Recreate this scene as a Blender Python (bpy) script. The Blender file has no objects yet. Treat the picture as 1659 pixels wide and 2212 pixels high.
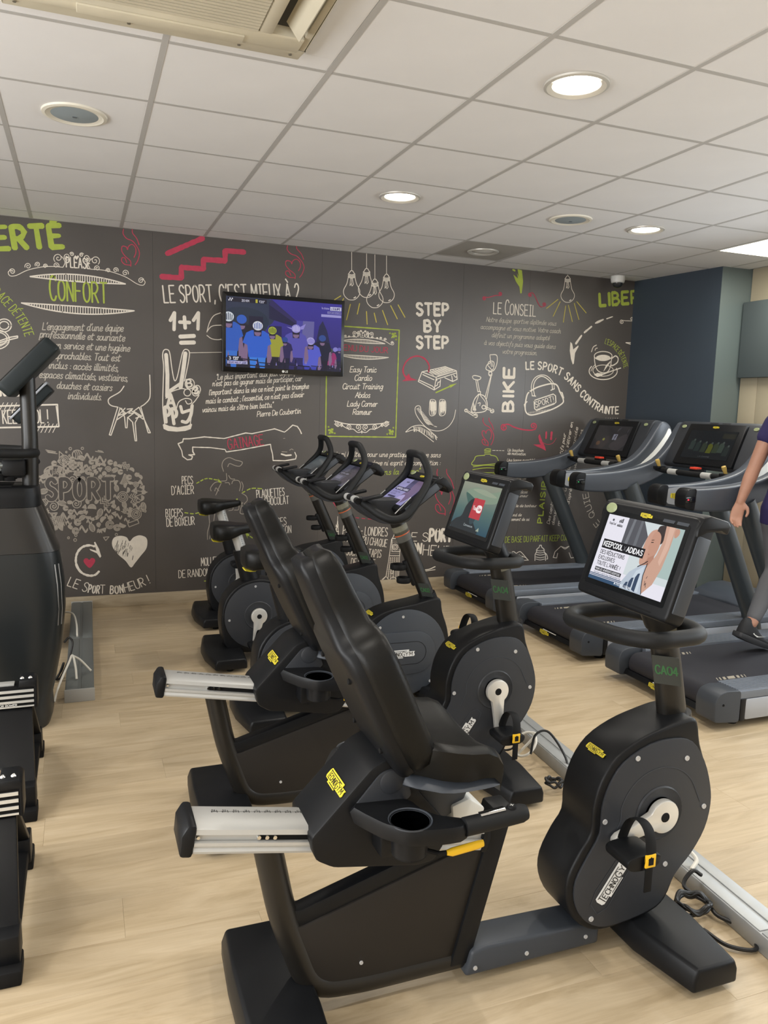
import bpy, bmesh, math, random
from mathutils import Vector, Matrix

# ------------------------------------------------------------------ camera, world, light, exposure
SC = bpy.context.scene
COL = SC.collection
YAW, PITCH, ROLL = 0.37011, -0.132206, 0.0293086
FPX = 1693.57
CAM = Vector((0.0, 0.0, 1.5901))
YW = 6.2737          # back wall plane
HC = 2.8427          # ceiling height


def cam_basis():
    f = Vector((math.sin(YAW) * math.cos(PITCH), math.cos(YAW) * math.cos(PITCH), math.sin(PITCH)))
    r = Vector((math.cos(YAW), -math.sin(YAW), 0))
    u = r.cross(f)
    c, s = math.cos(ROLL), math.sin(ROLL)
    return r * c + u * s, u * c - r * s, f


RV, UV, FV = cam_basis()
cam_data = bpy.data.cameras.new('camera')
cam_data.sensor_fit = 'VERTICAL'
cam_data.sensor_height = 24.0
cam_data.lens = FPX * 24.0 / 2212.0
cam_data.clip_start = 0.05
cam = bpy.data.objects.new('camera', cam_data)
COL.objects.link(cam)
cam.matrix_world = Matrix(((RV.x, UV.x, -FV.x, CAM.x), (RV.y, UV.y, -FV.y, CAM.y), (RV.z, UV.z, -FV.z, CAM.z), (0, 0, 0, 1)))
SC.camera = cam

SC.view_settings.view_transform = 'Standard'
SC.view_settings.look = 'None'
SC.view_settings.gamma = 1.0
SC.view_settings.use_curve_mapping = False
SC.view_settings.exposure = 0.24

world = bpy.data.worlds.new('world')
SC.world = world
world.use_nodes = True
world.node_tree.nodes['Background'].inputs[0].default_value = (0.75, 0.87, 1.0, 1)
world.node_tree.nodes['Background'].inputs[1].default_value = 1.5


def area(name, loc, rot, sx, sy, power, color, shape='RECTANGLE', spread=None):
    d = bpy.data.lights.new(name, 'AREA')
    d.shape = shape
    d.size = sx
    d.size_y = sy
    d.energy = power
    d.color = color
    if spread is not None:
        d.spread = spread
    o = bpy.data.objects.new(name, d)
    o.location = loc
    o.rotation_euler = rot
    COL.objects.link(o)
    return o


# daylight through the right wall's windows; left wall lamps added to brighten the ceiling
for wy in (3.75, 2.15, 0.55, -1.05):
    area('daylight', (5.245, wy, 1.55), (0, math.radians(64), 0), 1.75, 1.2, 38, (0.86, 0.94, 1.0), spread=math.radians(165))
for wy in (2.9, 0.6, -1.7):
    area('daylight', (-3.13, wy, 1.6), (0, math.radians(-90), 0), 1.7, 1.9, 76, (0.97, 0.985, 1.0))

# ------------------------------------------------------------------ helpers


def rgb(h):
    h = h.lstrip('#')
    v = [int(h[i:i + 2], 16) / 255 for i in (0, 2, 4)]
    return tuple(((c + 0.055) / 1.055) ** 2.4 if c > 0.04045 else c / 12.92 for c in v) + (1,)


MATS = {}


def mat(name, color, rough=0.5, metal=0.0, spec=0.5, emit=None, estr=0.0, noise=0.0, nscale=40, bump=0.0, bscale=300, alpha=1.0, trans=0.0, coat=0.0):
    if name in MATS:
        return MATS[name]
    m = bpy.data.materials.new(name)
    m.use_nodes = True
    nt = m.node_tree
    b = nt.nodes['Principled BSDF']
    c = rgb(color) if isinstance(color, str) else color
    b.inputs['Base Color'].default_value = c
    b.inputs['Roughness'].default_value = rough
    b.inputs['Metallic'].default_value = metal
    b.inputs['Specular IOR Level'].default_value = spec
    b.inputs['Transmission Weight'].default_value = trans
    b.inputs['Coat Weight'].default_value = coat
    if emit:
        b.inputs['Emission Color'].default_value = rgb(emit)
        b.inputs['Emission Strength'].default_value = estr
    if noise or bump:
        tc = nt.nodes.new('ShaderNodeTexCoord')
    if noise:
        n = nt.nodes.new('ShaderNodeTexNoise')
        n.inputs['Scale'].default_value = nscale
        n.inputs['Detail'].default_value = 4
        nt.links.new(tc.outputs['Object'], n.inputs['Vector'])
        mp = nt.nodes.new('ShaderNodeMapRange')
        mp.inputs[1].default_value = 0.3
        mp.inputs[2].default_value = 0.7
        mp.inputs[3].default_value = 1 - noise
        mp.inputs[4].default_value = 1 + noise
        nt.links.new(n.outputs['Fac'], mp.inputs[0])
        mx = nt.nodes.new('ShaderNodeMix')
        mx.data_type = 'RGBA'
        mx.blend_type = 'MULTIPLY'
        mx.inputs[0].default_value = 1
        mx.inputs[6].default_value = c
        nt.links.new(mp.outputs[0], mx.inputs[7])
        nt.links.new(mx.outputs[2], b.inputs['Base Color'])
    if bump:
        n2 = nt.nodes.new('ShaderNodeTexNoise')
        n2.inputs['Scale'].default_value = bscale
        n2.inputs['Detail'].default_value = 2
        nt.links.new(tc.outputs['Object'], n2.inputs['Vector'])
        bp = nt.nodes.new('ShaderNodeBump')
        bp.inputs['Strength'].default_value = bump
        bp.inputs['Distance'].default_value = 0.001
        nt.links.new(n2.outputs['Fac'], bp.inputs['Height'])
        nt.links.new(bp.outputs['Normal'], b.inputs['Normal'])
    MATS[name] = m
    return m


def printed(name, emission):
    """flat print whose colours come from the colour attribute; screens emit, prints do not"""
    if name in MATS:
        return MATS[name]
    m = bpy.data.materials.new(name)
    m.use_nodes = True
    nt = m.node_tree
    b = nt.nodes['Principled BSDF']
    a = nt.nodes.new('ShaderNodeAttribute')
    a.attribute_name = 'Col'
    if emission:
        b.inputs['Base Color'].default_value = (0.004, 0.004, 0.005, 1)
        b.inputs['Roughness'].default_value = 0.18
        nt.links.new(a.outputs['Color'], b.inputs['Emission Color'])
        b.inputs['Emission Strength'].default_value = emission
    else:
        nt.links.new(a.outputs['Color'], b.inputs['Base Color'])
        b.inputs['Roughness'].default_value = 0.5
    MATS[name] = m
    return m


class MB:
    """collects geometry and links it as one mesh object"""

    def __init__(self):
        self.v = []
        self.f = []
        self.c = []
        self.col = None

    def add(self, vs, fs):
        n = len(self.v)
        self.v.extend([tuple(p) for p in vs])
        for q in fs:
            self.f.append([i + n for i in q])
            self.c.append(self.col)
        return self

    def box(self, x0, x1, y0, y1, z0, z1, m=None):
        vs = [Vector(p) for p in ((x0, y0, z0), (x1, y0, z0), (x1, y1, z0), (x0, y1, z0), (x0, y0, z1), (x1, y0, z1), (x1, y1, z1), (x0, y1, z1))]
        if m is not None:
            vs = [m @ p for p in vs]
        return self.add(vs, [(0, 3, 2, 1), (4, 5, 6, 7), (0, 1, 5, 4), (1, 2, 6, 5), (2, 3, 7, 6), (3, 0, 4, 7)])

    def prism(self, out, y0, y1, m=None, sy=None):
        """outline in x,z extruded along y; sy scales the far outline about its centre"""
        n = len(out)
        area2 = sum(out[i][0] * out[(i + 1) % n][1] - out[(i + 1) % n][0] * out[i][1] for i in range(n))
        if area2 < 0:
            out = out[::-1]
        a = [Vector((x, y0, z)) for x, z in out]
        b = [Vector((x, y1, z)) for x, z in out]
        vs = a + b
        if m is not None:
            vs = [m @ p for p in vs]
        fs = [list(range(n)), list(range(2 * n - 1, n - 1, -1))]
        if y1 < y0:
            fs = [q[::-1] for q in fs]
        for i in range(n):
            j = (i + 1) % n
            q = (i, n + i, n + j, j)
            fs.append(q if y1 > y0 else q[::-1])
        return self.add(vs, fs)

    def loft(self, rings, closed=True, caps=True):
        n = len(rings[0])
        vs = [p for r in rings for p in r]
        fs = []
        for k in range(len(rings) - 1):
            for i in range(n if closed else n - 1):
                j = (i + 1) % n
                fs.append((k * n + i, k * n + j, (k + 1) * n + j, (k + 1) * n + i))
        if caps:
            fs.append(list(range(n - 1, -1, -1)))
            fs.append([(len(rings) - 1) * n + i for i in range(n)])
        return self.add(vs, fs)

    def tube(self, pts, r, seg=12, closed=False, ry=None, up=(0, 1, 0)):
        pts = [Vector(p) for p in pts]
        n = len(pts)
        rr = r if isinstance(r, (list, tuple)) else [r] * n
        rings = []
        upv = Vector(up)
        prev = None
        for i, p in enumerate(pts):
            if closed:
                t = pts[(i + 1) % n] - pts[i - 1]
            else:
                t = pts[min(i + 1, n - 1)] - pts[max(i - 1, 0)]
            if t.length < 1e-9:
                t = Vector((0, 0, 1))
            t.normalize()
            if prev is None:
                a = upv - t * upv.dot(t)
                if a.length < 1e-3:
                    a = Vector((1, 0, 0)) - t * t.x
            else:
                a = prev - t * prev.dot(t)
            a.normalize()
            prev = a
            b = t.cross(a)
            e = (ry[i] if isinstance(ry, (list, tuple)) else ry) if ry else rr[i]
            rings.append([p + a * (math.cos(2 * math.pi * k / seg) * e) + b * (math.sin(2 * math.pi * k / seg) * rr[i]) for k in range(seg)])
        if closed:
            rings.append(rings[0])
            return self.loft(rings, caps=False)
        return self.loft(rings)

    def lathe(self, prof, c=(0, 0, 0), axis='z', seg=32, m=None):
        """prof = [(radius, height)]"""
        c = Vector(c)
        rings = []
        for r, h in prof:
            ring = []
            for k in range(seg):
                a = 2 * math.pi * k / seg
                x, y = r * math.cos(a), r * math.sin(a)
                p = {'z': Vector((x, y, h)), 'y': Vector((y, h, x)), 'x': Vector((h, x, y)), '-y': Vector((x, -h, y))}[axis]
                if m is not None:
                    p = m @ p
                ring.append(p + c)
            rings.append(ring)
        return self.loft(rings)

    def quad(self, a, b, c, d):
        return self.add([a, b, c, d], [(0, 1, 2, 3)])

    def poly(self, pts):
        return self.add(pts, [list(range(len(pts)))])

    def build(self, name, m, parent=None, bevel=0.0, seg=2, angle=35, smooth=True, limit=32, subd=0):
        me = bpy.data.meshes.new(name)
        if bevel:
            bm = bmesh.new()
            vv = [bm.verts.new(p) for p in self.v]
            for q in self.f:
                try:
                    bm.faces.new([vv[i] for i in q])
                except ValueError:
                    pass
            bmesh.ops.remove_doubles(bm, verts=bm.verts, dist=1e-6)
            bm.normal_update()
            es = [e for e in bm.edges if len(e.link_faces) == 2 and e.calc_face_angle(0) > math.radians(limit)]
            bmesh.ops.bevel(bm, geom=es, offset=bevel, offset_type='OFFSET', segments=seg, profile=0.5, affect='EDGES', clamp_overlap=True)
            bmesh.ops.recalc_face_normals(bm, faces=bm.faces)
            bm.to_mesh(me)
            bm.free()
        else:
            me.from_pydata(self.v, [], self.f)
            if any(c is not None for c in self.c):
                at = me.color_attributes.new('Col', 'FLOAT_COLOR', 'CORNER')
                k = 0
                flat = []
                for p, c in zip(me.polygons, self.c):
                    flat.extend(list(c or (0, 0, 0, 1)) * p.loop_total)
                at.data.foreach_set('color', flat)
        me.materials.append(m)
        if smooth:
            me.shade_smooth()
            me.set_sharp_from_angle(angle=math.radians(angle))
        me.update()
        o = bpy.data.objects.new(name, me)
        COL.objects.link(o)
        if parent is not None:
            o.parent = parent
        if subd:
            md = o.modifiers.new('sub', 'SUBSURF')
            md.levels = md.render_levels = subd
        return o


def empty(name, loc, label=None, cat=None, group=None, rz=0.0):
    o = bpy.data.objects.new(name, None)
    o.empty_display_size = 0.1
    o.location = loc
    o.rotation_euler = (0, 0, rz)
    COL.objects.link(o)
    return tag(o, label, cat, group)


def tag(o, label=None, cat=None, group=None, kind=None):
    if label:
        o['label'] = label
    if cat:
        o['category'] = cat
    if group:
        o['group'] = group
    if kind:
        o['kind'] = kind
    return o


def struct(o):
    o['kind'] = 'structure'
    return o


def copy_tree(o, parent=None):
    c = o.copy()
    COL.objects.link(c)
    c.parent = parent
    for ch in [q for q in o.children]:
        copy_tree(ch, c)
    return c


def smooth_path(pts, n=6, closed=False):
    """Catmull-Rom through the points"""
    pts = [Vector(p) for p in pts]
    out = []
    m = len(pts)
    rng = range(m) if closed else range(m - 1)
    for i in rng:
        p1, p2 = pts[i], pts[(i + 1) % m]
        p0 = pts[i - 1] if (closed or i > 0) else p1 * 2 - p2
        p3 = pts[(i + 2) % m] if (closed or i + 2 < m) else p2 * 2 - p1
        for k in range(n):
            t = k / n
            out.append(0.5 * ((2 * p1) + (p2 - p0) * t + (2 * p0 - 5 * p1 + 4 * p2 - p3) * t * t + (3 * p1 - p0 - 3 * p2 + p3) * t ** 3))
    if not closed:
        out.append(pts[-1])
    return out


def fillet(pts, rad, n=5, closed=False):
    """polyline with rounded corners"""
    pts = [Vector(p) for p in pts]
    out = []
    m = len(pts)
    for i, p in enumerate(pts):
        if not closed and i in (0, m - 1):
            out.append(p)
            continue
        a = pts[i - 1] - p
        b = pts[(i + 1) % m] - p
        r = rad[i] if isinstance(rad, (list, tuple)) else rad
        r = min(r, a.length * 0.48, b.length * 0.48)
        s, e = p + a.normalized() * r, p + b.normalized() * r
        for k in range(n + 1):
            t = k / n
            out.append(s * (1 - t) ** 2 + p * 2 * t * (1 - t) + e * t * t)
    return out


def fillet2(pts, rad, n=4):
    return [(p.x, p.y) for p in fillet([(x, z, 0) for x, z in pts], rad, n, True)]


def smooth2(pts, n=5):
    return [(p.x, p.y) for p in smooth_path([(x, z, 0) for x, z in pts], n, True)]


def circle2(cx, cz, r, n=40, a0=0, a1=2 * math.pi):
    return [(cx + r * math.cos(a0 + (a1 - a0) * k / n), cz + r * math.sin(a0 + (a1 - a0) * k / n)) for k in range(n)]


def capsule2(x0, z0, x1, z1, r, n=12):
    a = math.atan2(z1 - z0, x1 - x0)
    o = [(x1 + r * math.cos(a - math.pi / 2 + math.pi * k / n), z1 + r * math.sin(a - math.pi / 2 + math.pi * k / n)) for k in range(n + 1)]
    o += [(x0 + r * math.cos(a + math.pi / 2 + math.pi * k / n), z0 + r * math.sin(a + math.pi / 2 + math.pi * k / n)) for k in range(n + 1)]
    return o


def rrect(cx, cz, w, h, r, n=4):
    return fillet2([(cx - w / 2, cz - h / 2), (cx + w / 2, cz - h / 2), (cx + w / 2, cz + h / 2), (cx - w / 2, cz + h / 2)], r, n)


# ------------------------------------------------------------------ single-stroke lettering
O_ = '~28,100 6,84 0,50 6,16 28,0 50,16 56,50 50,84 28,100'
P_ = '0,0 0,100/~0,100 34,98 52,74 34,48 0,44'
C_ = '~54,82 40,100 16,96 2,66 2,34 16,4 40,0 54,18'
a_ = '~44,48 28,60 8,50 2,24 14,2 34,10 44,48/~46,60 42,20 48,2 58,8'
e_ = '~4,26 30,30 44,44 34,60 14,54 2,28 12,4 30,0 46,14'
o_ = '~26,60 8,50 2,26 12,2 30,2 44,24 40,50 26,60'
G = {
    'A': '0,0 30,100 60,0/11,36 49,36', 'B': '0,0 0,100/~0,100 32,98 46,76 30,54 0,52/~0,52 38,50 54,26 36,2 0,0',
    'C': C_, 'D': '0,0 0,100/~0,100 30,98 54,72 54,30 30,2 0,0', 'E': '52,100 0,100 0,0 52,0/0,52 42,52',
    'F': '52,100 0,100 0,0/0,52 42,52', 'G': C_ + '/54,18 54,46 32,46', 'H': '0,0 0,100/54,0 54,100/0,52 54,52',
    'I': '6,0 6,100', 'J': '~44,100 44,30 34,4 16,0 2,16', 'K': '0,0 0,100/50,100 0,44/16,58 54,0', 'L': '0,100 0,0 46,0',
    'M': '0,0 6,100 34,30 62,100 68,0', 'N': '0,0 0,100 52,0 52,100', 'O': O_, 'P': P_, 'Q': O_ + '/34,24 58,-8',
    'R': P_ + '/22,46 54,0', 'S': '~50,84 34,100 12,96 2,76 14,58 38,46 52,26 40,4 18,0 2,14', 'T': '0,100 60,100/30,100 30,0',
    'U': '~0,100 0,30 10,4 28,0 46,4 54,30 54,100', 'V': '0,100 28,0 56,100', 'W': '0,100 18,0 40,80 62,0 80,100',
    'X': '0,0 54,100/0,100 54,0', 'Y': '0,100 28,50 56,100/28,50 28,0', 'Z': '0,100 52,100 0,0 52,0',
    '0': O_, '1': '0,76 22,100 22,0', '2': '~2,78 16,98 38,98 48,76 36,48 0,0/0,0 52,0', '3': '~2,90 24,100 46,84 40,60 20,52/~20,52 48,44 48,14 24,0 0,12',
    '4': '38,0 38,100 0,30 54,30', '5': '48,100 6,100 4,58/~4,58 34,62 48,34 34,4 2,6', '6': '~44,96 14,80 2,34 20,0 46,16 42,50 14,52 2,34',
    '7': '0,100 50,100 18,0', '8': '~26,100 6,80 26,54 48,28 26,0 4,28 26,54 46,80 26,100', '9': '~48,66 34,44 8,56 8,88 36,98 48,66 36,0',
    'a': a_, 'b': '~4,100 2,40 4,4 22,0 42,20 38,50 20,58 4,40', 'c': '~42,46 28,60 8,50 2,24 14,2 32,2 46,16',
    'd': '~44,46 28,60 8,50 2,24 14,2 34,10 44,40/~48,100 44,30 50,2 58,8', 'e': e_, 'f': '~50,86 40,100 28,86 22,30 16,-24 6,-30/6,52 42,58',
    'g': '~44,48 28,60 8,50 2,26 14,6 34,14 44,48/~46,60 42,0 34,-30 16,-36 6,-22', 'h': '~4,100 2,0/~4,36 20,56 36,54 38,30 36,8 46,0 54,8',
    'i': '~6,60 4,16 10,0 20,8/8,82 9,88', 'j': '~10,60 8,0 2,-30 -8,-34/12,82 13,88', 'k': '~4,100 2,0/~40,58 6,28 22,24 44,0 52,6', 'l': '~6,100 2,40 6,2 16,6',
    'm': '~2,60 4,0/~4,36 18,58 30,54 32,0/~32,36 46,58 58,54 58,14 66,0 74,8', 'n': '~2,60 4,0/~4,36 20,58 36,54 36,14 44,0 52,8', 'o': o_,
    'p': '~4,60 0,-36/~4,40 20,60 38,52 40,26 26,2 6,8', 'q': '~44,48 28,60 8,50 2,26 14,4 34,12 44,48/~46,60 44,0 42,-36', 'r': '~2,60 4,0/~4,34 16,56 30,60 36,52',
    's': '~40,50 26,60 12,52 16,38 36,22 34,4 16,0 2,10', 't': '~16,92 10,30 14,2 26,0 34,10/0,62 44,68', 'u': '~4,60 2,18 12,2 28,6 40,30/~44,60 40,16 46,0 56,8',
    'v': '~2,58 10,30 18,0 34,30 42,60', 'w': '~2,58 8,16 16,0 30,30 34,50 36,14 46,0 58,30 64,60', 'x': '~2,60 20,30 42,0/~42,60 22,30 0,0',
    'y': '~4,60 4,26 16,10 34,24/~44,60 38,0 26,-32 8,-32', 'z': '4,58 40,58 2,0 42,0',
    '.': '2,0 5,4', ',': '8,8 2,-14', ':': '4,8 6,12/4,46 6,50', ';': '8,8 2,-14/8,46 9,50', "'": '8,104 2,80', '"': '4,104 0,80/18,104 14,80',
    '!': '8,100 6,28/5,0 6,5', '?': '~0,82 14,100 36,92 34,66 18,48 18,28/18,0 19,5', '-': '0,48 28,48', '+': '0,50 50,50/25,76 25,24', '=': '0,64 46,64/0,32 46,32',
    '/': '0,-6 36,104', '\u2019': '8,104 2,80',
}
for base, acc in (('e\u00e9', '22,74 40,96'), ('e\u00e8', '32,74 16,96'), ('e\u00ea', '10,74 26,92 42,74'), ('a\u00e0', '34,74 18,96'), ('o\u00f4', '8,74 24,92 40,74')):
    G[base[1]] = G[base[0]] + '/' + acc
G['\u00c9'] = G['E'] + '/18,112 40,132'
G['\u00c0'] = G['A'] + '/38,110 16,130'
GL = {}


def glyph(ch, serif_i=False):
    key = (ch, serif_i)
    if key not in GL:
        src = G.get(ch, '')
        if ch == 'I' and serif_i:
            src = '0,0 32,0/16,0 16,100/0,100 32,100'
        out = []
        for s in src.split('/'):
            if not s:
                continue
            sm = s.startswith('~')
            pts = [tuple(float(q) / 100 for q in p.split(',')) for p in s.lstrip('~').split()]
            if sm:
                pts = [(p.x, p.y) for p in smooth_path([(a, b, 0) for a, b in pts], 3)]
            out.append(pts)
        wd = max([p[0] for s in out for p in s], default=0.22)
        GL[key] = (out, wd)
    return GL[key]


def ribbon(mb, pts, w, to3, taper=0.0, jit=0.0, rng=None):
    """stroke of width w in 2-D, mapped to 3-D by to3"""
    n = len(pts)
    if n < 2:
        return
    for i in range(1, n - 1):      # a sharp turn ends one stroke and starts the next
        ax, ay = pts[i][0] - pts[i - 1][0], pts[i][1] - pts[i - 1][1]
        bx, by = pts[i + 1][0] - pts[i][0], pts[i + 1][1] - pts[i][1]
        if ax * bx + ay * by < .35 * (math.hypot(ax, ay) * math.hypot(bx, by)):
            ribbon(mb, pts[:i + 1], w, to3, taper, jit, rng)
            ribbon(mb, pts[i:], w, to3, taper, jit, rng)
            return
    L, R = [], []
    for i, (x, y) in enumerate(pts):
        ax, ay = pts[max(i - 1, 0)]
        bx, by = pts[min(i + 1, n - 1)]
        dx, dy = bx - ax, by - ay
        d = math.hypot(dx, dy) or 1e-9
        nx, ny = -dy / d, dx / d
        if 0 < i < n - 1:
            ex, ey = x - ax, y - ay
            e = math.hypot(ex, ey) or 1e-9
            cs = abs((-ey / e) * nx + (ex / e) * ny)
            k = 1 / max(cs, 0.6)
        else:
            k = 1
        ww = w * 0.5 * k
        if taper:
            ww *= 1 - taper * abs(2 * i / (n - 1) - 1) ** 2
        if jit:
            ww *= 1 + rng.uniform(-jit, jit)
        L.append((x + nx * ww, y + ny * ww))
        R.append((x - nx * ww, y - ny * ww))
    # square-round ends
    def cap(p, q, s):
        dx, dy = p[0] - q[0], p[1] - q[1]
        d = math.hypot(dx, dy) or 1e-9
        return dx / d * w * s, dy / d * w * s
    cx, cy = cap(pts[0], pts[1], 0.35)
    l0, r0 = L[0], R[0]
    L.insert(0, (l0[0] * .75 + r0[0] * .25 + cx, l0[1] * .75 + r0[1] * .25 + cy))
    R.insert(0, (l0[0] * .25 + r0[0] * .75 + cx, l0[1] * .25 + r0[1] * .75 + cy))
    cx, cy = cap(pts[-1], pts[-2], 0.35)
    l0, r0 = L[-1], R[-1]
    L.append((l0[0] * .75 + r0[0] * .25 + cx, l0[1] * .75 + r0[1] * .25 + cy))
    R.append((l0[0] * .25 + r0[0] * .75 + cx, l0[1] * .25 + r0[1] * .75 + cy))
    m = len(L)
    vs = [to3(*p) for p in L] + [to3(*p) for p in R]
    nv = getattr(mb, 'nrm', None)
    if nv is not None:       # strokes that cross lie a hair above one another
        mb.k = getattr(mb, 'k', 0) + 1
        up = nv * (mb.k % 16 * 3e-5)
        vs = [Vector(p) + up for p in vs]
    mb.add(vs, [(i, i + 1, m + i + 1, m + i)[::-1] for i in range(m - 1)])


def lay(text, gap=0.16, space=0.34, serif_i=False):
    """letters of a line with their offsets, in units of cap height before width fitting"""
    x = 0
    out = []
    for ch in text:
        if ch == ' ':
            x += space
            continue
        st, wd = glyph(ch, serif_i)
        out.append((x, st, wd))
        x += wd + gap
    return out, x - gap


def write(mb, text, to3, length, h, w, shear=0.0, gap=0.16, space=0.34, serif_i=False, jit=0.0, seed=1, taper=0.0, big=None):
    """a line of text starting at local 0,0 of to3, fitted to the length, cap height h, stroke width w"""
    rng = random.Random(seed)
    ls, tot = lay(text, gap, space, serif_i)
    k = length / tot
    for i, (x, st, wd) in enumerate(ls):
        s = 1.0
        if big and i in big:
            s = big[i]
        for p in st:
            q = [((x + a) * k + shear * b * h, b * h * s) for a, b in p]
            ribbon(mb, q, w, to3, taper, jit, rng)


def logo_plate(name, parent, o, u, v, L, plate, ink, flip=False):
    """the maker's stepped plate with its wordmark; o centre, u reading direction, v up, L length"""
    o, u, v = Vector(o), Vector(u).normalized(), Vector(v).normalized()
    n = u.cross(v)
    H = L * 0.2
    out = [(-.5, -.3), (-.46, -.5), (-.3, -.5), (-.3, -.72), (.1, -.72), (.1, -.5), (.47, -.5), (.5, -.3), (.47, .1), (.5, .3), (.3, .3), (.3, .62), (-.47, .62), (-.5, .35)]
    f = lambda z: (lambda x, y: o + u * x + v * y + n * z)
    m = MB()
    a, b = f(0), f(0.0015)
    P = [(x * L, y * H) for x, y in out]
    k = len(P)
    m.add([a(*p) for p in P] + [b(*p) for p in P], [list(range(k, 2 * k))] + [(i, (i + 1) % k, k + (i + 1) % k, k + i) for i in range(k)])
    po = m.build(name, plate, parent, smooth=False)
    t = MB()
    t.nrm = n
    c = f(0.0021)
    sh = lambda dx, dy: (lambda x, y: c(x + dx, y + dy))
    write(t, 'T', sh(-.45 * L, -.42 * H), .07 * L, .86 * H, .016 * L)
    write(t, 'ECHNO', sh(-.37 * L, -.36 * H), .40 * L, .6 * H, .016 * L, gap=0.2)
    write(t, 'G', sh(.06 * L, -.42 * H), .09 * L, .74 * H, .016 * L)
    write(t, 'YM', sh(.18 * L, -.36 * H), .24 * L, .6 * H, .016 * L, gap=0.25)
    ribbon(t, [(-.38 * L, .42 * H), (.22 * L, .42 * H)], .014 * L, c)
    ribbon(t, [(-.22 * L, -.56 * H), (.12 * L, -.56 * H)], .014 * L, c)
    t.build('wordmark', ink, po, smooth=False)
    return po
# ------------------------------------------------------------------ materials of the room
def wood_mat(name, c1, c2, c3, rough):
    m = bpy.data.materials.new(name)
    m.use_nodes = True
    nt = m.node_tree
    b = nt.nodes['Principled BSDF']
    tc = nt.nodes.new('ShaderNodeTexCoord')
    oi = nt.nodes.new('ShaderNodeObjectInfo')
    add = nt.nodes.new('ShaderNodeVectorMath')
    add.operation = 'MULTIPLY_ADD'
    cmb = nt.nodes.new('ShaderNodeCombineXYZ')
    for i in range(3):
        nt.links.new(oi.outputs['Random'], cmb.inputs[i])
    nt.links.new(cmb.outputs[0], add.inputs[0])
    add.inputs[1].default_value = (37, 91, 53)
    nt.links.new(tc.outputs['Object'], add.inputs[2])
    mp = nt.nodes.new('ShaderNodeMapping')
    mp.inputs['Scale'].default_value = (0.8, 6.0, 6.0)
    nt.links.new(add.outputs[0], mp.inputs['Vector'])
    n1 = nt.nodes.new('ShaderNodeTexNoise')
    n1.inputs['Scale'].default_value = 2.2
    n1.inputs['Detail'].default_value = 6
    n1.inputs['Roughness'].default_value = 0.62
    n1.inputs['Distortion'].default_value = 1.6
    nt.links.new(mp.outputs[0], n1.inputs['Vector'])
    mp2 = nt.nodes.new('ShaderNodeMapping')
    mp2.inputs['Scale'].default_value = (2.5, 70.0, 70.0)
    nt.links.new(add.outputs[0], mp2.inputs['Vector'])
    n2 = nt.nodes.new('ShaderNodeTexNoise')
    n2.inputs['Scale'].default_value = 2.0
    n2.inputs['Detail'].default_value = 3
    nt.links.new(mp2.outputs[0], n2.inputs['Vector'])
    cr = nt.nodes.new('ShaderNodeValToRGB')
    cr.color_ramp.elements[0].position = 0.3
    cr.color_ramp.elements[0].color = rgb(c1)
    cr.color_ramp.elements[1].position = 0.72
    cr.color_ramp.elements[1].color = rgb(c3)
    e = cr.color_ramp.elements.new(0.5)
    e.color = rgb(c2)
    nt.links.new(n1.outputs['Fac'], cr.inputs[0])
    mr = nt.nodes.new('ShaderNodeMapRange')
    mr.inputs[3].default_value = 0.91
    mr.inputs[4].default_value = 1.07
    nt.links.new(n2.outputs['Fac'], mr.inputs[0])
    mr2 = nt.nodes.new('ShaderNodeMapRange')
    mr2.inputs[3].default_value = 0.94
    mr2.inputs[4].default_value = 1.05
    nt.links.new(oi.outputs['Random'], mr2.inputs[0])
    mul = nt.nodes.new('ShaderNodeMath')
    mul.operation = 'MULTIPLY'
    nt.links.new(mr.outputs[0], mul.inputs[0])
    nt.links.new(mr2.outputs[0], mul.inputs[1])
    mx = nt.nodes.new('ShaderNodeMix')
    mx.data_type = 'RGBA'
    mx.blend_type = 'MULTIPLY'
    mx.inputs[0].default_value = 1
    nt.links.new(cr.outputs[0], mx.inputs[6])
    nt.links.new(mul.outputs[0], mx.inputs[7])
    nt.links.new(mx.outputs[2], b.inputs['Base Color'])
    b.inputs['Roughness'].default_value = rough
    bp = nt.nodes.new('ShaderNodeBump')
    bp.inputs['Strength'].default_value = 0.12
    bp.inputs['Distance'].default_value = 0.001
    nt.links.new(n2.outputs['Fac'], bp.inputs['Height'])
    nt.links.new(bp.outputs['Normal'], b.inputs['Normal'])
    return m


M_WOOD = wood_mat('oak_vinyl', '#a89576', '#b7a486', '#c3b194', 0.36)
M_TILE = mat('ceiling_tile', '#dddcdc', 0.9, noise=0.02, nscale=3, bump=0.25, bscale=500)
M_TILE2 = mat('grey_ceiling_tile', '#a19e98', 0.8, noise=0.03, nscale=4)
M_BAR = mat('ceiling_bar', '#b2b0ad', 0.6)
M_PAPER = mat('mural_paper', '#504b48', 0.38, noise=0.10, nscale=1.6, spec=0.7)
M_NAVY = mat('navy_paint', '#36404b', 0.55, noise=0.04, nscale=2)
M_REVEAL = mat('grey_gloss_paint', '#5f6a6a', 0.35)
M_PLAIN = mat('plain_wall', '#d9d5ce', 0.8)
M_BEIGE = mat('beige_panel', '#9c927d', 0.6)
M_BLIND = mat('grey_lintel', '#4d5557', 0.6)
M_FRAME = mat('white_frame', '#dedbd4', 0.5)
M_ALU = mat('brushed_aluminium', '#b9babb', 0.34, metal=0.85, noise=0.04, nscale=60)
M_ALU2 = mat('raceway_aluminium', '#a4a6a6', 0.45, metal=0.5, noise=0.03, nscale=20)

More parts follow.
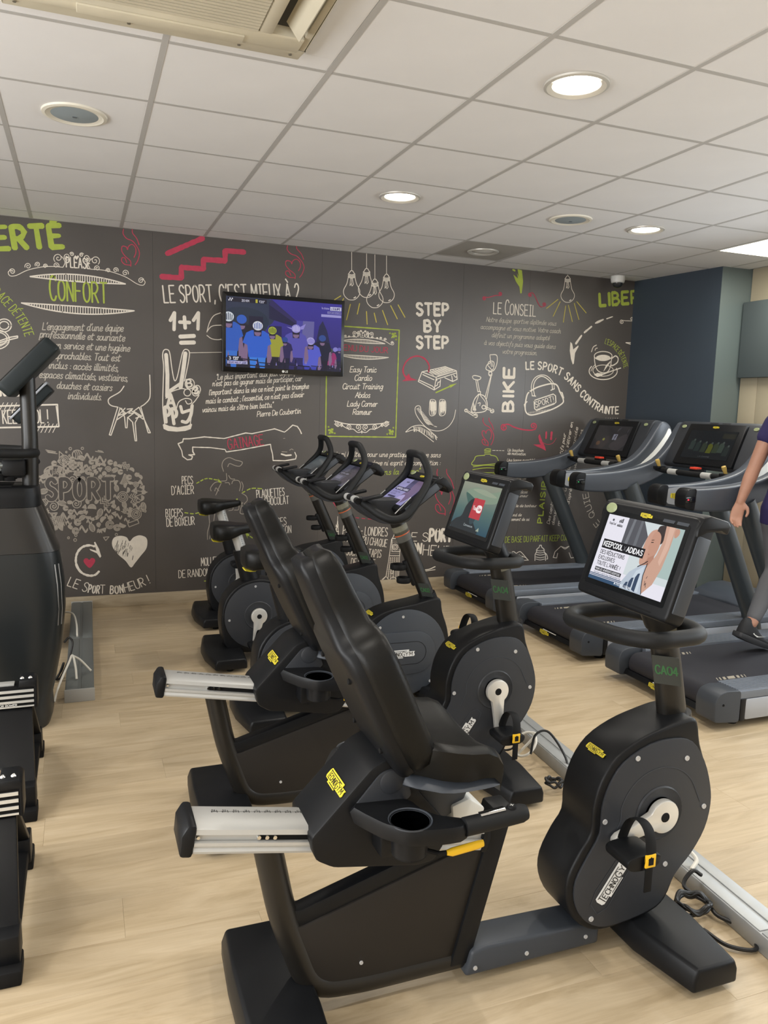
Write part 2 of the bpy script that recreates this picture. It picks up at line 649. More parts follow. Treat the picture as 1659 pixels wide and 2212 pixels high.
# ------------------------------------------------------------------ floor of single planks
floor = struct(MB().box(-3.2, 5.4, -3.4, YW, -0.12, -0.003).build('floor', mat('floor_joint', '#a08b68', 0.8), smooth=False))
PL, PWD = 1.22, 0.20
pm = MB().box(-PL / 2 + .0002, PL / 2 - .0002, -PWD / 2 + .0002, PWD / 2 - .0002, -0.003, 0.0).build('plank', M_WOOD, floor, bevel=0.0005, seg=1)
first = True
rr = random.Random(5)
row = 0
y = YW - PWD / 2 - 0.004
while y > 0.55:
    off = (row * 0.43 + rr.uniform(-.1, .1)) % PL
    x = -1.45 + off - PL
    while x < 5.4:
        if -1.6 < x < 6.0:
            if first:
                o = pm
                first = False
            else:
                o = pm.copy()
                COL.objects.link(o)
                o.parent = floor
            o.location = (x, y, 0)
        x += PL
    y -= PWD
    row += 1
fm = MB()
fm.box(-3.2, 5.4, -3.4, y + PWD / 2, -0.003, 0.0)
fm.box(-3.2, -2.0, y + PWD / 2, YW, -0.003, -0.0005)
fm.build('plank', M_WOOD, floor, smooth=False)

# ------------------------------------------------------------------ back wall with its mural paper
wall_back = struct(MB().box(-3.2, 5.4, YW + 0.004, YW + 0.15, 0, HC + 0.2).build('wall_back', M_NAVY, smooth=False))
seams = [-3.2, -2.1, -0.79, 0.525, 1.839, 3.109, 3.77, 4.93]
for a, b in zip(seams[:-1], seams[1:]):
    MB().box(a + 0.0006, b - 0.0006, YW, YW + 0.004, 0.09, HC).build('mural_panel', M_PAPER, wall_back, smooth=False)
bb = struct(MB().box(-3.2, 4.95, YW - 0.014, YW + 0.003, 0.0, 0.095).build('baseboard_back', wood_mat('oak_skirting', '#9f9078', '#b3a48b', '#bfb29b', 0.5), bevel=0.003))

# ------------------------------------------------------------------ right wall: navy return, grey reveal, shutters, windows
wr = MB()
wr.add([(4.90, YW + .01, 0), (5.02, 5.30, 0), (5.5, 5.30, 0), (5.5, YW + .01, 0), (4.90, YW + .01, HC + .1), (5.02, 5.30, HC + .1), (5.5, 5.30, HC + .1), (5.5, YW + .01, HC + .1)],
       [(0, 1, 5, 4), (2, 3, 7, 6), (3, 0, 4, 7), (4, 5, 6, 7), (3, 2, 1, 0)])
wall_right = struct(wr.build('wall_right', M_NAVY, smooth=False))
MB().box(5.02, 5.36, 5.296, 5.31, 0, HC).build('reveal', M_REVEAL, wall_right, smooth=False)
wp = MB()
wp.box(5.32, 5.5, -3.4, 5.3, 0, 0.66)
wp.box(5.32, 5.5, -3.4, 4.38, 2.44, HC + .1)
wins = (3.75, 2.15, 0.55, -1.05)
edges = [-3.4] + [q for c in reversed(wins) for q in (c - .6, c + .6)] + [4.38]
for i in range(0, len(edges), 2):
    wp.box(5.32, 5.5, edges[i], edges[i + 1], 0.66, 2.44)
wp.box(5.36, 5.5, 4.38, 5.3, 0.6, HC + .1)
wp.build('wall_section', M_PLAIN, wall_right, smooth=False)
for k, (a, b) in enumerate(((5.10, 5.285), (4.90, 5.097), (4.70, 4.897), (4.50, 4.697))):
    MB().box(5.30, 5.318, a, b, 0.02, 1.93).build('shutter_panel', M_BEIGE, wall_right, bevel=0.003)
MB().box(5.25, 5.335, 4.4, 5.275, 1.93, 2.56).build('shutter_box', M_BLIND, wall_right, bevel=0.006)
MB().box(5.34, 5.36, 4.4, 5.29, 2.56, HC).build('upper_panel', M_BEIGE, wall_right, smooth=False)
for i, wy in enumerate(wins):
    w = MB()
    for a, b, c, d in ((-.6, .6, .66, .72), (-.6, .6, 2.38, 2.44), (-.6, -.54, .66, 2.44), (.54, .6, .66, 2.44), (-.03, .03, .66, 2.44)):
        w.box(5.30, 5.36, wy + a, wy + b, c, d)
    w = struct(w.build('window_%d' % (i + 1), M_FRAME, bevel=0.004))
    MB().box(5.345, 5.35, wy - .56, wy + .56, .7, 2.4).build('pane', mat('daylight_pane', '#f0f4f6', 0.1, emit='#eef4ff', estr=0.5), w, smooth=False)
# wall behind the camera, wall to the left
wall_front = struct(MB().box(-3.2, 5.4, -3.55, -3.4, 0, HC + .1).build('wall_front', M_PLAIN, smooth=False))
wf = MB()
wf.box(-3.35, -3.2, -3.5, YW, 0, .72)
wf.box(-3.35, -3.2, -3.5, YW, 2.48, HC + .1)
for a, b in ((-3.5, -2.68), (-.72, -.38), (1.58, 1.92), (3.88, YW)):
    wf.box(-3.35, -3.2, a, b, .72, 2.48)
wall_left = struct(wf.build('wall_left', M_PLAIN, smooth=False))
for i, wy in enumerate((2.9, 0.6, -1.7)):  # unseen windows with glowing panes, added to go with the left fill lamps
    w = MB()
    for a, b, c, d in ((-.98, .98, .72, .78), (-.98, .98, 2.42, 2.48), (-.98, -.92, .72, 2.48), (.92, .98, .72, 2.48), (-.03, .03, .72, 2.48)):
        w.box(-3.30, -3.22, wy + a, wy + b, c, d)
    w = struct(w.build('window_%d' % (i + 5), M_FRAME, smooth=False))
    MB().box(-3.30, -3.295, wy - .96, wy + .96, .74, 2.46).build('pane', MATS['daylight_pane'], w, smooth=False)

# ------------------------------------------------------------------ ceiling of single tiles in a bar grid
ceiling = struct(MB().box(-3.3, 5.5, -3.5, YW, HC + 0.012, HC + 0.1).build('ceiling', M_TILE, smooth=False))
GX, GY = 0.302, 3.035


def tile_mesh(x0, x1, y0, y1, m=M_TILE):
    return MB().box(x0, x1, y0, y1, HC - 0.003, HC + 0.011).build('ceiling_tile', m, ceiling, bevel=0.002, seg=1)


proto = None
skip = set()
for k in (-1, 0):
    for j in (-2, -1):
        skip.add((k, j))
skip.add((7, 2))
for k in range(-4, 9):
    for j in range(-5, 6):
        if (k, j) in skip:
            continue
        x0, y0 = GX + .6 * k, GY + .6 * j
        if x0 + .6 > 5.32 or y0 + .6 > YW:
            xe, ye = min(x0 + .591, 5.31), min(y0 + .591, YW - .004)
            if xe - x0 > .05 and ye - y0 > .05:
                tile_mesh(x0 + .009, xe, y0 + .009, ye)
            continue
        if (k, j) == (4, 4):
            tile_mesh(x0 + .009, x0 + .591, y0 + .009, y0 + .591, M_TILE2)
            continue
        if proto is None:
            proto = MB().box(.009, .591, .009, .591, -0.003, 0.011).build('ceiling_tile', M_TILE, ceiling, bevel=0.002, seg=1)
            o = proto
        else:
            o = proto.copy()
            COL.objects.link(o)
            o.parent = ceiling
        o.location = (x0, y0, HC)
for k in range(-4, 9):
    x = GX + .6 * k
    MB().box(x - .0115, x + .0115, -3.4, YW, HC - .0045, HC + .012).build('grid_bar', M_BAR, ceiling, smooth=False)
for j in range(-10, 6):
    y = GY + .6 * j
    MB().box(-3.2, 5.3, y - .0105, y + .0105, HC - .0040, HC + .0122).build('grid_bar', M_BAR, ceiling, smooth=False)
MB().box(-3.2, 4.92, YW - .02, YW, HC - .004, HC + .012).build('edge_bar', M_BAR, ceiling, smooth=False)

# ------------------------------------------------------------------ lamps, speakers, air conditioner, security camera
M_RING = mat('lamp_ring', '#c9c6be', 0.35, metal=0.3)
M_GLOW = mat('lamp_diffuser', '#ffffff', 0.4, emit='#fff3dc', estr=14)


def downlight(x, y, label, on=True):
    t = empty('downlight', (x, y, HC - 0.003), label, 'ceiling light', 'round recessed downlights')
    MB().lathe([(0.088, .0), (0.125, -.001), (0.124, -.008), (0.113, -.012), (0.093, -.004), (0.09, .002)], seg=40).build('ring', M_RING, t)
    if on:
        MB().lathe([(0.001, -.0015), (0.089, -.0015), (0.089, .003), (0.001, .003)], seg=32).build('diffuser', M_GLOW, t)
        a = area('downlight_beam', (x, y, HC - 0.02), (0, 0, 0), 0.17, 0.17, 9, (1.0, 0.95, 0.87), 'DISK', math.radians(150))
    else:
        MB().lathe([(0.001, -.010), (0.05, -.010), (0.062, -.005), (0.089, .001), (0.089, .003), (0.001, .003)], seg=32).build('diffuser', mat('unlit_diffuser', '#bfbdb7', 0.4), t)
    return t


downlight(1.802, 2.735, 'large lit round downlight nearest the air conditioner')
downlight(1.802, 4.535, 'lit round downlight above the television, middle of the ceiling')
downlight(3.602, 4.535, 'lit round downlight beside the grey ceiling speaker near the bright panel')
downlight(3.002, 5.735, 'unlit round downlight set in the darker grey tile by the mural', on=False)
for x, y, lb in ((3.602, 2.735, 'round downlight over the aisle right of the recumbent bikes, past the upper right edge'), (1.802, 0.935, 'round downlight straight above the camera, past the upper edge'), (3.602, 0.935, 'round downlight furthest right behind the camera'), (0.002, 0.935, 'round downlight left above the camera, past the upper edge'), (-1.798, 2.735, 'round downlight over the rowing machines, past the left edge'), (-1.798, 4.535, 'round downlight over the cross trainers, past the left edge')):
    downlight(x, y, lb)

M_GRILLE = mat('speaker_grille', '#8d979c', 0.6, bump=0.4, bscale=900)


def speaker(x, y, label):
    t = empty('ceiling_speaker', (x, y, HC - 0.003), label, 'speaker', 'round ceiling speakers')
    MB().lathe([(0.112, .002), (0.138, .001), (0.136, -.008), (0.122, -.011), (0.112, -.006)], seg=40).build('ring', mat('cream_ring', '#d9d4c6', 0.5), t)
    MB().lathe([(0.002, -.014), (0.06, -.012), (0.113, -.004), (0.113, .002), (0.002, .002)], seg=40).build('grille', M_GRILLE, t)
    MB().box(-.009, .009, -.006, .006, -.016, -.012).build('badge', mat('dark_badge', '#555c60', 0.5), t, smooth=False)


speaker(0.002, 3.935, 'round blue-grey ceiling speaker in the left of the ceiling')
speaker(3.002, 4.535, 'round grey ceiling speaker between two lit downlights')

lp = empty('light_panel', (4.802, 4.535, HC), 'glowing square light panel in the ceiling above the treadmills', 'ceiling light')
MB().box(-.285, .285, -.285, .285, -.004, .006).build('diffuser', mat('panel_glow', '#ffffff', 0.5, emit='#fffbe6', estr=9), lp, smooth=False)
pf = MB()
for a, b, c, d in ((-.295, .295, -.295, -.283), (-.295, .295, .283, .295), (-.295, -.283, -.283, .283), (.283, .295, -.283, .283)):
    pf.box(a, b, c, d, -.008, .008)
pf.build('frame', M_FRAME, lp, smooth=False)
area('panel_beam', (4.802, 4.535, HC - .03), (0, 0, 0), .55, .55, 12, (1.0, 0.97, 0.9))

# air-conditioning cassette
ac = empty('air_conditioner', (0.273, 2.44, HC), 'cream ceiling air-conditioning cassette with slatted grille and open flap', 'air conditioner')
M_AC = mat('aged_cream_plastic', '#c6bea9', 0.5, noise=0.05, nscale=6)
M_ACD = mat('dark_vent', '#3c3a36', 0.8)
h = .48
fr = MB()
for a, b, c, d in ((-h, h, -h, -.40), (-h, h, .40, h), (-h, -.40, -.40, .40), (.455, h, -.40, .40)):
    fr.box(a, b, c, d, -.030, .0)
for a, b, c, d in ((-.40, .455, -.40, -.30), (-.40, .455, .30, .40), (-.40, -.30, -.30, .30), (.30, .345, -.30, .30)):
    fr.box(a, b, c, d, -.042, .0)
fr.build('frame', M_AC, ac, bevel=0.006)
fl = MB()
fl.box(-.26, .26, .335, .395, -.050, -.042)
fl.build('flap', M_AC, ac, bevel=0.003)
MB().box(-.26, .26, -.395, -.335, -.050, -.042).build('flap', M_AC, ac, bevel=0.003)
MB().box(-.395, -.335, -.26, .26, -.050, -.042).build('flap', M_AC, ac, bevel=0.003)
fo = MB()
mrot = Matrix.Translation((.40, 0, -.02)) @ Matrix.Rotation(math.radians(52), 4, 'Y')
fo.box(-.05, .05, -.27, .27, -.004, .004, mrot)
fo.build('flap', M_AC, ac, bevel=0.002)
MB().box(.345, .455, -.30, .30, -.006, -.002).build('outlet', M_ACD, ac, smooth=False)
MB().box(-.30, .30, -.30, .30, -.020, -.012).build('filter', mat('grey_filter', '#8d887c', 0.9), ac, smooth=False)
for k in range(30):
    yy = -.29 + k * .02
    MB().box(-.295, .295, yy - .0065, yy + .0065, -.043, -.030).build('slat', M_AC, ac, smooth=False)
for xx in (-.15, .0, .15):
    MB().box(xx - .003, xx + .003, -.29, .29, -.031, -.02).build('rib', M_AC, ac, smooth=False)
for xx in (-.44, -.1, .26, .44):
    MB().lathe([(.001, -.034), (.006, -.034), (.006, -.029)], (xx, .44, 0), seg=10).build('screw', mat('dull_screw', '#8b8577', 0.4, metal=.6), ac)
fk = MB()
for a, b, c, d in ((-.562, .616, .4805, .584), (-.562, .616, -.594, -.4805), (.4805, .616, -.48, .48), (-.562, -.4805, -.48, .48)):
    fk.box(a, b, c, d, -.003, .01)
fk.build('filler_strip', M_TILE, ac, smooth=False)

# dome camera
dc = empty('security_camera', (4.60, 6.13, HC - .004), 'white dome security camera in the ceiling corner', 'security camera')
MB().lathe([(.001, 0), (.062, 0), (.064, -.03), (.058, -.055), (.05, -.06), (.001, -.06)], seg=32).build('housing', mat('white_plastic', '#dcdcd8', 0.4), dc)
MB().lathe([(.046, -.058), (.044, -.075), (.034, -.092), (.018, -.101), (.001, -.104)], seg=32).build('dome', mat('dark_dome', '#2b2e30', 0.08), dc)
# ------------------------------------------------------------------ chalk drawings and lettering printed on the mural
M_CHALK = {'w': mat('chalk_white', '#e6ddcf', 0.7, noise=0.05, nscale=30), 'g': mat('chalk_green', '#a9b94a', 0.7, noise=0.06, nscale=30), 's': mat('chalk_soft', '#a39a8e', 0.7, noise=0.08, nscale=60),
           'r': mat('chalk_red', '#b93c54', 0.7, noise=0.08, nscale=40), 'y': mat('chalk_yellow', '#c9b955', 0.7, noise=0.05, nscale=30), 'k': M_PAPER,
           'd': mat('chalk_grey', '#bdb5a8', 0.7, noise=0.05, nscale=30)}
PXM = 0.00385        # one photograph pixel on the wall, metres


def wall_xz(px, py):
    d = FV + RV * ((px - 829.5) / FPX) - UV * ((py - 1106) / FPX)
    t = (YW - CAM.y) / d.y
    p = CAM + d * t
    return p.x, p.z


class Mural:
    """one drawing: strokes gathered by colour, each colour one printed layer"""

    def __init__(self, name, ox=0, oy=0, s=1.0, depth=0.0012):
        self.n, self.ox, self.oy, self.s = name, ox, oy, s
        self.mb = {}
        self.d = depth
        self.rng = random.Random(name + str(ox))

    def xz(self, p):
        return wall_xz(self.ox + p[0] / self.s, self.oy + p[1] / self.s)

    def m(self, c):
        if c not in self.mb:
            self.mb[c] = MB()
            self.mb[c].nrm = Vector((0, -1, 0))
        return self.mb[c]

    def to3(self, x, z):
        return (x, YW - self.d, z)

    def line(self, c, pts, w=2.2, sm=False, closed=False, jit=0.0, taper=0.0):
        q = [self.xz(p) for p in pts]
        if closed:
            q = q + [q[0]]
        if sm:
            q = [(v.x, v.y) for v in smooth_path([(a, b, 0) for a, b in q], 5)]
        if jit:
            # break long strokes up so the edge can wander like chalk
            r = []
            for a, b in zip(q[:-1], q[1:]):
                k = max(1, int(math.hypot(b[0] - a[0], b[1] - a[1]) / 0.02))
                r += [(a[0] + (b[0] - a[0]) * i / k, a[1] + (b[1] - a[1]) * i / k) for i in range(k)]
            q = r + [q[-1]]
        ribbon(self.m(c), q, w * PXM, self.to3, taper, jit, self.rng)

    def fill(self, c, pts, sm=False, lift=0.0):
        q = [self.xz(p) for p in pts]
        if sm:
            q = [(v.x, v.y) for v in smooth_path([(a, b, 0) for a, b in q], 4, True)]
        mb = self.m(c)
        mb.k = getattr(mb, 'k', 0) + 1
        self.m(c).poly([(x, YW - self.d - lift - mb.k % 16 * 3e-5, z) for x, z in q])

    def ell(self, c, cx, cy, rx, ry=None, w=2.0, a0=0, a1=360, n=24, rot=0):
        ry = ry or rx
        r = math.radians(rot)
        pts = []
        for k in range(n + 1):
            a = math.radians(a0 + (a1 - a0) * k / n)
            x, y = rx * math.cos(a), ry * math.sin(a)
            pts.append((cx + x * math.cos(r) - y * math.sin(r), cy + x * math.sin(r) + y * math.cos(r)))
        self.line(c, pts, w)

    def spiral(self, c, cx, cy, r0, turns, a0=0, w=2.0, d=1, n=26, r1=0.0):
        self.line(c, [(cx + (r0 + (r1 - r0) * k / n) * math.cos(math.radians(a0) + d * turns * 2 * math.pi * k / n),
                       cy + (r0 + (r1 - r0) * k / n) * math.sin(math.radians(a0) + d * turns * 2 * math.pi * k / n)) for k in range(n + 1)], w)

    def text(self, c, s, p0, p1, h, style='thin', big=None):
        a, b = self.xz(p0), self.xz(p1)
        hh = h / self.s * PXM
        L = math.hypot(b[0] - a[0], b[1] - a[1])
        ux, uz = (b[0] - a[0]) / L, (b[1] - a[1]) / L
        f = lambda x, y: (a[0] + ux * x - uz * y, YW - self.d, a[1] + uz * x + ux * y)
        k = dict(thin=dict(w=.085, serif_i=True, gap=.2), script=dict(w=.125, shear=.22, gap=.07, space=.36), brush=dict(w=.245, jit=.22, gap=.26),
                 bold=dict(w=.21, gap=.3), fat=dict(w=.27, gap=.3), serif=dict(w=.12, gap=.2), chalk=dict(w=.13, gap=.22, jit=.1))[style].copy()
        w = k.pop('w') * hh
        write(self.m(c), s, f, L, hh, w, big=big, seed=len(s), **k)

    def curve_text(self, c, s, path, h, style='thin'):
        q = [self.xz(p) for p in path]
        q = [(v.x, v.y) for v in smooth_path([(a, b, 0) for a, b in q], 8)]
        hh = h / self.s * PXM
        ds = [0]
        for a, b in zip(q[:-1], q[1:]):
            ds.append(ds[-1] + math.hypot(b[0] - a[0], b[1] - a[1]))
        k = dict(thin=(.09, .2, True, 0), brush=(.19, .26, False, .2), bold=(.16, .34, False, 0))[style]
        ls, tot = lay(s, k[1], .34, k[2])
        sc = ds[-1] / tot

        def at(d):
            for i in range(len(ds) - 1):
                if d <= ds[i + 1] or i == len(ds) - 2:
                    t = (d - ds[i]) / (ds[i + 1] - ds[i])
                    a, b = q[i], q[i + 1]
                    L = ds[i + 1] - ds[i]
                    return (a[0] + (b[0] - a[0]) * t, a[1] + (b[1] - a[1]) * t), ((b[0] - a[0]) / L, (b[1] - a[1]) / L)
        for x, st, wd in ls:
            (cx, cz), (ux, uz) = at((x + wd / 2) * sc)
            f = lambda X, Y: (cx + ux * X - uz * Y, YW - self.d, cz + uz * X + ux * Y)
            for p in st:
                ribbon(self.m(c), [((a - wd / 2) * sc, b * hh) for a, b in p], k[0] * hh, f, 0, k[3], self.rng)

    def build(self):
        for c, m in self.mb.items():
            m.build(self.n, M_CHALK[c], wall_back, smooth=False)


def lens(m, c, p0, p1, up, dn, n, w=1.6):
    """pointed bar filled with upright ticks; up and dn bulge of the two edges"""
    def e(t, b):
        return (p0[0] + (p1[0] - p0[0]) * t, p0[1] + (p1[1] - p0[1]) * t + b * 4 * t * (1 - t))
    for b in (up, dn):
        m.line(c, [e(k / 24, b) for k in range(25)], w * 1.5)
    for k in range(1, n):
        t = k / n
        m.line(c, [e(t, up), e(t, dn)], w)


def please(m, p0, p1, w=1.3):
    """scrollwork crown with a heart and the word PLEASE between two ticked bars"""
    W_ = p1[0] - p0[0]
    sl = (p1[1] - p0[1]) / W_
    q = lambda u, v: (p0[0] + u * W_, p0[1] + sl * u * W_ - v * W_)
    for sgn in (1, -1):
        f = lambda u, v: q(.5 + sgn * (u - .5), v)
        m.line('w', [f(0.02, .04), f(.0, .02), f(.015, -.005), f(.06, .002), f(.14, .045), f(.24, .075), f(.32, .085), f(.40, .085)], w, sm=True)
        for u, v, r, a, d in ((.03, .028, .022, 200, 1), (.145, .075, .024, 160, 1), (.215, .092, .02, 150, 1), (.27, .085, .017, 20, -1), (.35, .095, .022, 30, -1),
                              (.365, .15, .035, 130, 1), (.43, .165, .026, 60, 1), (.465, .185, .016, 200, 1)):
            cx, cy = f(u, v)
            m.spiral('w', cx, cy, r * W_, 1.5, a if sgn > 0 else 180 - a, w, d * sgn, r1=.004 * W_)
        m.line('w', [f(.40, .085), f(.415, .12), f(.402, .15), f(.385, .165)], w, sm=True)
    hx, hy = q(.5, .165)
    r = .017 * W_
    m.fill('w', [(hx, hy + r * 1.2), (hx - r * 1.1, hy - r * .2), (hx - r * .6, hy - r * .9), (hx, hy - r * .3), (hx + r * .6, hy - r * .9), (hx + r * 1.1, hy - r * .2)])
    m.text('w', 'PLEASE', q(.425, .088), q(.60, .088), .062 * W_, 'serif')


def heart_curl(m, c, x, y, w, h, lw=1.6):
    q = lambda pts: [(x + a * w, y + b * h) for a, b in pts]
    m.line(c, q([(.12, 0), (.1, .12), (.3, .25), (.62, .32), (.9, .5), (1, .66), (.9, .85), (.76, .96)]), lw, sm=True)
    m.line(c, q([(.6, 0), (.62, .1), (.85, .25), (.98, .42)]), lw, sm=True)
    m.line(c, q([(.52, 1), (.5, .86), (.2, .72), (.02, .58), (.06, .46), (.28, .48), (.34, .55), (.4, .46), (.6, .41), (.78, .5), (.8, .64), (.7, .76)]), lw, sm=True)
    m.line(c, q([(.5, .97), (.2, .95), (.02, .86), (.05, .77), (.2, .78), (.3, .9)]), lw, sm=True)


def swirl(m, c, p0, p1, r, lw=2.0):
    dx, dy = p1[0] - p0[0], p1[1] - p0[1]
    m.line(c, [(p0[0] - r * .4, p0[1] - r), (p0[0] + dx * .25, p0[1] - r * .6), (p0[0] + dx * .7, p1[1] + r * .9), (p1[0] + r * .3, p1[1] + r)], lw, sm=True, taper=.3)
    m.spiral(c, p0[0], p0[1], r, 1.4, 250, lw, -1, r1=r * .2)
    m.spiral(c, p1[0], p1[1], r, 1.4, 70, lw, -1, r1=r * .2)


def bulb(m, x, ytop, ycap, ybot, rx, w=1.5):
    """hanging bulb: cord, screw cap, pear and filament"""
    m.line('w', [(x, ytop), (x, ycap)], w * .8)
    r = rx
    cy = ybot - r
    nk = r * .42
    yc = ycap + r * .42
    m.line('w', [(x - nk * .9, yc), (x - nk * .3, ycap + 2), (x, ycap), (x + nk * .3, ycap + 2), (x + nk * .9, yc)], w)
    for k in range(4):
        y = yc + k * r * .13
        m.line('w', [(x - nk, y), (x, y + r * .09), (x + nk, y)], w, sm=True)
    yn = yc + r * .45
    m.line('w', [(x - nk, yc + r * .3), (x - nk, yn), (x - r * .6, cy - r * .95), (x - r * .97, cy - r * .2), (x - r * .9, cy + r * .42), (x - r * .45, cy + r * .9), (x, cy + r),
                 (x + r * .45, cy + r * .9), (x + r * .9, cy + r * .42), (x + r * .97, cy - r * .2), (x + r * .6, cy - r * .95), (x + nk, yn), (x + nk, yc + r * .3)], w, sm=True)
    m.line('w', [(x - nk * .3, yn), (x - nk * .5, yn + r * .95), (x - nk * .1, yn + r * .7), (x + nk * .1, yn + r), (x + nk * .5, yn + r * .8), (x + nk * .2, yn)], w * .8)
    m.line('w', [(x, yn), (x, yn + r * .7)], w * .8)
    m.fill('w', [(x + r * .2, cy + r * .72), (x + r * .5, cy + r * .55), (x + r * .55, cy + r * .68), (x + r * .28, cy + r * .84)])


def dash(m, c, pts, w, on=.6, n=6):
    q = [(v.x, v.y) for v in smooth_path([(a, b, 0) for a, b in pts], 12)]
    k = len(q) / n
    for i in range(n):
        s = q[int(i * k):max(int(i * k) + 2, int((i + on) * k) + 1)]
        if len(s) > 1:
            m.line(c, s, w)


# --- left third
m = Mural('mural_title'); m.text('g', 'LIBERTÉ', (-98, 541), (136, 533), 38, 'brush'); m.build()
m = Mural('mural_crown', 0, 460, 3.95)
please(m, (70, 530), (1238, 612))
lens(m, 'w', (257, 543), (1070, 606), -48, 12, 40)
m.text('g', 'CONFORT', (428, 742), (915, 770), 148, 'thin', {0: 1.16})
lens(m, 'w', (183, 768), (1145, 835), -4, 58, 44)
m.build()
m = Mural('mural_paragraph', 0, 460, 3.95)
for t, a, b in (("L'engagement d'une équipe", (362, 997), (1050, 1012)), ('professionnelle et souriante', (338, 1062), (1063, 1096)), ('un service et une hygiène', (455, 1155), (1106, 1183)),
                ('irréprochables. Tout est', (400, 1240), (1025, 1266)), ('inclus : accès illimités,', (415, 1325), (1006, 1352)), ('espaces climatisés, vestiaires,', (332, 1405), (1086, 1437)),
                ('douches et casiers', (483, 1497), (953, 1518)), ('individuels.', (578, 1587), (862, 1597))):
    m.text('d', t, a, b, 52, 'script')
m.build()
m = Mural('mural_heart_curl', 0, 460, 3.95); heart_curl(m, 'r', 1035, 140, 155, 315); m.build()
m = Mural('mural_cup', 0, 460, 3.95)
m.curve_text('g', "L'ESPACE DÉTENTE", [(-190, 640), (-60, 690), (40, 790), (130, 890), (185, 980), (215, 1055)], 62)
m.ell('w', 35, 960, 62, 55); m.ell('w', 35, 960, 40, 34); m.ell('w', -40, 1080, 120, 85); m.ell('w', -40, 1075, 100, 60)
m.line('w', [(0, 1090), (90, 1060), (150, 1050), (150, 1065), (90, 1080), (0, 1105)], 2.2)
for k in range(9):
    m.line('w', [(-20 + k * 11, 1120 - k * 3), (-10 + k * 11, 1150 - k * 6)], 1.2)
m.build()
m = Mural('mural_sign', 0, 680, 5.267)
m.text('w', 'CONTRAINTE', (-560, 930), (228, 915), 110, 'brush')
for d in (0, 6):
    m.line('w', [(-200, 1040 + d), (655, 1018 + d), (668, 1275 - d), (-200, 1290 - d)], 2.0, closed=True)
m.line('w', [(640, 1040), (672, 1270), (655, 1130)], 2.2)
for k in range(5):
    m.line('w', [(-10 + k * 50, 1100), (40 + k * 50, 1000)], 1.2)
    m.line('w', [(420 + k * 45, 1340), (470 + k * 45, 1240)], 1.2)
m.text('w', 'KEEP COOL !', (36, 1238), (548, 1228), 130, 'thin')
m.build()
m = Mural('mural_chair', 0, 860, 4.608)
m.line('w', [(1490, -230), (1495, -60), (1485, 10), (1440, 60), (1405, 82)], 2, sm=True)
m.line('w', [(1235, -120), (1190, -60), (1090, 0), (1080, 45), (1110, 75), (1175, 90)], 2, sm=True)
for p in ([(1172, 90), (1088, 365), (1105, 370), (1160, 215), (1195, 100)], [(1210, 100), (1240, 190), (1250, 295), (1265, 295), (1270, 190)], [(1400, 85), (1475, 345), (1497, 345), (1430, 200), (1385, 95)],
          [(1270, 190), (1320, 240), (1345, 425), (1360, 425), (1345, 245), (1385, 170)], [(1190, 95), (1250, 150), (1175, 175), (1245, 100)], [(1265, 110), (1320, 105), (1280, 150), (1330, 150), (1275, 190)],
          [(1385, 90), (1330, 130), (1410, 180), (1350, 200)], [(1165, 215), (1300, 120), (1425, 210)]):
    m.line('w', p, 2.0)
m.build()
# doodle cloud around the word SPORT
m = Mural('mural_doodle', 0, 860, 4.608)
rg = random.Random(11)
cells = []
tries = 0
while len(cells) < 135 and tries < 9000:
    tries += 1
    a = rg.uniform(0, 2 * math.pi)
    R = math.sqrt(rg.random())
    x, y = 860 + 600 * R * math.cos(a), 960 + 385 * R * math.sin(a)
    r = rg.choice((24, 32, 40, 52))
    if x - r < 200 or all(math.hypot(x - c[0], y - c[1]) > (r + c[2]) * .86 for c in cells) is False:
        continue
    if 445 < x < 1150 and 815 < y < 1025:
        continue
    cells.append((x, y, r))
for x, y, r in cells:
    k = rg.randrange(7)
    a = rg.uniform(0, 360)
    if k == 0:
        m.spiral('s', x, y, r, 2.2, a, 1.8, r1=2)
    elif k == 1:
        for q in (1, .68, .36):
            m.ell('s', x, y, r * q, w=1.7, n=16)
    elif k == 2:
        for q in range(4):
            m.ell('s', x, y, r * (1 - q * .24), r * (1 - q * .24), 1.7, a, a + 190, 12)
        m.line('s', [(x + r * math.cos(math.radians(a)), y + r * math.sin(math.radians(a))), (x - r * math.cos(math.radians(a)), y - r * math.sin(math.radians(a)))], 1.7)
    elif k == 3:
        ca, sa = math.cos(math.radians(a)), math.sin(math.radians(a))
        for off in (-.5, 0, .5):
            m.line('s', [(x + ca * u * r - sa * (v + off) * r, y + sa * u * r + ca * (v + off) * r) for u, v in ((-1, -.3), (-.5, .3), (0, -.3), (.5, .3), (1, -.3))], 1.7)
    elif k == 4:
        ca, sa = math.cos(math.radians(a)), math.sin(math.radians(a))
        m.ell('s', x, y, r, r * .62, 1.9, rot=a, n=18)
        for u in (-.6, -.3, 0, .3, .6):
            v = .62 * math.sqrt(1 - u * u)
            m.line('s', [(x + ca * u * r - sa * v * r, y + sa * u * r + ca * v * r), (x + ca * u * r + sa * v * r, y + sa * u * r - ca * v * r)], 1.5)
    elif k == 5:
        p = [(x + r * math.cos(math.radians(a + q)), y + r * math.sin(math.radians(a + q))) for q in (0, 120, 240)]
        m.line('s', p, 1.9, closed=True)
        m.line('s', [((q[0] + x) / 2, (q[1] + y) / 2) for q in p], 1.6, closed=True)
    else:
        m.line('s', [(x - r, y), (x - r * .5, y - r * .7), (x, y), (x + r * .5, y + r * .7), (x + r, y)], 2.0, sm=True)
        m.line('s', [(x - r, y + r * .4), (x - r * .5, y - r * .3), (x, y + r * .4), (x + r * .5, y + r), (x + r, y + r * .3)], 2.0, sm=True)
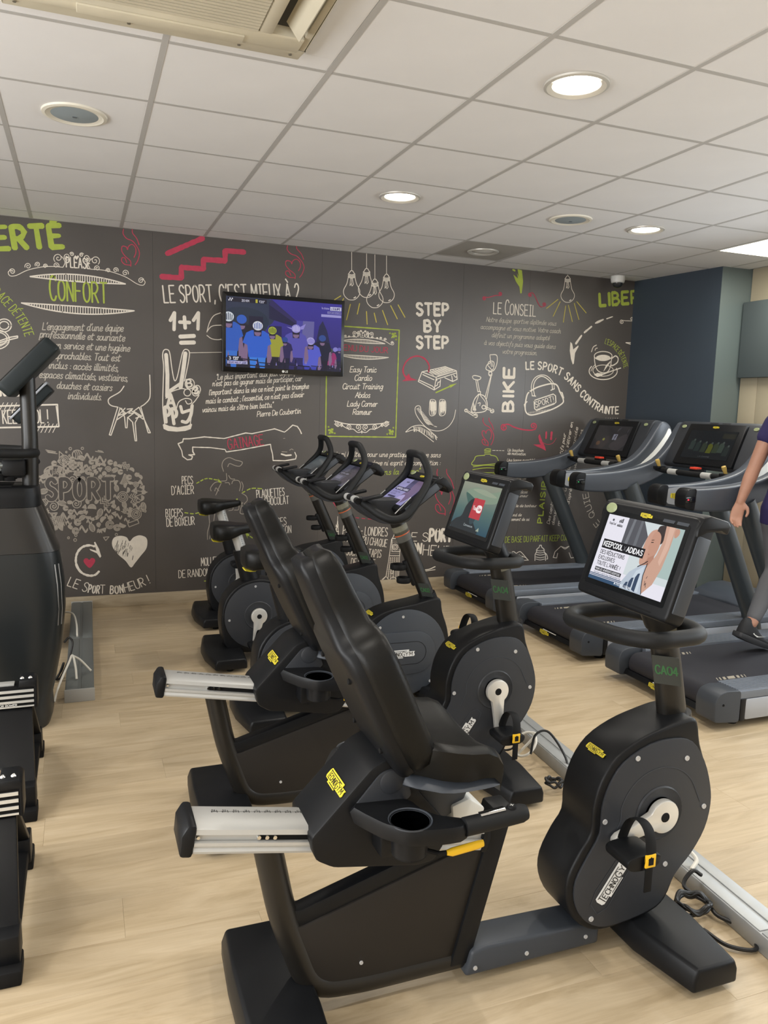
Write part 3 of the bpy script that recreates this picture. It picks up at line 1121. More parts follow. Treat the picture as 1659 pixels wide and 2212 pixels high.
# chequered flag, ball, bubble, racket, stray marks
for i in range(7):
    for j in range(5):
        if (i + j) % 2 == 0:
            x, y = 640 + i * 25, 620 + j * 22 + i * 3
            m.fill('s', [(x, y), (x + 24, y + 3), (x + 24, y + 25), (x, y + 22)])
m.line('s', [(628, 600), (628, 790)], 2.4)
m.line('s', [(640, 615), (720, 640), (820, 640), (822, 735), (720, 730), (640, 712)], 1.8, closed=True)
m.ell('s', 768, 562, 48, 45, 2)
for d in (-20, 0, 20):
    m.line('s', [(755 + d, 522), (775 + d, 560), (770 + d, 603)], 1.6, sm=True)
m.ell('s', 545, 735, 105, 62, 2.4)
m.text('s', 'I like', (492, 755), (605, 757), 48, 'chalk')
for x, y, r in ((700, 503, 13), (820, 500, 12), (661, 537, 8), (692, 572, 8), (588, 628, 13), (1420, 1065, 13), (1360, 1140, 10), (755, 1365, 12), (682, 1390, 10), (748, 1412, 14), (1158, 1358, 12)):
    m.ell('s', x, y, r, w=1.6, n=12)
for p in ([(455, 515), (555, 535)], [(465, 528), (550, 545)], [(475, 540), (570, 553)], [(950, 530), (1030, 540)], [(975, 520), (1020, 530)], [(590, 530), (635, 570), (590, 592), (590, 530)], [(1270, 1245), (1370, 1210), (1382, 1245), (1285, 1282), (1270, 1245)],
          [(1370, 1095), (1455, 1120), (1450, 1135), (1375, 1112), (1370, 1095)], [(1390, 890), (1415, 850), (1430, 895), (1390, 890)], [(1030, 1385), (1085, 1380), (1052, 1418), (1030, 1385)], [(1340, 920), (1465, 935), (1340, 980), (1410, 1020), (1320, 1060)]):
    m.line('s', p, 1.7)
for k in range(8):
    m.line('s', [(500 + k * 18, 1185 + k * -2), (535 + k * 18, 1325 - k * 9)], 1.4)
    m.line('s', [(490 + k * 6, 1200 + k * 17), (640 - k * 4, 1165 + k * 14)], 1.4)
m.build()
m = Mural('mural_doodle_word', 0, 860, 4.608, 0.0022)
m.text('s', 'SPORT', (470, 1008), (1125, 1006), 180, 'fat')
m.build()
m = Mural('mural_doodle_word', 0, 860, 4.608, 0.0026)
a, b = m.xz((470, 1008)), m.xz((1125, 1006))
L = b[0] - a[0]
write(m.m('k'), 'SPORT', lambda x, y: (a[0] + x, YW - .0026, a[1] + y), L, 180 / 4.608 * PXM, 34 / 4.608 * PXM, gap=.3)
m.build()
m = Mural('mural_heart', 0, 860, 4.608)
hp = [(1303, 1685), (1250, 1620), (1180, 1560), (1125, 1490), (1115, 1430), (1140, 1385), (1200, 1370), (1260, 1385), (1290, 1425), (1330, 1385), (1390, 1365), (1450, 1385), (1467, 1430), (1455, 1500), (1400, 1570), (1345, 1640)]
m.fill('w', hp, sm=True)
for k in range(46):
    x = 1140 + rg.uniform(0, 190)
    y = 1410 + rg.uniform(0, 130) + max(0, (x - 1240) * .5)
    m.line('k', [(x, y, ), (x - 9, y + 34)], rg.uniform(.5, 1.2))
m.d = .0012
m.build()
m = Mural('mural_ring_arrow', 0, 860, 4.608)
m.line('w', [(985, 1725), (945, 1760), (880, 1765), (810, 1735), (765, 1670), (755, 1600), (775, 1530), (825, 1480), (890, 1465), (940, 1475)], 4.2, sm=True, jit=.25)
m.fill('w', [(890, 1500), (960, 1520), (935, 1435), (948, 1430), (985, 1500), (1008, 1575), (995, 1590), (965, 1545), (900, 1515)])
m.fill('r', [(893, 1690), (850, 1655), (832, 1620), (845, 1597), (870, 1595), (888, 1610), (910, 1592), (938, 1597), (947, 1620), (930, 1655)], sm=True)
m.curve_text('w', 'LE S', [(668, 1866), (760, 1897), (855, 1930)], 84, 'thin')
m.curve_text('w', 'POR', [(876, 1933), (930, 1940), (985, 1944)], 72, 'bold')
m.text('w', 'T', (996, 1945), (1042, 1945), 80, 'thin')
m.curve_text('w', 'BON', [(1096, 1945), (1160, 1945), (1228, 1935)], 72, 'bold')
m.curve_text('w', 'HEUR !', [(1246, 1932), (1320, 1912), (1410, 1880), (1495, 1840)], 84, 'thin')
m.build()

# --- middle left
m = Mural('mural_stairs', 330, 480, 4.254)
m.line('r', [(80, 500), (262, 512), (262, 415), (465, 430), (465, 342), (665, 355), (665, 262), (840, 275)], 10.5, jit=.12)
m.line('r', [(130, 290), (462, 146)], 9.5, jit=.15)
m.build()
m = Mural('mural_heart_curl', 330, 480, 4.254); heart_curl(m, 'r', 1218, 215, 172, 305); m.build()
m = Mural('mural_heading', 330, 480, 4.254); m.text('w', "LE SPORT, C'EST MIEUX À 2", (106, 740), (1350, 714), 138, 'thin'); m.build()
m = Mural('mural_sum', 330, 480, 4.254)
m.line('w', [(160, 905), (200, 830), (195, 990)], 6.6)
m.line('w', [(372, 905), (420, 830), (415, 985)], 6.6)
m.line('w', [(245, 918), (340, 922)], 7); m.line('w', [(290, 868), (298, 975)], 7)
m.line('w', [(250, 1052), (382, 1045)], 8); m.line('w', [(256, 1108), (382, 1105)], 8)
m.build()
m = Mural('mural_mouth', 330, 480, 4.254)
m.line('w', [(622, 833), (560, 860), (520, 925), (497, 1010)], 1.7, sm=True); m.line('w', [(497, 1005), (545, 955), (640, 945)], 1.7, sm=True); m.line('w', [(497, 1040), (540, 1070), (600, 1080), (650, 1068)], 1.7, sm=True)
m.line('w', [(340, 1200), (700, 1194)], 1.2)
m.build()
m = Mural('mural_hand', 330, 480, 4.254)
m.line('w', [(108, 1850), (92, 1700), (95, 1500), (100, 1330), (90, 1230), (100, 1180), (128, 1170), (155, 1200), (178, 1360), (200, 1455), (225, 1420), (255, 1280), (275, 1195), (302, 1168), (335, 1190), (330, 1270), (300, 1420), (290, 1460)], 1.9, sm=True)
m.ell('w', 340, 1485, 42, 46, 1.9); m.ell('w', 318, 1565, 32, 32, 1.9); m.ell('w', 400, 1548, 36, 50, 1.9, rot=20)
m.line('w', [(120, 1620), (170, 1560), (260, 1530), (300, 1535)], 1.9, sm=True)
m.line('w', [(215, 1720), (240, 1650), (300, 1620), (350, 1630), (355, 1660), (320, 1670), (300, 1640)], 1.9, sm=True)
m.line('w', [(425, 1590), (390, 1640), (350, 1690), (355, 1760), (345, 1850)], 1.9, sm=True)
m.line('w', [(122, 1215), (135, 1400), (132, 1605)], 7.5); m.line('w', [(300, 1202), (280, 1360), (255, 1520)], 8); m.line('w', [(140, 1560), (265, 1475)], 6)
for t, p0, p1, h in (('B', (315, 1515), (362, 1512), 62), ('e', (378, 1580), (425, 1565), 88), ('A', (130, 1705), (205, 1705), 115), ('P', (122, 1840), (165, 1838), 130), ('P', (195, 1855), (235, 1850), 130)):
    m.text('w', t, p0, p1, h, 'bold')
m.line('w', [(255, 1690), (270, 1750), (345, 1725)], 6); m.line('w', [(362, 1682), (350, 1770), (315, 1835), (268, 1830)], 6.5, sm=True)
m.fill('w', [(92, 1860), (105, 1852), (150, 1872), (230, 1885), (320, 1868), (350, 1850), (362, 1858), (350, 1900), (300, 1918), (220, 1925), (140, 1918), (100, 1900)])
m.build()
m = Mural('mural_quote', 330, 480, 4.254)
for t, a, b in (('"Le plus important aux jeux olympiques', (585, 1448), (1370, 1398)), ("n'est pas de gagner mais de participer, car", (548, 1507), (1368, 1458)), ("l'important dans la vie ce n'est point le triomphe", (517, 1590), (1432, 1528)),
                ("mais le combat ; l'essentiel, ce n'est pas d'avoir", (487, 1668), (1386, 1605)), ('vaincu mais de s\'être bien battu."', (455, 1748), (1105, 1700)), ('Pierre De Coubertin', (958, 1788), (1360, 1755))):
    m.text('w', t, a, b, 46, 'script')
m.build()
m = Mural('mural_plank_figure', 330, 900, 4.484)
m.line('w', [(1440, 165), (1425, 130), (1400, 95), (1355, 82), (1300, 132), (1275, 150), (1180, 118), (960, 165), (900, 158), (690, 212), (500, 196), (360, 214), (295, 215), (290, 245), (245, 262), (280, 330), (290, 385), (335, 418), (375, 412), (385, 385), (348, 370), (405, 368), (388, 340), (385, 295), (560, 300), (700, 318), (712, 342), (850, 322), (1140, 268), (1145, 305), (1160, 365), (1165, 425), (1280, 427), (1383, 410), (1390, 380), (1375, 345)], 2.2, jit=.2)
m.line('w', [(1245, 362), (1290, 376), (1340, 372)], 3.4); m.line('s', [(1250, 340), (1300, 342)], 1.4); m.line('s', [(1325, 325), (1345, 312), (1360, 322)], 1.4); m.line('s', [(1265, 212), (1280, 210)], 1.2)
m.text('r', 'GAINAGE', (733, 318), (1075, 270), 95, 'thin')
m.build()
m = Mural('mural_body', 330, 900, 4.484)
for p in ([(685, 530), (670, 470), (690, 420), (740, 397), (800, 420), (866, 440), (845, 478), (800, 475), (745, 455), (725, 485)], [(712, 550), (715, 615), (665, 625)], [(735, 570), (755, 600), (795, 605)], [(665, 625), (600, 640), (560, 690), (565, 720)], [(700, 640), (735, 640), (745, 660)],
          [(765, 650), (780, 620), (830, 620), (850, 660), (840, 720)], [(860, 630), (875, 670), (865, 720)], [(860, 740), (905, 770), (915, 810), (890, 840)], [(560, 850), (545, 960), (550, 1040), (530, 1120), (530, 1190)], [(610, 850), (600, 940), (585, 1060), (590, 1120), (600, 1160), (580, 1190)],
          [(555, 1150), (550, 1185)], [(570, 1150), (568, 1190)], [(610, 760), (640, 690), (660, 650)], [(640, 860), (650, 960)], [(730, 860), (770, 850), (775, 900), (735, 910)], [(785, 860), (830, 850), (830, 900), (790, 905)], [(850, 820), (890, 930), (845, 930), (870, 830)], [(885, 840), (940, 960)], [(910, 845), (975, 950)],
          [(665, 1130), (690, 1250), (712, 1340)], [(600, 720), (612, 690), (640, 720)]):
    m.line('s', p, 1.5, sm=True)
for t, a, b, h in (('PECS', (285, 655), (388, 652), 72), ("D'ACIER", (185, 757), (397, 746), 78), ('BICEPS', (127, 973), (290, 966), 72), ('DE BOXEUR', (137, 1065), (404, 1045), 76), ('MOLLETS', (470, 1446), (668, 1430), 76), ('DE RANDONNEUR', (252, 1562), (690, 1527), 70),
                   ('PLAQUETTES', (1007, 787), (1276, 762), 74), ('DE CHOCOLAT', (1010, 866), (1318, 843), 74), ('FESSES', (1110, 1062), (1294, 1046), 72), ('EN BÉTON', (1110, 1143), (1340, 1125), 72)):
    m.text('w', t, a, b, h, 'thin')
dash(m, 'g', [(425, 645), (520, 600), (630, 615)], 2.2, .6, 5)
m.fill('g', [(672, 645), (625, 590), (640, 612), (612, 608), (640, 625), (625, 632)])
dash(m, 'g', [(310, 930), (400, 940), (480, 915), (545, 875)], 2.2, .6, 5)
m.fill('g', [(600, 850), (540, 855), (560, 865), (535, 885), (562, 878), (560, 905), (575, 875)])
dash(m, 'g', [(870, 735), (960, 695), (1075, 700)], 2.2, .6, 4)
dash(m, 'g', [(1000, 1200), (930, 1150)], 2.2, .6, 2)
m.fill('g', [(890, 1115), (935, 1140), (930, 1160), (915, 1150), (920, 1185), (905, 1150)])
m.fill('g', [(805, 800), (820, 790), (825, 815), (815, 830)])
dash(m, 'g', [(500, 1592), (620, 1585)], 2.2, .6, 3)
m.build()

# --- middle
m = Mural('mural_light_bulbs', 680, 540, 4.366)
bulb(m, 347, 20, 195, 472, 78); bulb(m, 488, 30, 175, 448, 78); bulb(m, 566, 45, 275, 545, 78); bulb(m, 676, 55, 228, 497, 74)
m.line('y', [(185, 470), (245, 433)], 2); m.line('y', [(258, 485), (272, 457)], 2)
for a, b in (((335, 512), (298, 660)), ((422, 505), (400, 605)), ((487, 580), (493, 700)), ((560, 595), (580, 682)), ((638, 570), (687, 705)), ((715, 525), (778, 650)), ((785, 518), (850, 635))):
    m.line('y', [a, b], 2.2)
m.build()
m = Mural('mural_menu', 680, 540, 4.366)
m.line('g', [(115, 708), (796, 756), (762, 1766), (102, 1757)], 2.6, closed=True, jit=.2)
please(m, (165, 858), (745, 892))
lens(m, 'w', (250, 855), (662, 884), -26, 8, 30, 1.1)
m.text('r', 'MENU DU JOUR', (222, 943), (687, 972), 52, 'serif')
lens(m, 'w', (215, 985), (695, 1014), -2, 30, 34, 1.1)
for t, a, b in (('Easy Tonic', (330, 1152), (578, 1154)), ('Cardio', (373, 1232), (535, 1232)), ('Circuit Training', (260, 1312), (638, 1312)), ('Abdos', (380, 1393), (518, 1393)), ('Lady Corner', (305, 1475), (585, 1477)), ('Rameur', (357, 1552), (530, 1553))):
    m.text('w', t, a, b, 52, 'script')
m.line('w', [(185, 1612), (300, 1640), (445, 1646), (600, 1640), (700, 1622)], 2.0, sm=True)
for sg in (1, -1):
    f = lambda u: 443 + sg * u
    m.line('w', [(f(258), 1640), (f(225), 1665), (f(195), 1640), (f(170), 1665), (f(120), 1690), (f(80), 1690), (f(40), 1720), (f(0), 1715)], 1.7, sm=True)
    for u, v, r in ((235, 1632, 22), (195, 1650, 16), (125, 1668, 26), (35, 1672, 30)):
        m.spiral('w', f(u), v, r, 1.5, 90, 1.6, sg, r1=4)
m.fill('w', [(443, 1695), (449, 1712), (462, 1715), (449, 1720), (443, 1735), (437, 1720), (424, 1715), (437, 1712)])
for cx, cy, sx, sy in ((770, 780, -1, 1), (125, 1735, 1, -1), (745, 1742, -1, -1)):
    for u, v, r in ((14, 8, 8), (36, 14, 12), (10, 34, 12), (34, 40, 13), (62, 6, 7), (4, 66, 7)):
        m.spiral('g', cx + sx * u, cy + sy * v, r, 1.4, 40, 1.5, sx * sy, r1=2)
    m.line('g', [(cx + sx * 20, cy + sy * 20), (cx + sx * 48, cy + sy * 48)], 2)
m.build()
m = Mural('mural_step_by_step', 680, 540, 4.366)
m.text('w', 'STEP', (962, 612), (1258, 616), 108, 'brush'); m.text('w', 'BY', (1035, 768), (1185, 770), 104, 'brush'); m.text('w', 'STEP', (962, 924), (1255, 926), 108, 'brush')
m.build()
m = Mural('mural_step_bench', 680, 540, 4.366)
m.line('r', [(1072, 1150), (1078, 1090), (1040, 1030), (980, 1002), (920, 1010), (865, 1050), (835, 1110), (835, 1160), (855, 1200)], 3.4, sm=True, jit=.2)
m.fill('r', [(820, 1238), (965, 1228), (905, 1205), (885, 1165), (870, 1185), (845, 1190), (855, 1215)])
for p in ([(1010, 1150), (1230, 1100), (1335, 1140), (1140, 1200), (1010, 1150)], [(1010, 1150), (975, 1240), (1125, 1320), (1145, 1205)], [(1018, 1175), (1125, 1225)], [(980, 1225), (1110, 1285), (1130, 1310)], [(1335, 1140), (1342, 1220), (1300, 1240), (1225, 1205)], [(1335, 1160), (1150, 1218), (1150, 1235)],
          [(1185, 1222), (1180, 1285), (1125, 1320)], [(1185, 1240), (1160, 1250), (1155, 1275), (1135, 1285)], [(1290, 1185), (1300, 1240)], [(1310, 1180), (1325, 1200), (1340, 1195)]):
    m.line('w', p, 2.0)
for k in range(8):
    m.line('w', [(1060 + k * 26, 1142 - k * 5), (1120 + k * 26, 1182 - k * 7)], 1.3)
    m.line('w', [(1075 + k * 12, 1152 + k * 5), (1235 + k * 10, 1108 + k * 4)], 1.1)
m.line('g', [(1142, 1345), (1300, 1275)], 3); m.fill('g', [(1340, 1258), (1262, 1275), (1285, 1282), (1275, 1302)])
m.build()
m = Mural('mural_smile', 680, 540, 4.366)
rg = random.Random(4)
for cx in (1112, 1203):
    m.line('w', [(cx - 30, 1440), (cx - 20, 1412), (cx + 12, 1412), (cx + 32, 1440), (cx + 28, 1540), (cx - 10, 1565), (cx - 32, 1540)], 1.4, sm=True, closed=True)
    for k in range(16):
        x = cx - 24 + k * 3.3
        m.line('w', [(x, 1425 + rg.uniform(-8, 15)), (x + 2, 1545 + rg.uniform(-40, 20))], 1.3)
m.line('w', [(1328, 1508), (1310, 1590), (1265, 1660), (1200, 1700), (1130, 1705), (1060, 1680), (1000, 1620), (955, 1550), (945, 1495), (965, 1470), (995, 1480), (1010, 1560), (1060, 1640), (1150, 1668)], 1.5, sm=True)
for k in range(16):
    t = k / 16
    m.line('w', [(960 + t * 120, 1500 + t * 160), (985 + t * 150, 1490 + t * 185)], 1.4)
m.line('w', [(857, 1715), (920, 1665), (1010, 1655), (1080, 1700), (1155, 1770)], 1.6, sm=True); m.line('w', [(857, 1718), (950, 1695), (1030, 1740), (1120, 1810)], 1.5, sm=True)
for k in range(20):
    x = 930 + k * 11
    y = 1668 + max(0, k - 6) * 6
    m.line('w', [(x, y), (x + rg.uniform(-10, 14), y + 45)], 1.3)
m.build()
m = Mural('mural_motto', 660, 920, 4.608)
m.text('w', 'Ni miroir ni haltère pour une pratique sportive sans', (130, 302), (1340, 312), 50, 'script')
m.text('w', 'complexe ni esprit de compétition :', (560, 392), (1338, 390), 50, 'script')
m.text('g', '"sans la frime"', (690, 488), (1135, 476), 58, 'script')
m.build()
m = Mural('mural_cities', 660, 920, 4.608)
for t, a, b, h in (('PARIS - LONDRES', (370, 1078), (812, 1098), 88), ('PARCOURU CHAQUE', (384, 1150), (805, 1205), 78), ('JOUR SUR TAPIS', (405, 1285), (748, 1310), 80), ('DE COURSE', (450, 1390), (685, 1402), 76)):
    m.text('w', t, a, b, h, 'thin')
dash(m, 'r', [(440, 905), (560, 920), (680, 930)], 1.8, .55, 4)
m.fill('r', [(270, 760), (420, 700), (420, 740), (335, 860)])
m.build()
m = Mural('mural_tower', 660, 920, 4.608)
m.line('w', [(320, 900), (318, 950)], 1.2)
for p in ([(318, 945), (305, 1050), (290, 1150)], [(320, 945), (325, 1050), (335, 1150)], [(300, 1000), (326, 1000)], [(302, 985), (326, 1020)], [(326, 985), (300, 1030)], [(298, 1050), (330, 1050)]):
    m.line('w', p, 1.5)
for p in ([(900, 1020), (875, 1100), (855, 1130), (832, 1300), (800, 1500), (770, 1530)], [(900, 1020), (925, 1100), (945, 1140), (935, 1300), (925, 1530)], [(860, 1120), (945, 1120)], [(860, 1130), (860, 1250), (940, 1250), (942, 1140)], [(835, 1290), (938, 1290)], [(845, 1310), (820, 1520)], [(865, 1310), (845, 1520)],
          [(885, 1310), (870, 1520)], [(905, 1310), (895, 1520)], [(920, 1310), (910, 1520)], [(760, 1530), (800, 1495), (830, 1535), (870, 1500), (920, 1535)], [(850, 1420), (870, 1420), (868, 1470), (846, 1470), (850, 1420)]):
    m.line('w', p, 1.5)
m.ell('w', 892, 1205, 26, 28, 1.5); m.ell('w', 892, 1205, 14, 15, 1.2)
for k in range(22):
    y = 1125 + k * 18
    m.line('s', [(858 - k * 2.6, y), (942 - k * .8, y + rg.uniform(-6, 6))], 1.1)
m.build()
m = Mural('mural_happiness', 660, 920, 4.608)
m.text('w', 'LE S', (985, 1145), (1215, 1148), 90, 'thin'); m.text('w', 'PORT', (1232, 1148), (1450, 1150), 130, 'bold')
m.text('w', 'BON', (990, 1262), (1145, 1268), 105, 'bold'); m.text('w', 'HEUR', (1165, 1285), (1440, 1300), 110, 'thin')
m.line('w', [(1180, 1435), (1235, 1425), (1290, 1400)], 2.4, sm=True); m.line('w', [(985, 1350), (1000, 1400)], 3); m.line('w', [(1195, 1445), (1290, 1430)], 1.6)
m.build()
m = Mural('mural_heart_curl', 660, 920, 4.608); heart_curl(m, 'r', 1290, 430, 190, 460, 2.0); m.build()

# --- right
m = Mural('mural_bike', 980, 560, 3.95)
for p in ([(158, 1000), (180, 992), (228, 1005), (226, 1022), (205, 1030), (170, 1022)], [(308, 815), (312, 880), (285, 900), (275, 935), (300, 950), (340, 950), (368, 890), (366, 820)], [(290, 905), (300, 875), (330, 870), (345, 890), (330, 945)]):
    m.line('w', p, 1.9, sm=True, closed=True)
for p in ([(188, 1030), (205, 1130)], [(202, 1028), (220, 1128)], [(205, 1130), (228, 1128), (228, 1150), (208, 1152)], [(300, 950), (298, 985), (325, 990), (322, 950)], [(300, 990), (315, 1000), (268, 1175)], [(322, 990), (280, 1190)], [(100, 1282), (195, 1335)], [(110, 1300), (180, 1345)], [(330, 1285), (265, 1255)], [(345, 1300), (270, 1275)]):
    m.line('w', p, 1.9)
m.line('w', [(215, 1150), (180, 1190), (158, 1250), (152, 1300), (210, 1308), (275, 1290), (285, 1230), (262, 1170), (215, 1150)], 2.2, sm=True)
m.line('w', [(215, 1155), (190, 1230), (180, 1300)], 1.6, sm=True); m.line('w', [(225, 1160), (270, 1220), (275, 1280)], 1.6, sm=True); m.line('w', [(205, 1230), (225, 1225), (222, 1250)], 1.8, sm=True)
for k in range(8):
    m.line('w', [(170 + k * 3, 1225 + k * 8), (162 + k * 4, 1290)], 1.0)
for x, y, r in ((105, 1290, 12), (188, 1335, 15), (328, 1295, 15), (256, 1262, 16), (312, 975, 14)):
    m.ell('w', x, y, r, w=2.2, n=14)
for k in range(4):
    m.line('w', [(310 + k * 3, 885 + k * 10), (330 + k * 2, 880 + k * 10)], 1.3)
m.build()
m = Mural('mural_bike_word', 980, 560, 3.95); m.text('w', 'BIKE', (505, 1296), (517, 930), 108, 'brush'); m.build()
m = Mural('mural_advice', 980, 560, 3.95)
m.text('w', 'LE CONSEIL', (338, 464), (698, 488), 98, 'thin', {2: 1.3})
for t, a, b in (('Notre équipe sportive diplômée vous', (278, 532), (872, 566)), ('accompagne et vous motive. Votre coach', (228, 594), (912, 632)), ('définit un programme adapté', (323, 664), (815, 691)), ('à vos objectifs puis vous guide dans', (258, 729), (866, 764)), ('votre progression.', (413, 804), (708, 818))):
    m.text('d', t, a, b, 41, 'script')
swirl(m, 'r', (262, 335), (395, 295), 16, 2.0); swirl(m, 'r', (652, 305), (770, 385), 16, 2.0)
m.fill('g', [(545, 85), (582, 95), (592, 190), (580, 290), (568, 292), (560, 235), (530, 190), (508, 130), (548, 165), (540, 120), (555, 150)])
m.line('g', [(505, 90), (522, 98)], 4)
m.build()
m = Mural('mural_light_bulbs', 980, 560, 3.95)
bulb(m, 972, 128, 142, 368, 58)
for a, b in (((890, 342), (792, 420)), ((908, 362), (848, 488)), ((955, 398), (935, 538)), ((978, 392), (1012, 533)), ((1028, 375), (1068, 515)), ((1050, 362), (1130, 458))):
    m.line('y', [a, b], 2.0)
m.build()
m = Mural('mural_title', 980, 560, 3.95); m.text('g', 'LIBER', (1248, 398), (1572, 372), 112, 'brush'); m.build()
m = Mural('mural_dashed_arrow', 980, 560, 3.95)
for a, b, w in (((1355, 490), (1305, 508), 3), ((1275, 515), (1210, 545), 5), ((1175, 575), (1115, 625), 5.5), ((1090, 652), (1042, 720), 5.5)):
    m.line('w', [a, b], w, jit=.25, taper=.2)
m.fill('w', [(995, 705), (1010, 720), (1020, 770), (1062, 735), (1065, 745), (1035, 800), (1025, 890), (1015, 898), (1000, 850), (990, 780)])
m.build()
m = Mural('mural_bag', 980, 560, 3.95)
m.line('w', [(645, 1130), (720, 1090), (830, 1062), (880, 1075), (905, 1130), (935, 1200), (920, 1235), (840, 1280), (720, 1318), (650, 1328), (615, 1300), (610, 1240), (625, 1160)], 3.4, sm=True, closed=True)
m.line('w', [(690, 1165), (680, 1090), (700, 1030), (745, 1000), (790, 1015), (835, 1060), (842, 1112)], 2.4, sm=True); m.line('w', [(670, 1165), (662, 1080), (690, 1015), (745, 988), (800, 1000), (850, 1055), (858, 1105)], 2.0, sm=True)
m.line('w', [(668, 1165), (700, 1168)], 2.4); m.line('w', [(828, 1118), (860, 1105)], 2.4); m.line('w', [(625, 1215), (603, 1240), (612, 1285)], 3); m.line('w', [(900, 1130), (925, 1140), (938, 1185)], 3)
m.line('w', [(685, 1205), (850, 1150), (868, 1165), (872, 1220), (855, 1235), (705, 1290), (690, 1275)], 2.6, closed=True)
m.text('w', 'SPORT!', (700, 1265), (855, 1212), 52, 'chalk')
for k in range(14):
    m.line('w', [(705 + k * 11, 1285 - k * 4), (709 + k * 11, 1276 - k * 4)], 1.2)
    m.line('w', [(640 + k * 13, 1318 - k * 2), (642 + k * 13, 1304 - k * 2)], 1.2)
m.build()
m = Mural('mural_slogan', 980, 560, 3.95)
m.curve_text('w', 'LE SPORT SANS CONTRAINTE', [(617, 940), (690, 938), (770, 944), (850, 965), (925, 1000), (985, 1055), (1040, 1118), (1090, 1175), (1150, 1235), (1220, 1288), (1310, 1318), (1405, 1318)], 68, 'brush')
m.build()
m = Mural('mural_cup', 980, 560, 3.95)
m.curve_text('g', "L'ESPACE DÉTENTE", [(1288, 718), (1345, 745), (1395, 795), (1432, 855), (1452, 930)], 50)
m.ell('w', 1275, 825, 76, 38, 2.2); m.fill('w', [(1275 + 62 * math.cos(k * .35), 842 + 27 * math.sin(k * .35)) for k in range(18)])
m.line('w', [(1199, 825), (1205, 890), (1225, 945), (1265, 968), (1310, 962), (1335, 920), (1350, 830)], 2.2, sm=True)
m.line('w', [(1350, 845), (1380, 825), (1402, 845), (1395, 880), (1360, 905), (1338, 905)], 3, sm=True)
m.ell('w', 1275, 955, 120, 72, 2.4, -20, 215); m.ell('w', 1275, 950, 88, 48, 1.6, 0, 360)
m.line('w', [(1170, 955), (1185, 925), (1205, 900)], 1.6, sm=True); m.fill('w', [(1195, 985), (1225, 970), (1270, 975), (1265, 995), (1225, 1005)]); m.line('w', [(1265, 985), (1330, 960), (1425, 928)], 2.6)
for k in range(10):
    m.line('w', [(1280 + k * 6, 955 - k * 8), (1300 + k * 4, 905 - k * 4)], 1.2)
m.line('w', [(1175, 790), (1190, 750), (1218, 732)], 2, sm=True); m.line('w', [(1205, 778), (1212, 762), (1226, 758)], 1.8, sm=True)
swirl(m, 'w', (1435, 535), (1520, 510), 18, 1.6); m.line('w', [(1525, 542), (1545, 542)], 2.4)
m.line('w', [(1468, 712), (1530, 712), (1530, 732), (1468, 712)], 2)
m.build()
m = Mural('mural_sign', 940, 880, 4.366)
for d in (0, 8):
    m.line('w', [(1550 + d, 130 + d), (1740, 120 + d), (1740, 440), (1550 + d, 440 - d)], 2.2, closed=True)
for k in range(6):
    m.line('w', [(1585 + k * 22, 160), (1610 + k * 22, 100)], 1.2)
m.build()
m = Mural('mural_heart_curl', 940, 880, 4.366); heart_curl(m, 'r', 440, 100, 112, 265, 1.9); m.build()
m = Mural('mural_swirl', 940, 880, 4.366)
m.line('r', [(640, 165), (690, 160), (740, 185), (820, 208), (900, 215), (945, 205)], 3.2, sm=True); m.spiral('r', 650, 190, 32, 1.4, 250, 2.8, -1, r1=6); m.spiral('r', 925, 175, 32, 1.4, 70, 2.8, -1, r1=6)
m.build()
m = Mural('mural_red_smile', 940, 880, 4.366)
m.line('r', [(1048, 235), (1045, 290)], 6, jit=.3); m.line('r', [(1098, 235), (1092, 300)], 6, jit=.3)
m.fill('r', [(985, 250), (972, 275), (985, 335), (1000, 350), (925, 350), (960, 370), (1000, 385), (1045, 410), (1035, 370), (1010, 320)])
m.line('r', [(1010, 330), (1060, 350), (1110, 335), (1140, 290)], 1.1, sm=True)
m.build()
m = Mural('mural_bottle', 940, 880, 4.366)
for p in ([(465, 400), (490, 390), (525, 395)], [(465, 410), (525, 408)], [(465, 425), (522, 420)], [(465, 440), (520, 440)], [(468, 452), (390, 460), (370, 490), (358, 545), (600, 530)], [(520, 450), (575, 465), (600, 520), (605, 560)], [(358, 560), (480, 545), (600, 555)], [(355, 585), (365, 605), (480, 615), (590, 612)], [(375, 625), (480, 632), (590, 625)], [(590, 640), (600, 700)], [(360, 585), (480, 570), (600, 575)]):
    m.line('g', p, 1.8, sm=True)
m.build()
m = Mural('mural_recipe', 940, 880, 4.366)
for t, a, b in (('Un bouchon', (682, 415), (832, 418)), ('de motivation', (680, 445), (852, 453)), ('Une bonne quantité', (676, 510), (935, 510)), ('Une rampe de', (668, 685), (855, 680)), ("d'endurance", (668, 720), (820, 716)), ('Une bonne dose', (640, 812), (868, 810)), ('de bonne humeur', (640, 846), (872, 846)), ('Une cuillerée de bonheur', (600, 940), (955, 940)),
                ('Un fond de', (660, 1028), (812, 1026)), ('dépassement de soi', (640, 1068), (886, 1068))):
    m.text('w', t, a, b, 30, 'script')
dash(m, 'w', [(540, 405), (650, 408)], 1.2, .4, 9); dash(m, 'w', [(605, 510), (660, 510)], 1.2, .4, 5)
m.build()
m = Mural('mural_pleasure', 940, 880, 4.366)
m.text('g', 'PLAISIR', (1008, 1090), (1050, 700), 56, 'brush')
for t, a, b, h in (('Des centaines de cours collectifs pour', (1078, 1100), (1232, 250), 36), ('danser, bouger, se muscler et s\'étirer en', (1120, 1110), (1300, 140), 36), ('musique : une séance rapide', (1172, 1118), (1348, 190), 36), ("d'après vos envies maîtrisées.", (1262, 915), (1394, 210), 36)):
    m.text('w', t, a, b, h, 'script')
m.build()
m = Mural('mural_quiet', 940, 880, 4.366)
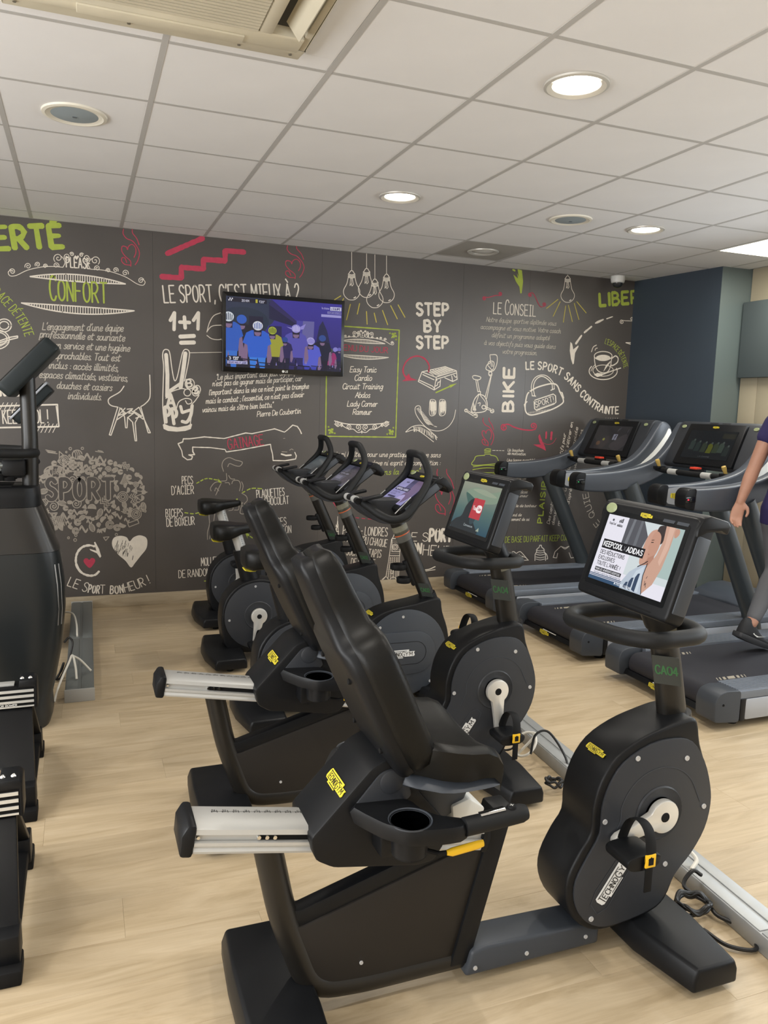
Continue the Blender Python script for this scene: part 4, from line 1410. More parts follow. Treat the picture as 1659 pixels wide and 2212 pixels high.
m.curve_text('d', 'BE QUIET A', [(1600, 1130), (1540, 1070), (1480, 960), (1450, 850), (1440, 740), (1470, 620)], 72)
m.build()
m = Mural('mural_equipment', 940, 880, 4.366)
m.text('g', 'ÉQUIPEMENT DE BASE DU PARFAIT KEEP COOLER', (390, 1285), (1320, 1252), 62, 'thin')
for sx in (640, 690, 750):
    m.line('w', [(sx, 1440), (sx + 10, 1385), (sx + 45, 1360), (sx + 70, 1375), (sx + 125, 1440)], 1.8, sm=True)
    for k in range(5):
        m.line('w', [(sx + 18 + k * 14, 1420 - k * 4), (sx + 45 + k * 14, 1385 + k * 8)], 1.3)
m.line('w', [(600, 1445), (690, 1448), (880, 1440)], 1.8)
m.line('w', [(940, 1445), (942, 1385), (955, 1365), (960, 1335), (980, 1320), (985, 1300), (1000, 1300), (1005, 1320), (1025, 1335), (1028, 1365), (1040, 1385), (1040, 1445)], 2.0)
for y in (1345, 1365, 1385, 1410, 1430):
    m.line('w', [(950, y), (990, y + 8), (1032, y)], 1.5, sm=True)
m.line('w', [(1035, 1370), (1052, 1390), (1060, 1425), (1050, 1430)], 1.8, sm=True)
m.line('w', [(1112, 1415), (1130, 1360), (1185, 1310), (1225, 1325), (1265, 1308), (1295, 1345), (1308, 1415), (1280, 1420), (1262, 1370)], 1.8); m.line('w', [(1112, 1415), (1145, 1420), (1155, 1375)], 1.8); m.line('w', [(1185, 1310), (1225, 1335), (1265, 1308)], 1.5, sm=True)
m.build()
# ------------------------------------------------------------------ materials of the machines
M_BLACK = mat('black_plastic', '#131416', 0.40, spec=.22, bump=0.12, bscale=700)
M_DARK = mat('charcoal_panel', '#303236', 0.42, spec=.3, bump=0.10, bscale=700)
M_GREY = mat('graphite_plastic', '#3a3e44', 0.40, spec=.3, bump=0.10, bscale=700)
M_TUBE = mat('black_painted_tube', '#191714', 0.36, spec=.5, metal=0.1)
M_FOAM = mat('black_foam_grip', '#18191a', 0.55, spec=.22, bump=0.3, bscale=900)
M_LEATHER = mat('black_upholstery', '#121211', 0.38, spec=.22, bump=0.25, bscale=500)
M_RUB = mat('black_rubber', '#0c0c0d', 0.7, spec=.22)
M_SIL = mat('satin_silver', '#bdbdba', 0.42, metal=0.35)
M_CRANK = mat('cast_silver_crank', '#dedcd6', 0.32, metal=0.55)
M_CHROME = mat('chrome', '#e2e2e2', 0.12, metal=1.0)
M_SCREW = mat('screw_steel', '#c4c4c4', .35, metal=.35)
M_YEL = mat('yellow_plastic', '#e8b820', 0.4)
M_LOGOY = mat('yellow_plate', '#d8c634', 0.5)
M_LOGOS = mat('silver_plate', '#dcdcda', 0.4)
M_INK = mat('black_ink', '#141414', 0.5)
M_STICK = mat('beige_sticker', '#6d6a5a', 0.6, noise=.12, nscale=120)
M_GREEN = mat('pale_green_badge', '#8d9670', 0.4)
M_GLASS = mat('dark_screen_glass', '#101214', 0.16)
M_SIGN = mat('dark_sign', '#2c302d', 0.5)
M_SIGNT = mat('green_sign_ink', '#2c5f33', 0.6)
M_WHITE = mat('white_plastic_part', '#d9d9d4', 0.4)
M_SCREEN = printed('lit_screen', 0.85)


def screws(parent, pts, y, m=M_SCREW, r=.006, s=-1):
    for x, z in pts:
        MB().lathe([(.001, .002), (r * .45, .002), (r * .5, .0005), (r * .55, .003), (r, .003), (r * 1.1, 0)], (x, y, z), '-y' if s < 0 else 'y', seg=10).build('screw', m, parent)


def arc(cx, cz, r, a0, a1, n=16):
    return [(cx + r * math.cos(math.radians(a0 + (a1 - a0) * k / n)), cz + r * math.sin(math.radians(a0 + (a1 - a0) * k / n))) for k in range(n + 1)]


def ring_strip(mb, pts, w, y, d=-.0012):
    """thin raised line on a side panel"""
    t = lambda x, z: (x, y + d, z)
    ribbon(mb, pts, w, t)


def pedal_set(t, cx, cz, yface, ang, L, s, upright=False):
    """crank arm with its round hub, and a strapped pedal; s = -1 near side, +1 far side"""
    ca, sa = math.cos(ang), math.sin(ang)
    ex, ez = cx + ca * L, cz + sa * L
    f = lambda u, v: (cx + ca * u - sa * v, cz + sa * u + ca * v)
    out = [f(*p) for p in ([(.050 * math.cos(math.radians(a)), .050 * math.sin(math.radians(a))) for a in range(35, 326, 10)] + [(.068, -.025), (.12, -.020), (L, -.018), (L + .014, -.010), (L + .018, 0), (L + .014, .010), (L, .018), (.12, .020), (.068, .025)])]
    y0, y1 = sorted((yface + s * .006, yface + s * .028))
    MB().prism(out, y0, y1).build('crank_arm', M_CRANK, t, bevel=.004)
    MB().lathe([(.001, .030), (.0135, .030), (.015, .028), (.015, .02)], (cx, yface, cz), '-y' if s < 0 else 'y', seg=20).build('axle_cap', M_RUB, t)
    # pedal hangs level, strap over it
    px, pz = ex, ez
    ya, yb = yface + s * .034, yface + s * .135
    p = MB()
    y0, y1 = sorted((ya, yb))
    body = smooth2([(px - .052, pz - .012), (px - .03, pz - .026), (px + .03, pz - .026), (px + .056, pz - .012), (px + .056, pz + .010), (px + .02, pz + .016), (px - .03, pz + .016), (px - .052, pz + .008)], 3)
    p.prism(body, y0, y1)
    p.build('pedal', M_BLACK, t, bevel=.005)
    MB().tube([(px, yface + s * .02, pz), (px, ya + s * .02, pz)], .010, 10).build('axle', M_CHROME, t)
    st = MB()
    pth = smooth_path([(px + .01, y0 - .004, pz - .02), (px + .012, y0 - .010, pz + .02), (px + .02, y0 + .012, pz + .075), (px + .022, (y0 + y1) / 2, pz + .092), (px + .02, y1 - .012, pz + .072), (px + .012, y1 + .006, pz + .02), (px + .01, y1 + .004, pz - .01)], 5)
    st.tube(pth, .003, 8, ry=.018, up=(1, 0, 0))
    st.build('strap', M_RUB, t)
    yo = y0 if s < 0 else y1
    bk = MB()
    bk.box(px - .006, px + .028, yo + s * .010 - .003, yo + s * .010 + .003, pz - .012, pz + .026)
    bo = bk.build('buckle', M_YEL, t, bevel=.002)
    MB().box(px + .003, px + .019, yo + s * .013 - .0012, yo + s * .013 + .0012, pz - .004, pz + .016).build('buckle_slot', M_RUB, bo, smooth=False)
    MB().box(px - .002, px + .022, yo + s * .008 - .002, yo + s * .008 + .002, pz - .085, pz - .012).build('strap_tail', M_RUB, t, bevel=.001)


def console(t, base, tilt, w, h, th, screen_fn, sw, sh, sz=0.012, hood=True):
    """screen unit; base = lower middle of its face, tilt from upright, faces -x; local frame a (across, towards -y), b (up the face), n (out)"""
    A = Vector((0, -1, 0))
    B = Vector((math.sin(tilt), 0, math.cos(tilt)))
    N = A.cross(B)
    base = Vector(base)
    P = lambda a, b, n=0: base + A * a + B * b + N * n
    m3 = Matrix.Identity(4)
    for i in range(3):
        m3[i][0], m3[i][1], m3[i][2], m3[i][3] = A[i], -N[i], B[i], base[i]
    body = MB()
    body.prism(rrect(0, h / 2, w, h, .022), 0, th, m3)
    body.build('console_body', M_BLACK, t, bevel=.008, seg=3)
    for sg in (-1, 1):
        x0, x1 = sorted((sg * (w / 2 - .006), sg * (w / 2 + .004)))
        MB().box(x0, x1, .010, th - .006, .03, h - .045, m3).build('side_trim', M_GREY, t, bevel=.004)
    if hood:
        hd = MB()
        prof = [(0.004, h - .055), (0.0, h - .03), (.008, h + .004), (.03, h + .016), (th + .035, h + .020), (th + .048, h + .010), (th + .046, h - .016), (th + .02, h - .012), (th * .6, h - .03)]
        rings = []
        for a in (-w / 2 - .005, -w / 2 + .012, w / 2 - .012, w / 2 + .005):
            k = .94 if abs(a) > w / 2 else 1
            rings.append([P(a, h - .02 + (z - h + .02) * k, -n * k) for n, z in prof])
        hd.loft(rings)
        hd.build('console_hood', M_BLACK, t, bevel=.004)
        bx = MB()
        for a0 in (.07, .125):
            bx.quad(P(a0, h - .030, .0022), P(a0 + .045, h - .030, .0022), P(a0 + .045, h - .004, -.004), P(a0, h - .004, -.004))
        bx.build('button', M_GREY, t, smooth=False)
        MB().lathe([(.001, .003), (.017, .003), (.020, .001)], (0, 0, 0), seg=20, m=Matrix(((A.x, B.x, N.x, 0), (A.y, B.y, N.y, 0), (A.z, B.z, N.z, 0), (0, 0, 0, 1))) @ Matrix.Diagonal((1.25, .8, 1, 1))).build('badge', M_GREEN, t).location = P(-w / 2 + .040, h - .020, .001)
    gl = MB()
    gl.prism(rrect(0, sz + .02 + sh / 2, sw + .03, sh + .03, .008), -.0008, .002, m3)
    gl.build('screen_frame', M_GLASS, t, smooth=False)
    s = MB()
    z0 = sz + .02
    s.nrm = N
    S = lambda u, v, n=0.0014: P(-sw / 2 + u * sw, z0 + v * sh, n)
    screen_fn(s, S, sw, sh)
    s.build('screen', M_SCREEN, t, smooth=False)
    return P


class Pic:
    """flat picture on a screen; u to the right, v up, both 0..1; each layer lies a hair above the last"""

    def __init__(self, mb, S, sw, sh):
        self.m, self.S, self.sw, self.sh = mb, S, sw, sh
        self.k = 0

    def lift(self):
        self.k += 1
        return 0.0014 + self.k * 6e-6

    def col(self, c):
        self.m.col = rgb(c)

    def rect(self, c, u0, v0, u1, v1, c2=None):
        n = self.lift()
        if c2 is None:
            self.col(c)
            self.m.quad(self.S(u0, v0, n), self.S(u1, v0, n), self.S(u1, v1, n), self.S(u0, v1, n))
        else:
            a, b = rgb(c), rgb(c2)
            K = 16
            for i in range(K):
                t = (i + .5) / K
                self.m.col = tuple(a[q] * (1 - t) + b[q] * t for q in range(4))
                w0, w1 = v0 + (v1 - v0) * i / K, v0 + (v1 - v0) * (i + 1) / K
                self.m.quad(self.S(u0, w0, n), self.S(u1, w0, n), self.S(u1, w1, n), self.S(u0, w1, n))

    def poly(self, c, pts, sm=False):
        n = self.lift()
        self.col(c)
        if sm:
            pts = [(p.x, p.y) for p in smooth_path([(a, b, 0) for a, b in pts], 4, True)]
        pts = [(min(max(a, 0), 1), min(max(b, 0), 1)) for a, b in pts]
        self.m.poly([self.S(a, b, n) for a, b in pts])

    def ell(self, c, u, v, ru, rv, n=18):
        self.poly(c, [(u + ru * math.cos(2 * math.pi * k / n), v + rv * math.sin(2 * math.pi * k / n)) for k in range(n)])

    def text(self, c, s, u0, v0, u1, h, w=.16, **k):
        n = self.lift()
        self.col(c)
        f = lambda x, y: self.S(u0 + x / self.sw, v0 + y / self.sh, n)
        write(self.m, s, f, (u1 - u0) * self.sw, h * self.sh, w * h * self.sh, **k)

    def line(self, c, pts, w):
        n = self.lift()
        self.col(c)
        pts = [(min(max(a, .004), .996), min(max(b, .004), .996)) for a, b in pts]
        ribbon(self.m, [(a * self.sw, b * self.sh) for a, b in pts], w * self.sh, lambda x, y: self.S(x / self.sw, y / self.sh, n))


def ad_screen(m, S, sw, sh):
    """advert: lettering on white at the left, an athlete with raised arms at the right"""
    p = Pic(m, S, sw, sh)
    p.rect('#e6e4ee', 0, 0, 1, 1)
    p.rect('#cfd8da', .45, .2, 1, 1)
    p.rect('#a9bdb9', .86, .3, 1, 1)
    p.poly('#55565c', [(.29, 1), (.50, 1), (.60, .80), (.57, .62), (.29, .62)])
    p.poly('#74777d', [(.36, 1), (.39, 1), (.37, .62), (.33, .62)])
    p.poly('#6a6d73', [(.46, 1), (.49, 1), (.49, .64), (.45, .62)])
    # athlete
    p.poly('#c79a86', [(.60, .42), (.585, .62), (.60, .80), (.64, .90), (.72, .93), (.74, .86), (.70, .74), (.69, .52), (.66, .40)], True)
    p.poly('#3a3130', [(.70, .97), (.76, 1.0), (.80, .97), (.80, .78), (.76, .74), (.70, .86)], True)
    p.poly('#c2937e', [(.655, .80), (.67, .88), (.71, .90), (.76, .84), (.775, .70), (.755, .56), (.72, .50), (.69, .49), (.67, .52), (.672, .56), (.658, .585), (.662, .62), (.645, .66), (.655, .72)], True)
    p.poly('#b48470', [(.69, .52), (.755, .58), (.76, .40), (.62, .30), (.66, .42)])
    p.poly('#8d5e4e', [(.668, .568), (.69, .575), (.685, .56)])
    p.line('#2b2423', [(.665, .735), (.69, .742)], .012)
    p.line('#2b2423', [(.662, .765), (.69, .775)], .009)
    p.poly('#c9a08c', [(.78, 1.0), (.80, .80), (.775, .58), (.70, .36), (.71, .16), (.75, .02), (.84, .18), (.885, .42), (.90, .70), (.90, 1.0)])
    p.poly('#d6b09d', [(.82, 1.0), (.835, .75), (.82, .5), (.85, .45), (.885, .7), (.885, 1.0)])
    p.poly('#c2937e', [(.90, .98), (.94, .99), (.955, .93), (.93, .87), (.905, .88)], True)
    p.poly('#b7c2cf', [(.46, .10), (.52, .26), (.62, .38), (.70, .42), (.70, .22), (.75, .0), (.45, .0)])
    p.poly('#c8d3de', [(.56, .10), (.60, .30), (.68, .39), (.69, .20), (.70, .02), (.55, .02)])
    p.line('#1f2023', [(.60, .36), (.66, .42), (.70, .47)], .014)
    p.line('#1f2023', [(.705, .44), (.70, .26), (.725, .10), (.75, .01)], .014)
    for u, h in ((.50, .12), (.555, .20), (.615, .28)):
        p.poly('#3a4a63', [(u, .03), (u + .045, .01), (u + .045, h), (u + .02, h - .01), (u, h - .07)])
    p.line('#5b4a45', [(.745, .2), (.755, .14), (.765, .18), (.775, .12)], .01)
    p.line('#5b4a45', [(.75, .24), (.758, .27)], .01)
    # blue shade at the foot
    for k in range(10):
        p.m.col = rgb('#2f4763')
        v = .002 + k * .010
        if k % 2 == 0:
            p.rect('#3c5470', 0, v, .46, v + .012)
    p.rect('#35506e', 0, .0, .46, .05)
    # words
    p.text('#23242a', 'KeepCool', .045, .855, .135, .036, .16)
    p.ell('#4a4c52', .085, .925, .014, .018)
    p.text('#1c1d22', 'adidas', .158, .845, .232, .04, .2)
    for k, hh in enumerate((.02, .035, .05)):
        p.poly('#1c1d22', [(.17 + k * .02, .905), (.185 + k * .02, .905), (.185 + k * .02, .925 + hh * .9), (.178 + k * .02 - .006, .925 + hh * .9)])
    p.rect('#17171b', .045, .485, .625, .625)
    p.text('#f4f4f6', 'KEEPCOOL', .065, .52, .335, .072, .2, gap=.2)
    p.text('#8a8a90', 'X', .352, .525, .378, .06, .12)
    p.text('#f4f4f6', 'ADIDAS', .395, .52, .605, .072, .2, gap=.2)
    p.text('#26262b', 'DES RÉDUCTIONS', .055, .40, .40, .055, .16, gap=.2)
    p.text('#26262b', 'EXCLUSIVES', .055, .315, .285, .055, .16, gap=.2)
    p.text('#26262b', "TOUTE L'ANNÉE !", .055, .23, .39, .055, .16, gap=.2)
    p.rect('#1d1e22', .055, .14, .43, .195)
    p.text('#e9e9ee', 'POUR LES ADHÉRENTS KEEPCOOL', .065, .153, .42, .028, .16, gap=.2)
    p.text('#2f4763', 'RDV DANS TA BOÎTE MAIL POUR EN PROFITER'.replace('Î', 'I'), .06, .098, .44, .024, .14, gap=.2)
    p.text('#e9eef4', "TOUCHER L'ECRAN", .40, .022, .60, .032, .14, gap=.2)
    p.ell('#e9eef4', .385, .036, .008, .016)


def tube_screen(m, S, sw, sh):
    """video page: a dark head before a grey-green sky, red app card in the middle"""
    p = Pic(m, S, sw, sh)
    p.rect('#2d4a58', 0, 0, 1, 1)
    p.rect('#24485a', 0, 0, 1, .45, '#4f6a66')
    p.rect('#4f6a66', 0, .45, 1, 1, '#8d9180')
    p.poly('#7d8f7c', [(.15, .78), (.4, .92), (.75, .86), (1, .92), (1, .7), (.7, .62), (.4, .6)], True)
    p.poly('#3f5d57', [(.15, .78), (.38, .70), (.55, .62), (.36, .52), (.24, .62)], True)
    p.poly('#8f9a86', [(.3, .86), (.6, .9), (.95, .8), (.7, .78)], True)
    p.poly('#20282c', [(.02, .0), (.08, .18), (.22, .28), (.26, .5), (.36, .66), (.52, .70), (.62, .56), (.64, .36), (.58, .22), (.66, .12), (.72, .0)], True)
    p.poly('#2f3f46', [(.46, .30), (.6, .34), (.58, .2), (.5, .16)], True)
    p.poly('#b3353f', [(.42, .28), (.70, .28), (.70, .70), (.42, .70)])
    p.poly('#f0e6e4', [(.56, .43), (.67, .43), (.67, .56), (.56, .56)], True)
    p.text('#f0e6e4', 'You', .455, .46, .55, .085, .16)
    p.text('#b3353f', 'Tube', .572, .47, .662, .065, .18)
    p.text('#b9c4c6', 'Connexion', .36, .10, .60, .045, .12)
    p.poly('#9aa492', [(.70, .06), (.78, .06), (.76, .14)])


def small_ad(m, S, sw, sh):
    p = Pic(m, S, sw, sh)
    p.rect('#8f8bb4', 0, 0, 1, 1)
    p.rect('#4a4660', .38, .62, .75, 1)
    p.poly('#6d5c74', [(.6, 1), (.95, 1), (.98, .4), (.8, .05), (.55, .2), (.62, .6)], True)
    p.poly('#a79cc4', [(.5, .0), (.55, .3), (.72, .38), (.8, .1), (.75, 0)], True)
    p.rect('#17171c', .05, .50, .66, .64)
    p.text('#d8d4ea', 'KEEPCOOL X ADIDAS', .09, .535, .62, .07, .17, gap=.22)
    p.text('#3a384a', 'DES RÉDUCTIONS', .07, .40, .42, .055, .14, gap=.2)
    p.text('#3a384a', 'EXCLUSIVES', .07, .31, .32, .055, .14, gap=.2)
    p.rect('#2e2c3a', .07, .2, .42, .26)
    p.text('#3a384a', 'adidas', .2, .84, .32, .06, .2)


def dim_ad(m, S, sw, sh):
    p = Pic(m, S, sw, sh)
    p.rect('#4a4a58', 0, 0, 1, 1)
    p.rect('#30303c', .38, .62, .75, 1)
    p.poly('#3a3540', [(.6, 1), (.95, 1), (.98, .4), (.8, .05), (.55, .2), (.62, .6)], True)
    p.rect('#17171c', .05, .50, .66, .64)
    p.text('#8d8a9a', 'KEEPCOOL X ADIDAS', .09, .535, .62, .07, .17, gap=.22)
    p.rect('#6a687a', .07, .28, .42, .44)


def dark_grey(m, S, sw, sh):
    p = Pic(m, S, sw, sh)
    p.rect('#3d4347', 0, 0, 1, 1)
    p.rect('#464d50', .1, .5, .8, .9)
    p.poly('#2d3235', [(.5, 0), (1, 0), (1, .6), (.7, .4)])


# ------------------------------------------------------------------ recumbent bike; local x measured from its own middle, near side is -y
def recumbent(label, loc, seat_dx, crank_ang, screen_fn, group, seat_dz=0.0):
    X0 = 0.95
    t = empty('recumbent_bike', (loc[0], loc[1], 0), label, 'exercise bike', group)
    q = lambda pts: [(x - X0, z) for x, z in pts]
    # feet
    def foot(x0, x1, xn0, xn1, yh, z0, z1, nm):
        m = MB()
        rings = []
        for y, a, b, k in ((-yh, xn0, xn1, .94), (-yh * .35, x0, x1, 1), (yh * .35, x0, x1, 1), (yh, xn0, xn1, .94)):
            out = [(a, z0), (b, z0), (b, z1 * .62), (b - .012, z1 * k), (a + .012, z1 * k), (a, z1 * .62)]
            rings.append([Vector((x - X0, y, z)) for x, z in out])
        m.loft(rings)
        return m.build(nm, M_BLACK, t, bevel=.010, seg=3)
    foot(.335, .545, .345, .535, .265, .018, .105, 'rear_foot')
    foot(1.49, 1.71, 1.535, 1.69, .31, .018, .095, 'front_foot')
    for x, yy in ((.38, -.2), (.5, .2), (.38, .2), (.5, -.2), (1.6, -.24), (1.6, .24)):
        MB().lathe([(.001, 0), (.02, 0), (.02, .02), (.001, .02)], (x - X0, yy, 0), seg=14).build('foot_pad', M_RUB, t)
    # frame tube
    pth = fillet([(.411 - X0, 0, .515), (.455 - X0, 0, .30), (.535 - X0, 0, .075), (.68 - X0, 0, .062), (1.42 - X0, 0, .062)], [.0, .06, .10, .05, 0], 7)
    MB().tube(pth, .037, 20).build('frame_tube', M_TUBE, t)
    # triangular side cover and flat strut
    cov = q([(.462, .285), (.50, .268), (1.0, .41), (1.055, .415), (.955, .075), (.70, .070), (.60, .075), (.545, .10), (.50, .18)])
    MB().prism(cov, -.030, .030).build('side_cover', mat('brown_black_cover', '#262320', .5, spec=.25, bump=.1, bscale=700), t, bevel=.008, seg=2)
    MB().prism(q([(.462, .25), (.462, .315), (.50, .312), (1.02, .462), (1.06, .462), (1.05, .405), (.62, .28)]), -.024, .024).build('cover_ridge', M_BLACK, t, bevel=.008)
    MB().prism(q([(.925, .055), (.985, .055), (1.105, .50), (1.045, .50)]), -.040, .040).build('strut', M_BLACK, t, bevel=.006)
    screws(t, q([(.665, .13)]), -.0305, r=.005)
    # base cover
    bcv = MB()
    bcv.prism(q([(.965, .025), (1.41, .025), (1.41, .098), (1.03, .108), (.985, .10)]), -.055, .055)
    bcv.build('base_cover', M_GREY, t, bevel=.012, seg=3)
    screws(t, q([(.995, .05), (1.16, .055), (1.36, .06)]), -.0555, r=.006)
    # sloping aluminium rail
    sl = math.atan(-.174)
    RM = Matrix.Translation((.235 - X0, 0, .60)) @ Matrix.Rotation(-sl, 4, 'Y')
    prof = [(-.058, -.064), (.058, -.064), (.060, -.058), (.056, -.050), (.060, -.044), (.060, -.036), (.047, -.034), (.047, -.018), (.060, -.016), (.058, -.004), (.046, .001), (-.046, .001), (-.058, -.004), (-.060, -.016), (-.047, -.018), (-.047, -.034), (-.060, -.036), (-.060, -.044), (-.056, -.050), (-.060, -.058)]
    rl = MB()
    rl.loft([[RM @ Vector((x, y, z)) for y, z in prof] for x in (0, .78)])
    rl.build('rail', M_SIL, t, angle=25)
    cp = MB()
    cp.prism([(-.030, -.072), (.0, -.072), (.0, .008), (-.022, .008), (-.034, -.02)], -.065, .065, RM)
    cp.build('rail_end_cap', M_BLACK, t, bevel=.008)
    cpf = MB()
    cpf.prism([(.78, -.07), (.80, -.07), (.805, -.03), (.797, .004), (.78, .004)], -.062, .062, RM)
    cpf.build('rail_end_cap', M_BLACK, t, bevel=.006)
    for s in (-1, 1):
        MB().box(.16, .36, s * .0475 - .002, s * .0475 + .002, -.034, -.018, RM).build('slot', M_RUB, t, smooth=False)
        for k in range(3):
            pp = RM @ Vector((.155 + k * .02, s * .050, -.026))
            MB().lathe([(.001, .006), (.005, .006), (.006, .002), (.006, -.002)], pp, '-y' if s < 0 else 'y', seg=10).build('bolt', M_CHROME, t)
        pp = RM @ Vector((.008, s * .050, -.026))
        MB().lathe([(.001, .006), (.004, .006), (.005, -.002)], pp, '-y' if s < 0 else 'y', seg=10).build('bolt', M_CHROME, t)
    tk = MB()
    for k in range(22):
        x = .045 + k * .0135
        for y0, y1 in ((-.004, .008 if k % 2 else .004),):
            tk.quad(RM @ Vector((x, y0 + .02, .0016)), RM @ Vector((x + .0018, y0 + .02, .0016)), RM @ Vector((x + .0018, y1 + .02, .0016)), RM @ Vector((x, y1 + .02, .0016)))
        f = lambda a, b, x=x: RM @ Vector((x + .003 + b, .031 - a, .0016))
        if k % 2 == 0:
            write(tk, str(25 - k), f, .011, .007, .0012)
    tk.quad(RM @ Vector((.045, .0215, .0016)), RM @ Vector((.33, .0215, .0016)), RM @ Vector((.33, .0225, .0016)), RM @ Vector((.045, .0225, .0016)))
    tk.build('rail_scale', M_INK, t, smooth=False)
    # seat carriage, slides along the rail
    D = Matrix.Translation((seat_dx, 0, seat_dx * -.174 + seat_dz))
    car = MB()
    car.prism(q(fillet2([(.500, .545), (.520, .565), (.655, .705), (.70, .725), (.735, .715), (.79, .62), (.865, .53), (.865, .47), (.835, .425), (.79, .42), (.56, .458), (.515, .485)], .012, 2)), -.098, .098, D)
    car.build('carriage', M_BLACK, t, bevel=.007, seg=2)
    for s in (-1, 1):
        cs = MB()
        y0, y1 = sorted((s * .096, s * .103))
        cs.prism(q(fillet2([(.600, .605), (.675, .69), (.705, .70), (.735, .69), (.765, .62), (.73, .60)], .012, 2)), y0, y1, D)
        cs.build('carriage_cheek', M_DARK, t, bevel=.003)
    for s in (-1, 1):
        pp = D @ Vector((.706 - X0, s * .1035, .665))
        MB().lathe([(.001, .003), (.028, .003), (.031, .001), (.032, -.004)], pp, '-y' if s < 0 else 'y', seg=28).build('hinge_cap', M_DARK, t)
        pp = D @ Vector((.705 - X0, s * .099, .475))
        MB().lathe([(.001, .0006), (.007, .0006), (.008, -.004)], pp, '-y' if s < 0 else 'y', seg=14).build('plug', M_RUB, t)
    # plate and wordmark on the slanted back of the carriage
    n = Vector((-.14, 0, .135)).normalized()
    up = Vector((.135, 0, .14)).normalized()
    logo_plate('maker_plate', t, D @ (Vector((.590 - X0, -.018, .638)) + n * .0015), Vector((0, -1, 0)), up, .125, M_LOGOY, M_INK)
    # back rest: upright pad, shoulders, narrow head part
    def pad(name, cl, widths, th, mt, off=0.0):
        rings = []
        N_ = len(cl)
        for i, (x, z) in enumerate(cl):
            x0, z0 = cl[max(i - 1, 0)]
            x1, z1 = cl[min(i + 1, N_ - 1)]
            d = Vector((x1 - x0, 0, z1 - z0)).normalized()
            nn = Vector((d.z, 0, -d.x))
            w, tt = widths[i], th[i] if isinstance(th, list) else th
            c = Vector((x - X0, 0, z)) + nn * off
            ring = []
            for a in range(28):
                an = 2 * math.pi * a / 28
                ca, sa = math.cos(an), math.sin(an)
                e = .34
                px = math.copysign(abs(ca) ** e, ca) * w / 2
                pn = math.copysign(abs(sa) ** .55, sa) * tt / 2
                ring.append(D @ (c + Vector((0, px, 0)) + nn * (pn + (.010 * (px / (w / 2)) ** 2 if sa > 0 else 0))))
            rings.append(ring)
        return MB().loft(rings).build(name, mt, t, angle=60)
    cl = [(.765, .706), (.760, .713), (.744, .742), (.704, .82), (.668, .90), (.634, .975), (.610, 1.024), (.602, 1.040), (.594, 1.056), (.560, 1.125), (.528, 1.195), (.512, 1.228), (.508, 1.236)]
    wd = [.285, .318, .338, .346, .350, .344, .318, .262, .186, .162, .145, .12, .07]
    pad('backrest', cl, wd, [.060, .080, .094, .098, .100, .100, .096, .090, .082, .078, .070, .052, .02], M_LEATHER, .014)
    wb = [w * .93 for w in wd]
    pad('backrest_shell', cl, wb, [.045, .060, .069, .07, .072, .072, .07, .065, .058, .052, .045, .035, .012], M_BLACK, -.022)
    for x, z, yy in ((.632, .96, -.11), (.632, .96, .11), (.722, .77, -.10), (.722, .77, .10)):
        MB().lathe([(.001, .0), (.007, .0), (.008, .006)], D @ Vector((x - .050 - X0, yy, z - .02)), 'x', seg=10).build('plug', M_RUB, t)
    # seat pad with raised wings, and its tray
    def seat(name, mt, dz, k, tk, flat=False):
        rings = []
        for x, w, zt, dip, wing in ((.70, .12, .762, .0, .0), (.72, .19, .782, .002, .004), (.76, .29, .788, .010, .010), (.81, .375, .784, .022, .016), (.84, .395, .780, .026, .016), (.88, .40, .775, .032, .014), (.925, .395, .778, .038, .006), (.955, .385, .772, .040, -.004), (.975, .37, .752, .034, -.010), (.982, .35, .725, .02, -.012)):
            w *= k
            if flat:
                zt, dip, wing = .775 - (x - .7) * .02, 0, 0
            ring = []
            for a in range(17):
                u = -1 + 2 * a / 16
                yy = u * w / 2
                z = zt + dip * (abs(u) ** 2 - 1) * 1.0 + wing * abs(u) ** 3 - .03 * max(0, abs(u) - .82) ** 2 * 25
                ring.append(Vector((x - X0, yy, z + dz)))
            for a in range(16, -1, -1):
                u = -1 + 2 * a / 16
                ring.append(Vector((x - X0, u * w / 2 * .93, zt - tk + dz - .012 * (1 - u * u))))
            rings.append([D @ p for p in ring])
        return MB().loft(rings).build(name, mt, t, angle=50)
    seat('seat', M_LEATHER, -.010, 1, .088)
    seat('seat_tray', M_GREY, -.095, .93, .030, True)
    sup = MB()
    sup.prism(q([(.72, .62), (.86, .66), (.93, .66), (.97, .62), (.93, .53), (.86, .50), (.78, .52)]), -.05, .05, D)
    sup.build('seat_support', M_GREY, t, bevel=.008)
    MB().prism(q([(.90, .545), (.95, .56), (1.0, .525), (.985, .48), (.91, .475)]), -.06, .06, D).build('support_wedge', M_WHITE, t, bevel=.006)
    # side handles: tray with cup ring, grip, sensor plate
    for s in (-1, 1):
        h = MB()
        cx, cy, r = .715 - X0, s * .205, .048
        outline = [(.585 - X0, s * .095), (.60 - X0, s * .135), (.645 - X0, s * .215), (.70 - X0, s * .262), (.80 - X0, s * .268), (.855 - X0, s * .262), (.862 - X0, s * .222), (.80 - X0, s * .205), (.765 - X0, s * .16), (.755 - X0, s * .095)]
        zt = lambda x: .618 + (x + X0 - .6) * -.06
        # tray as a ring between outline and cup hole
        K = 40
        rim = []
        P2 = [Vector((a, b, 0)) for a, b in outline]
        dense = fillet(P2, .025, 4, True)
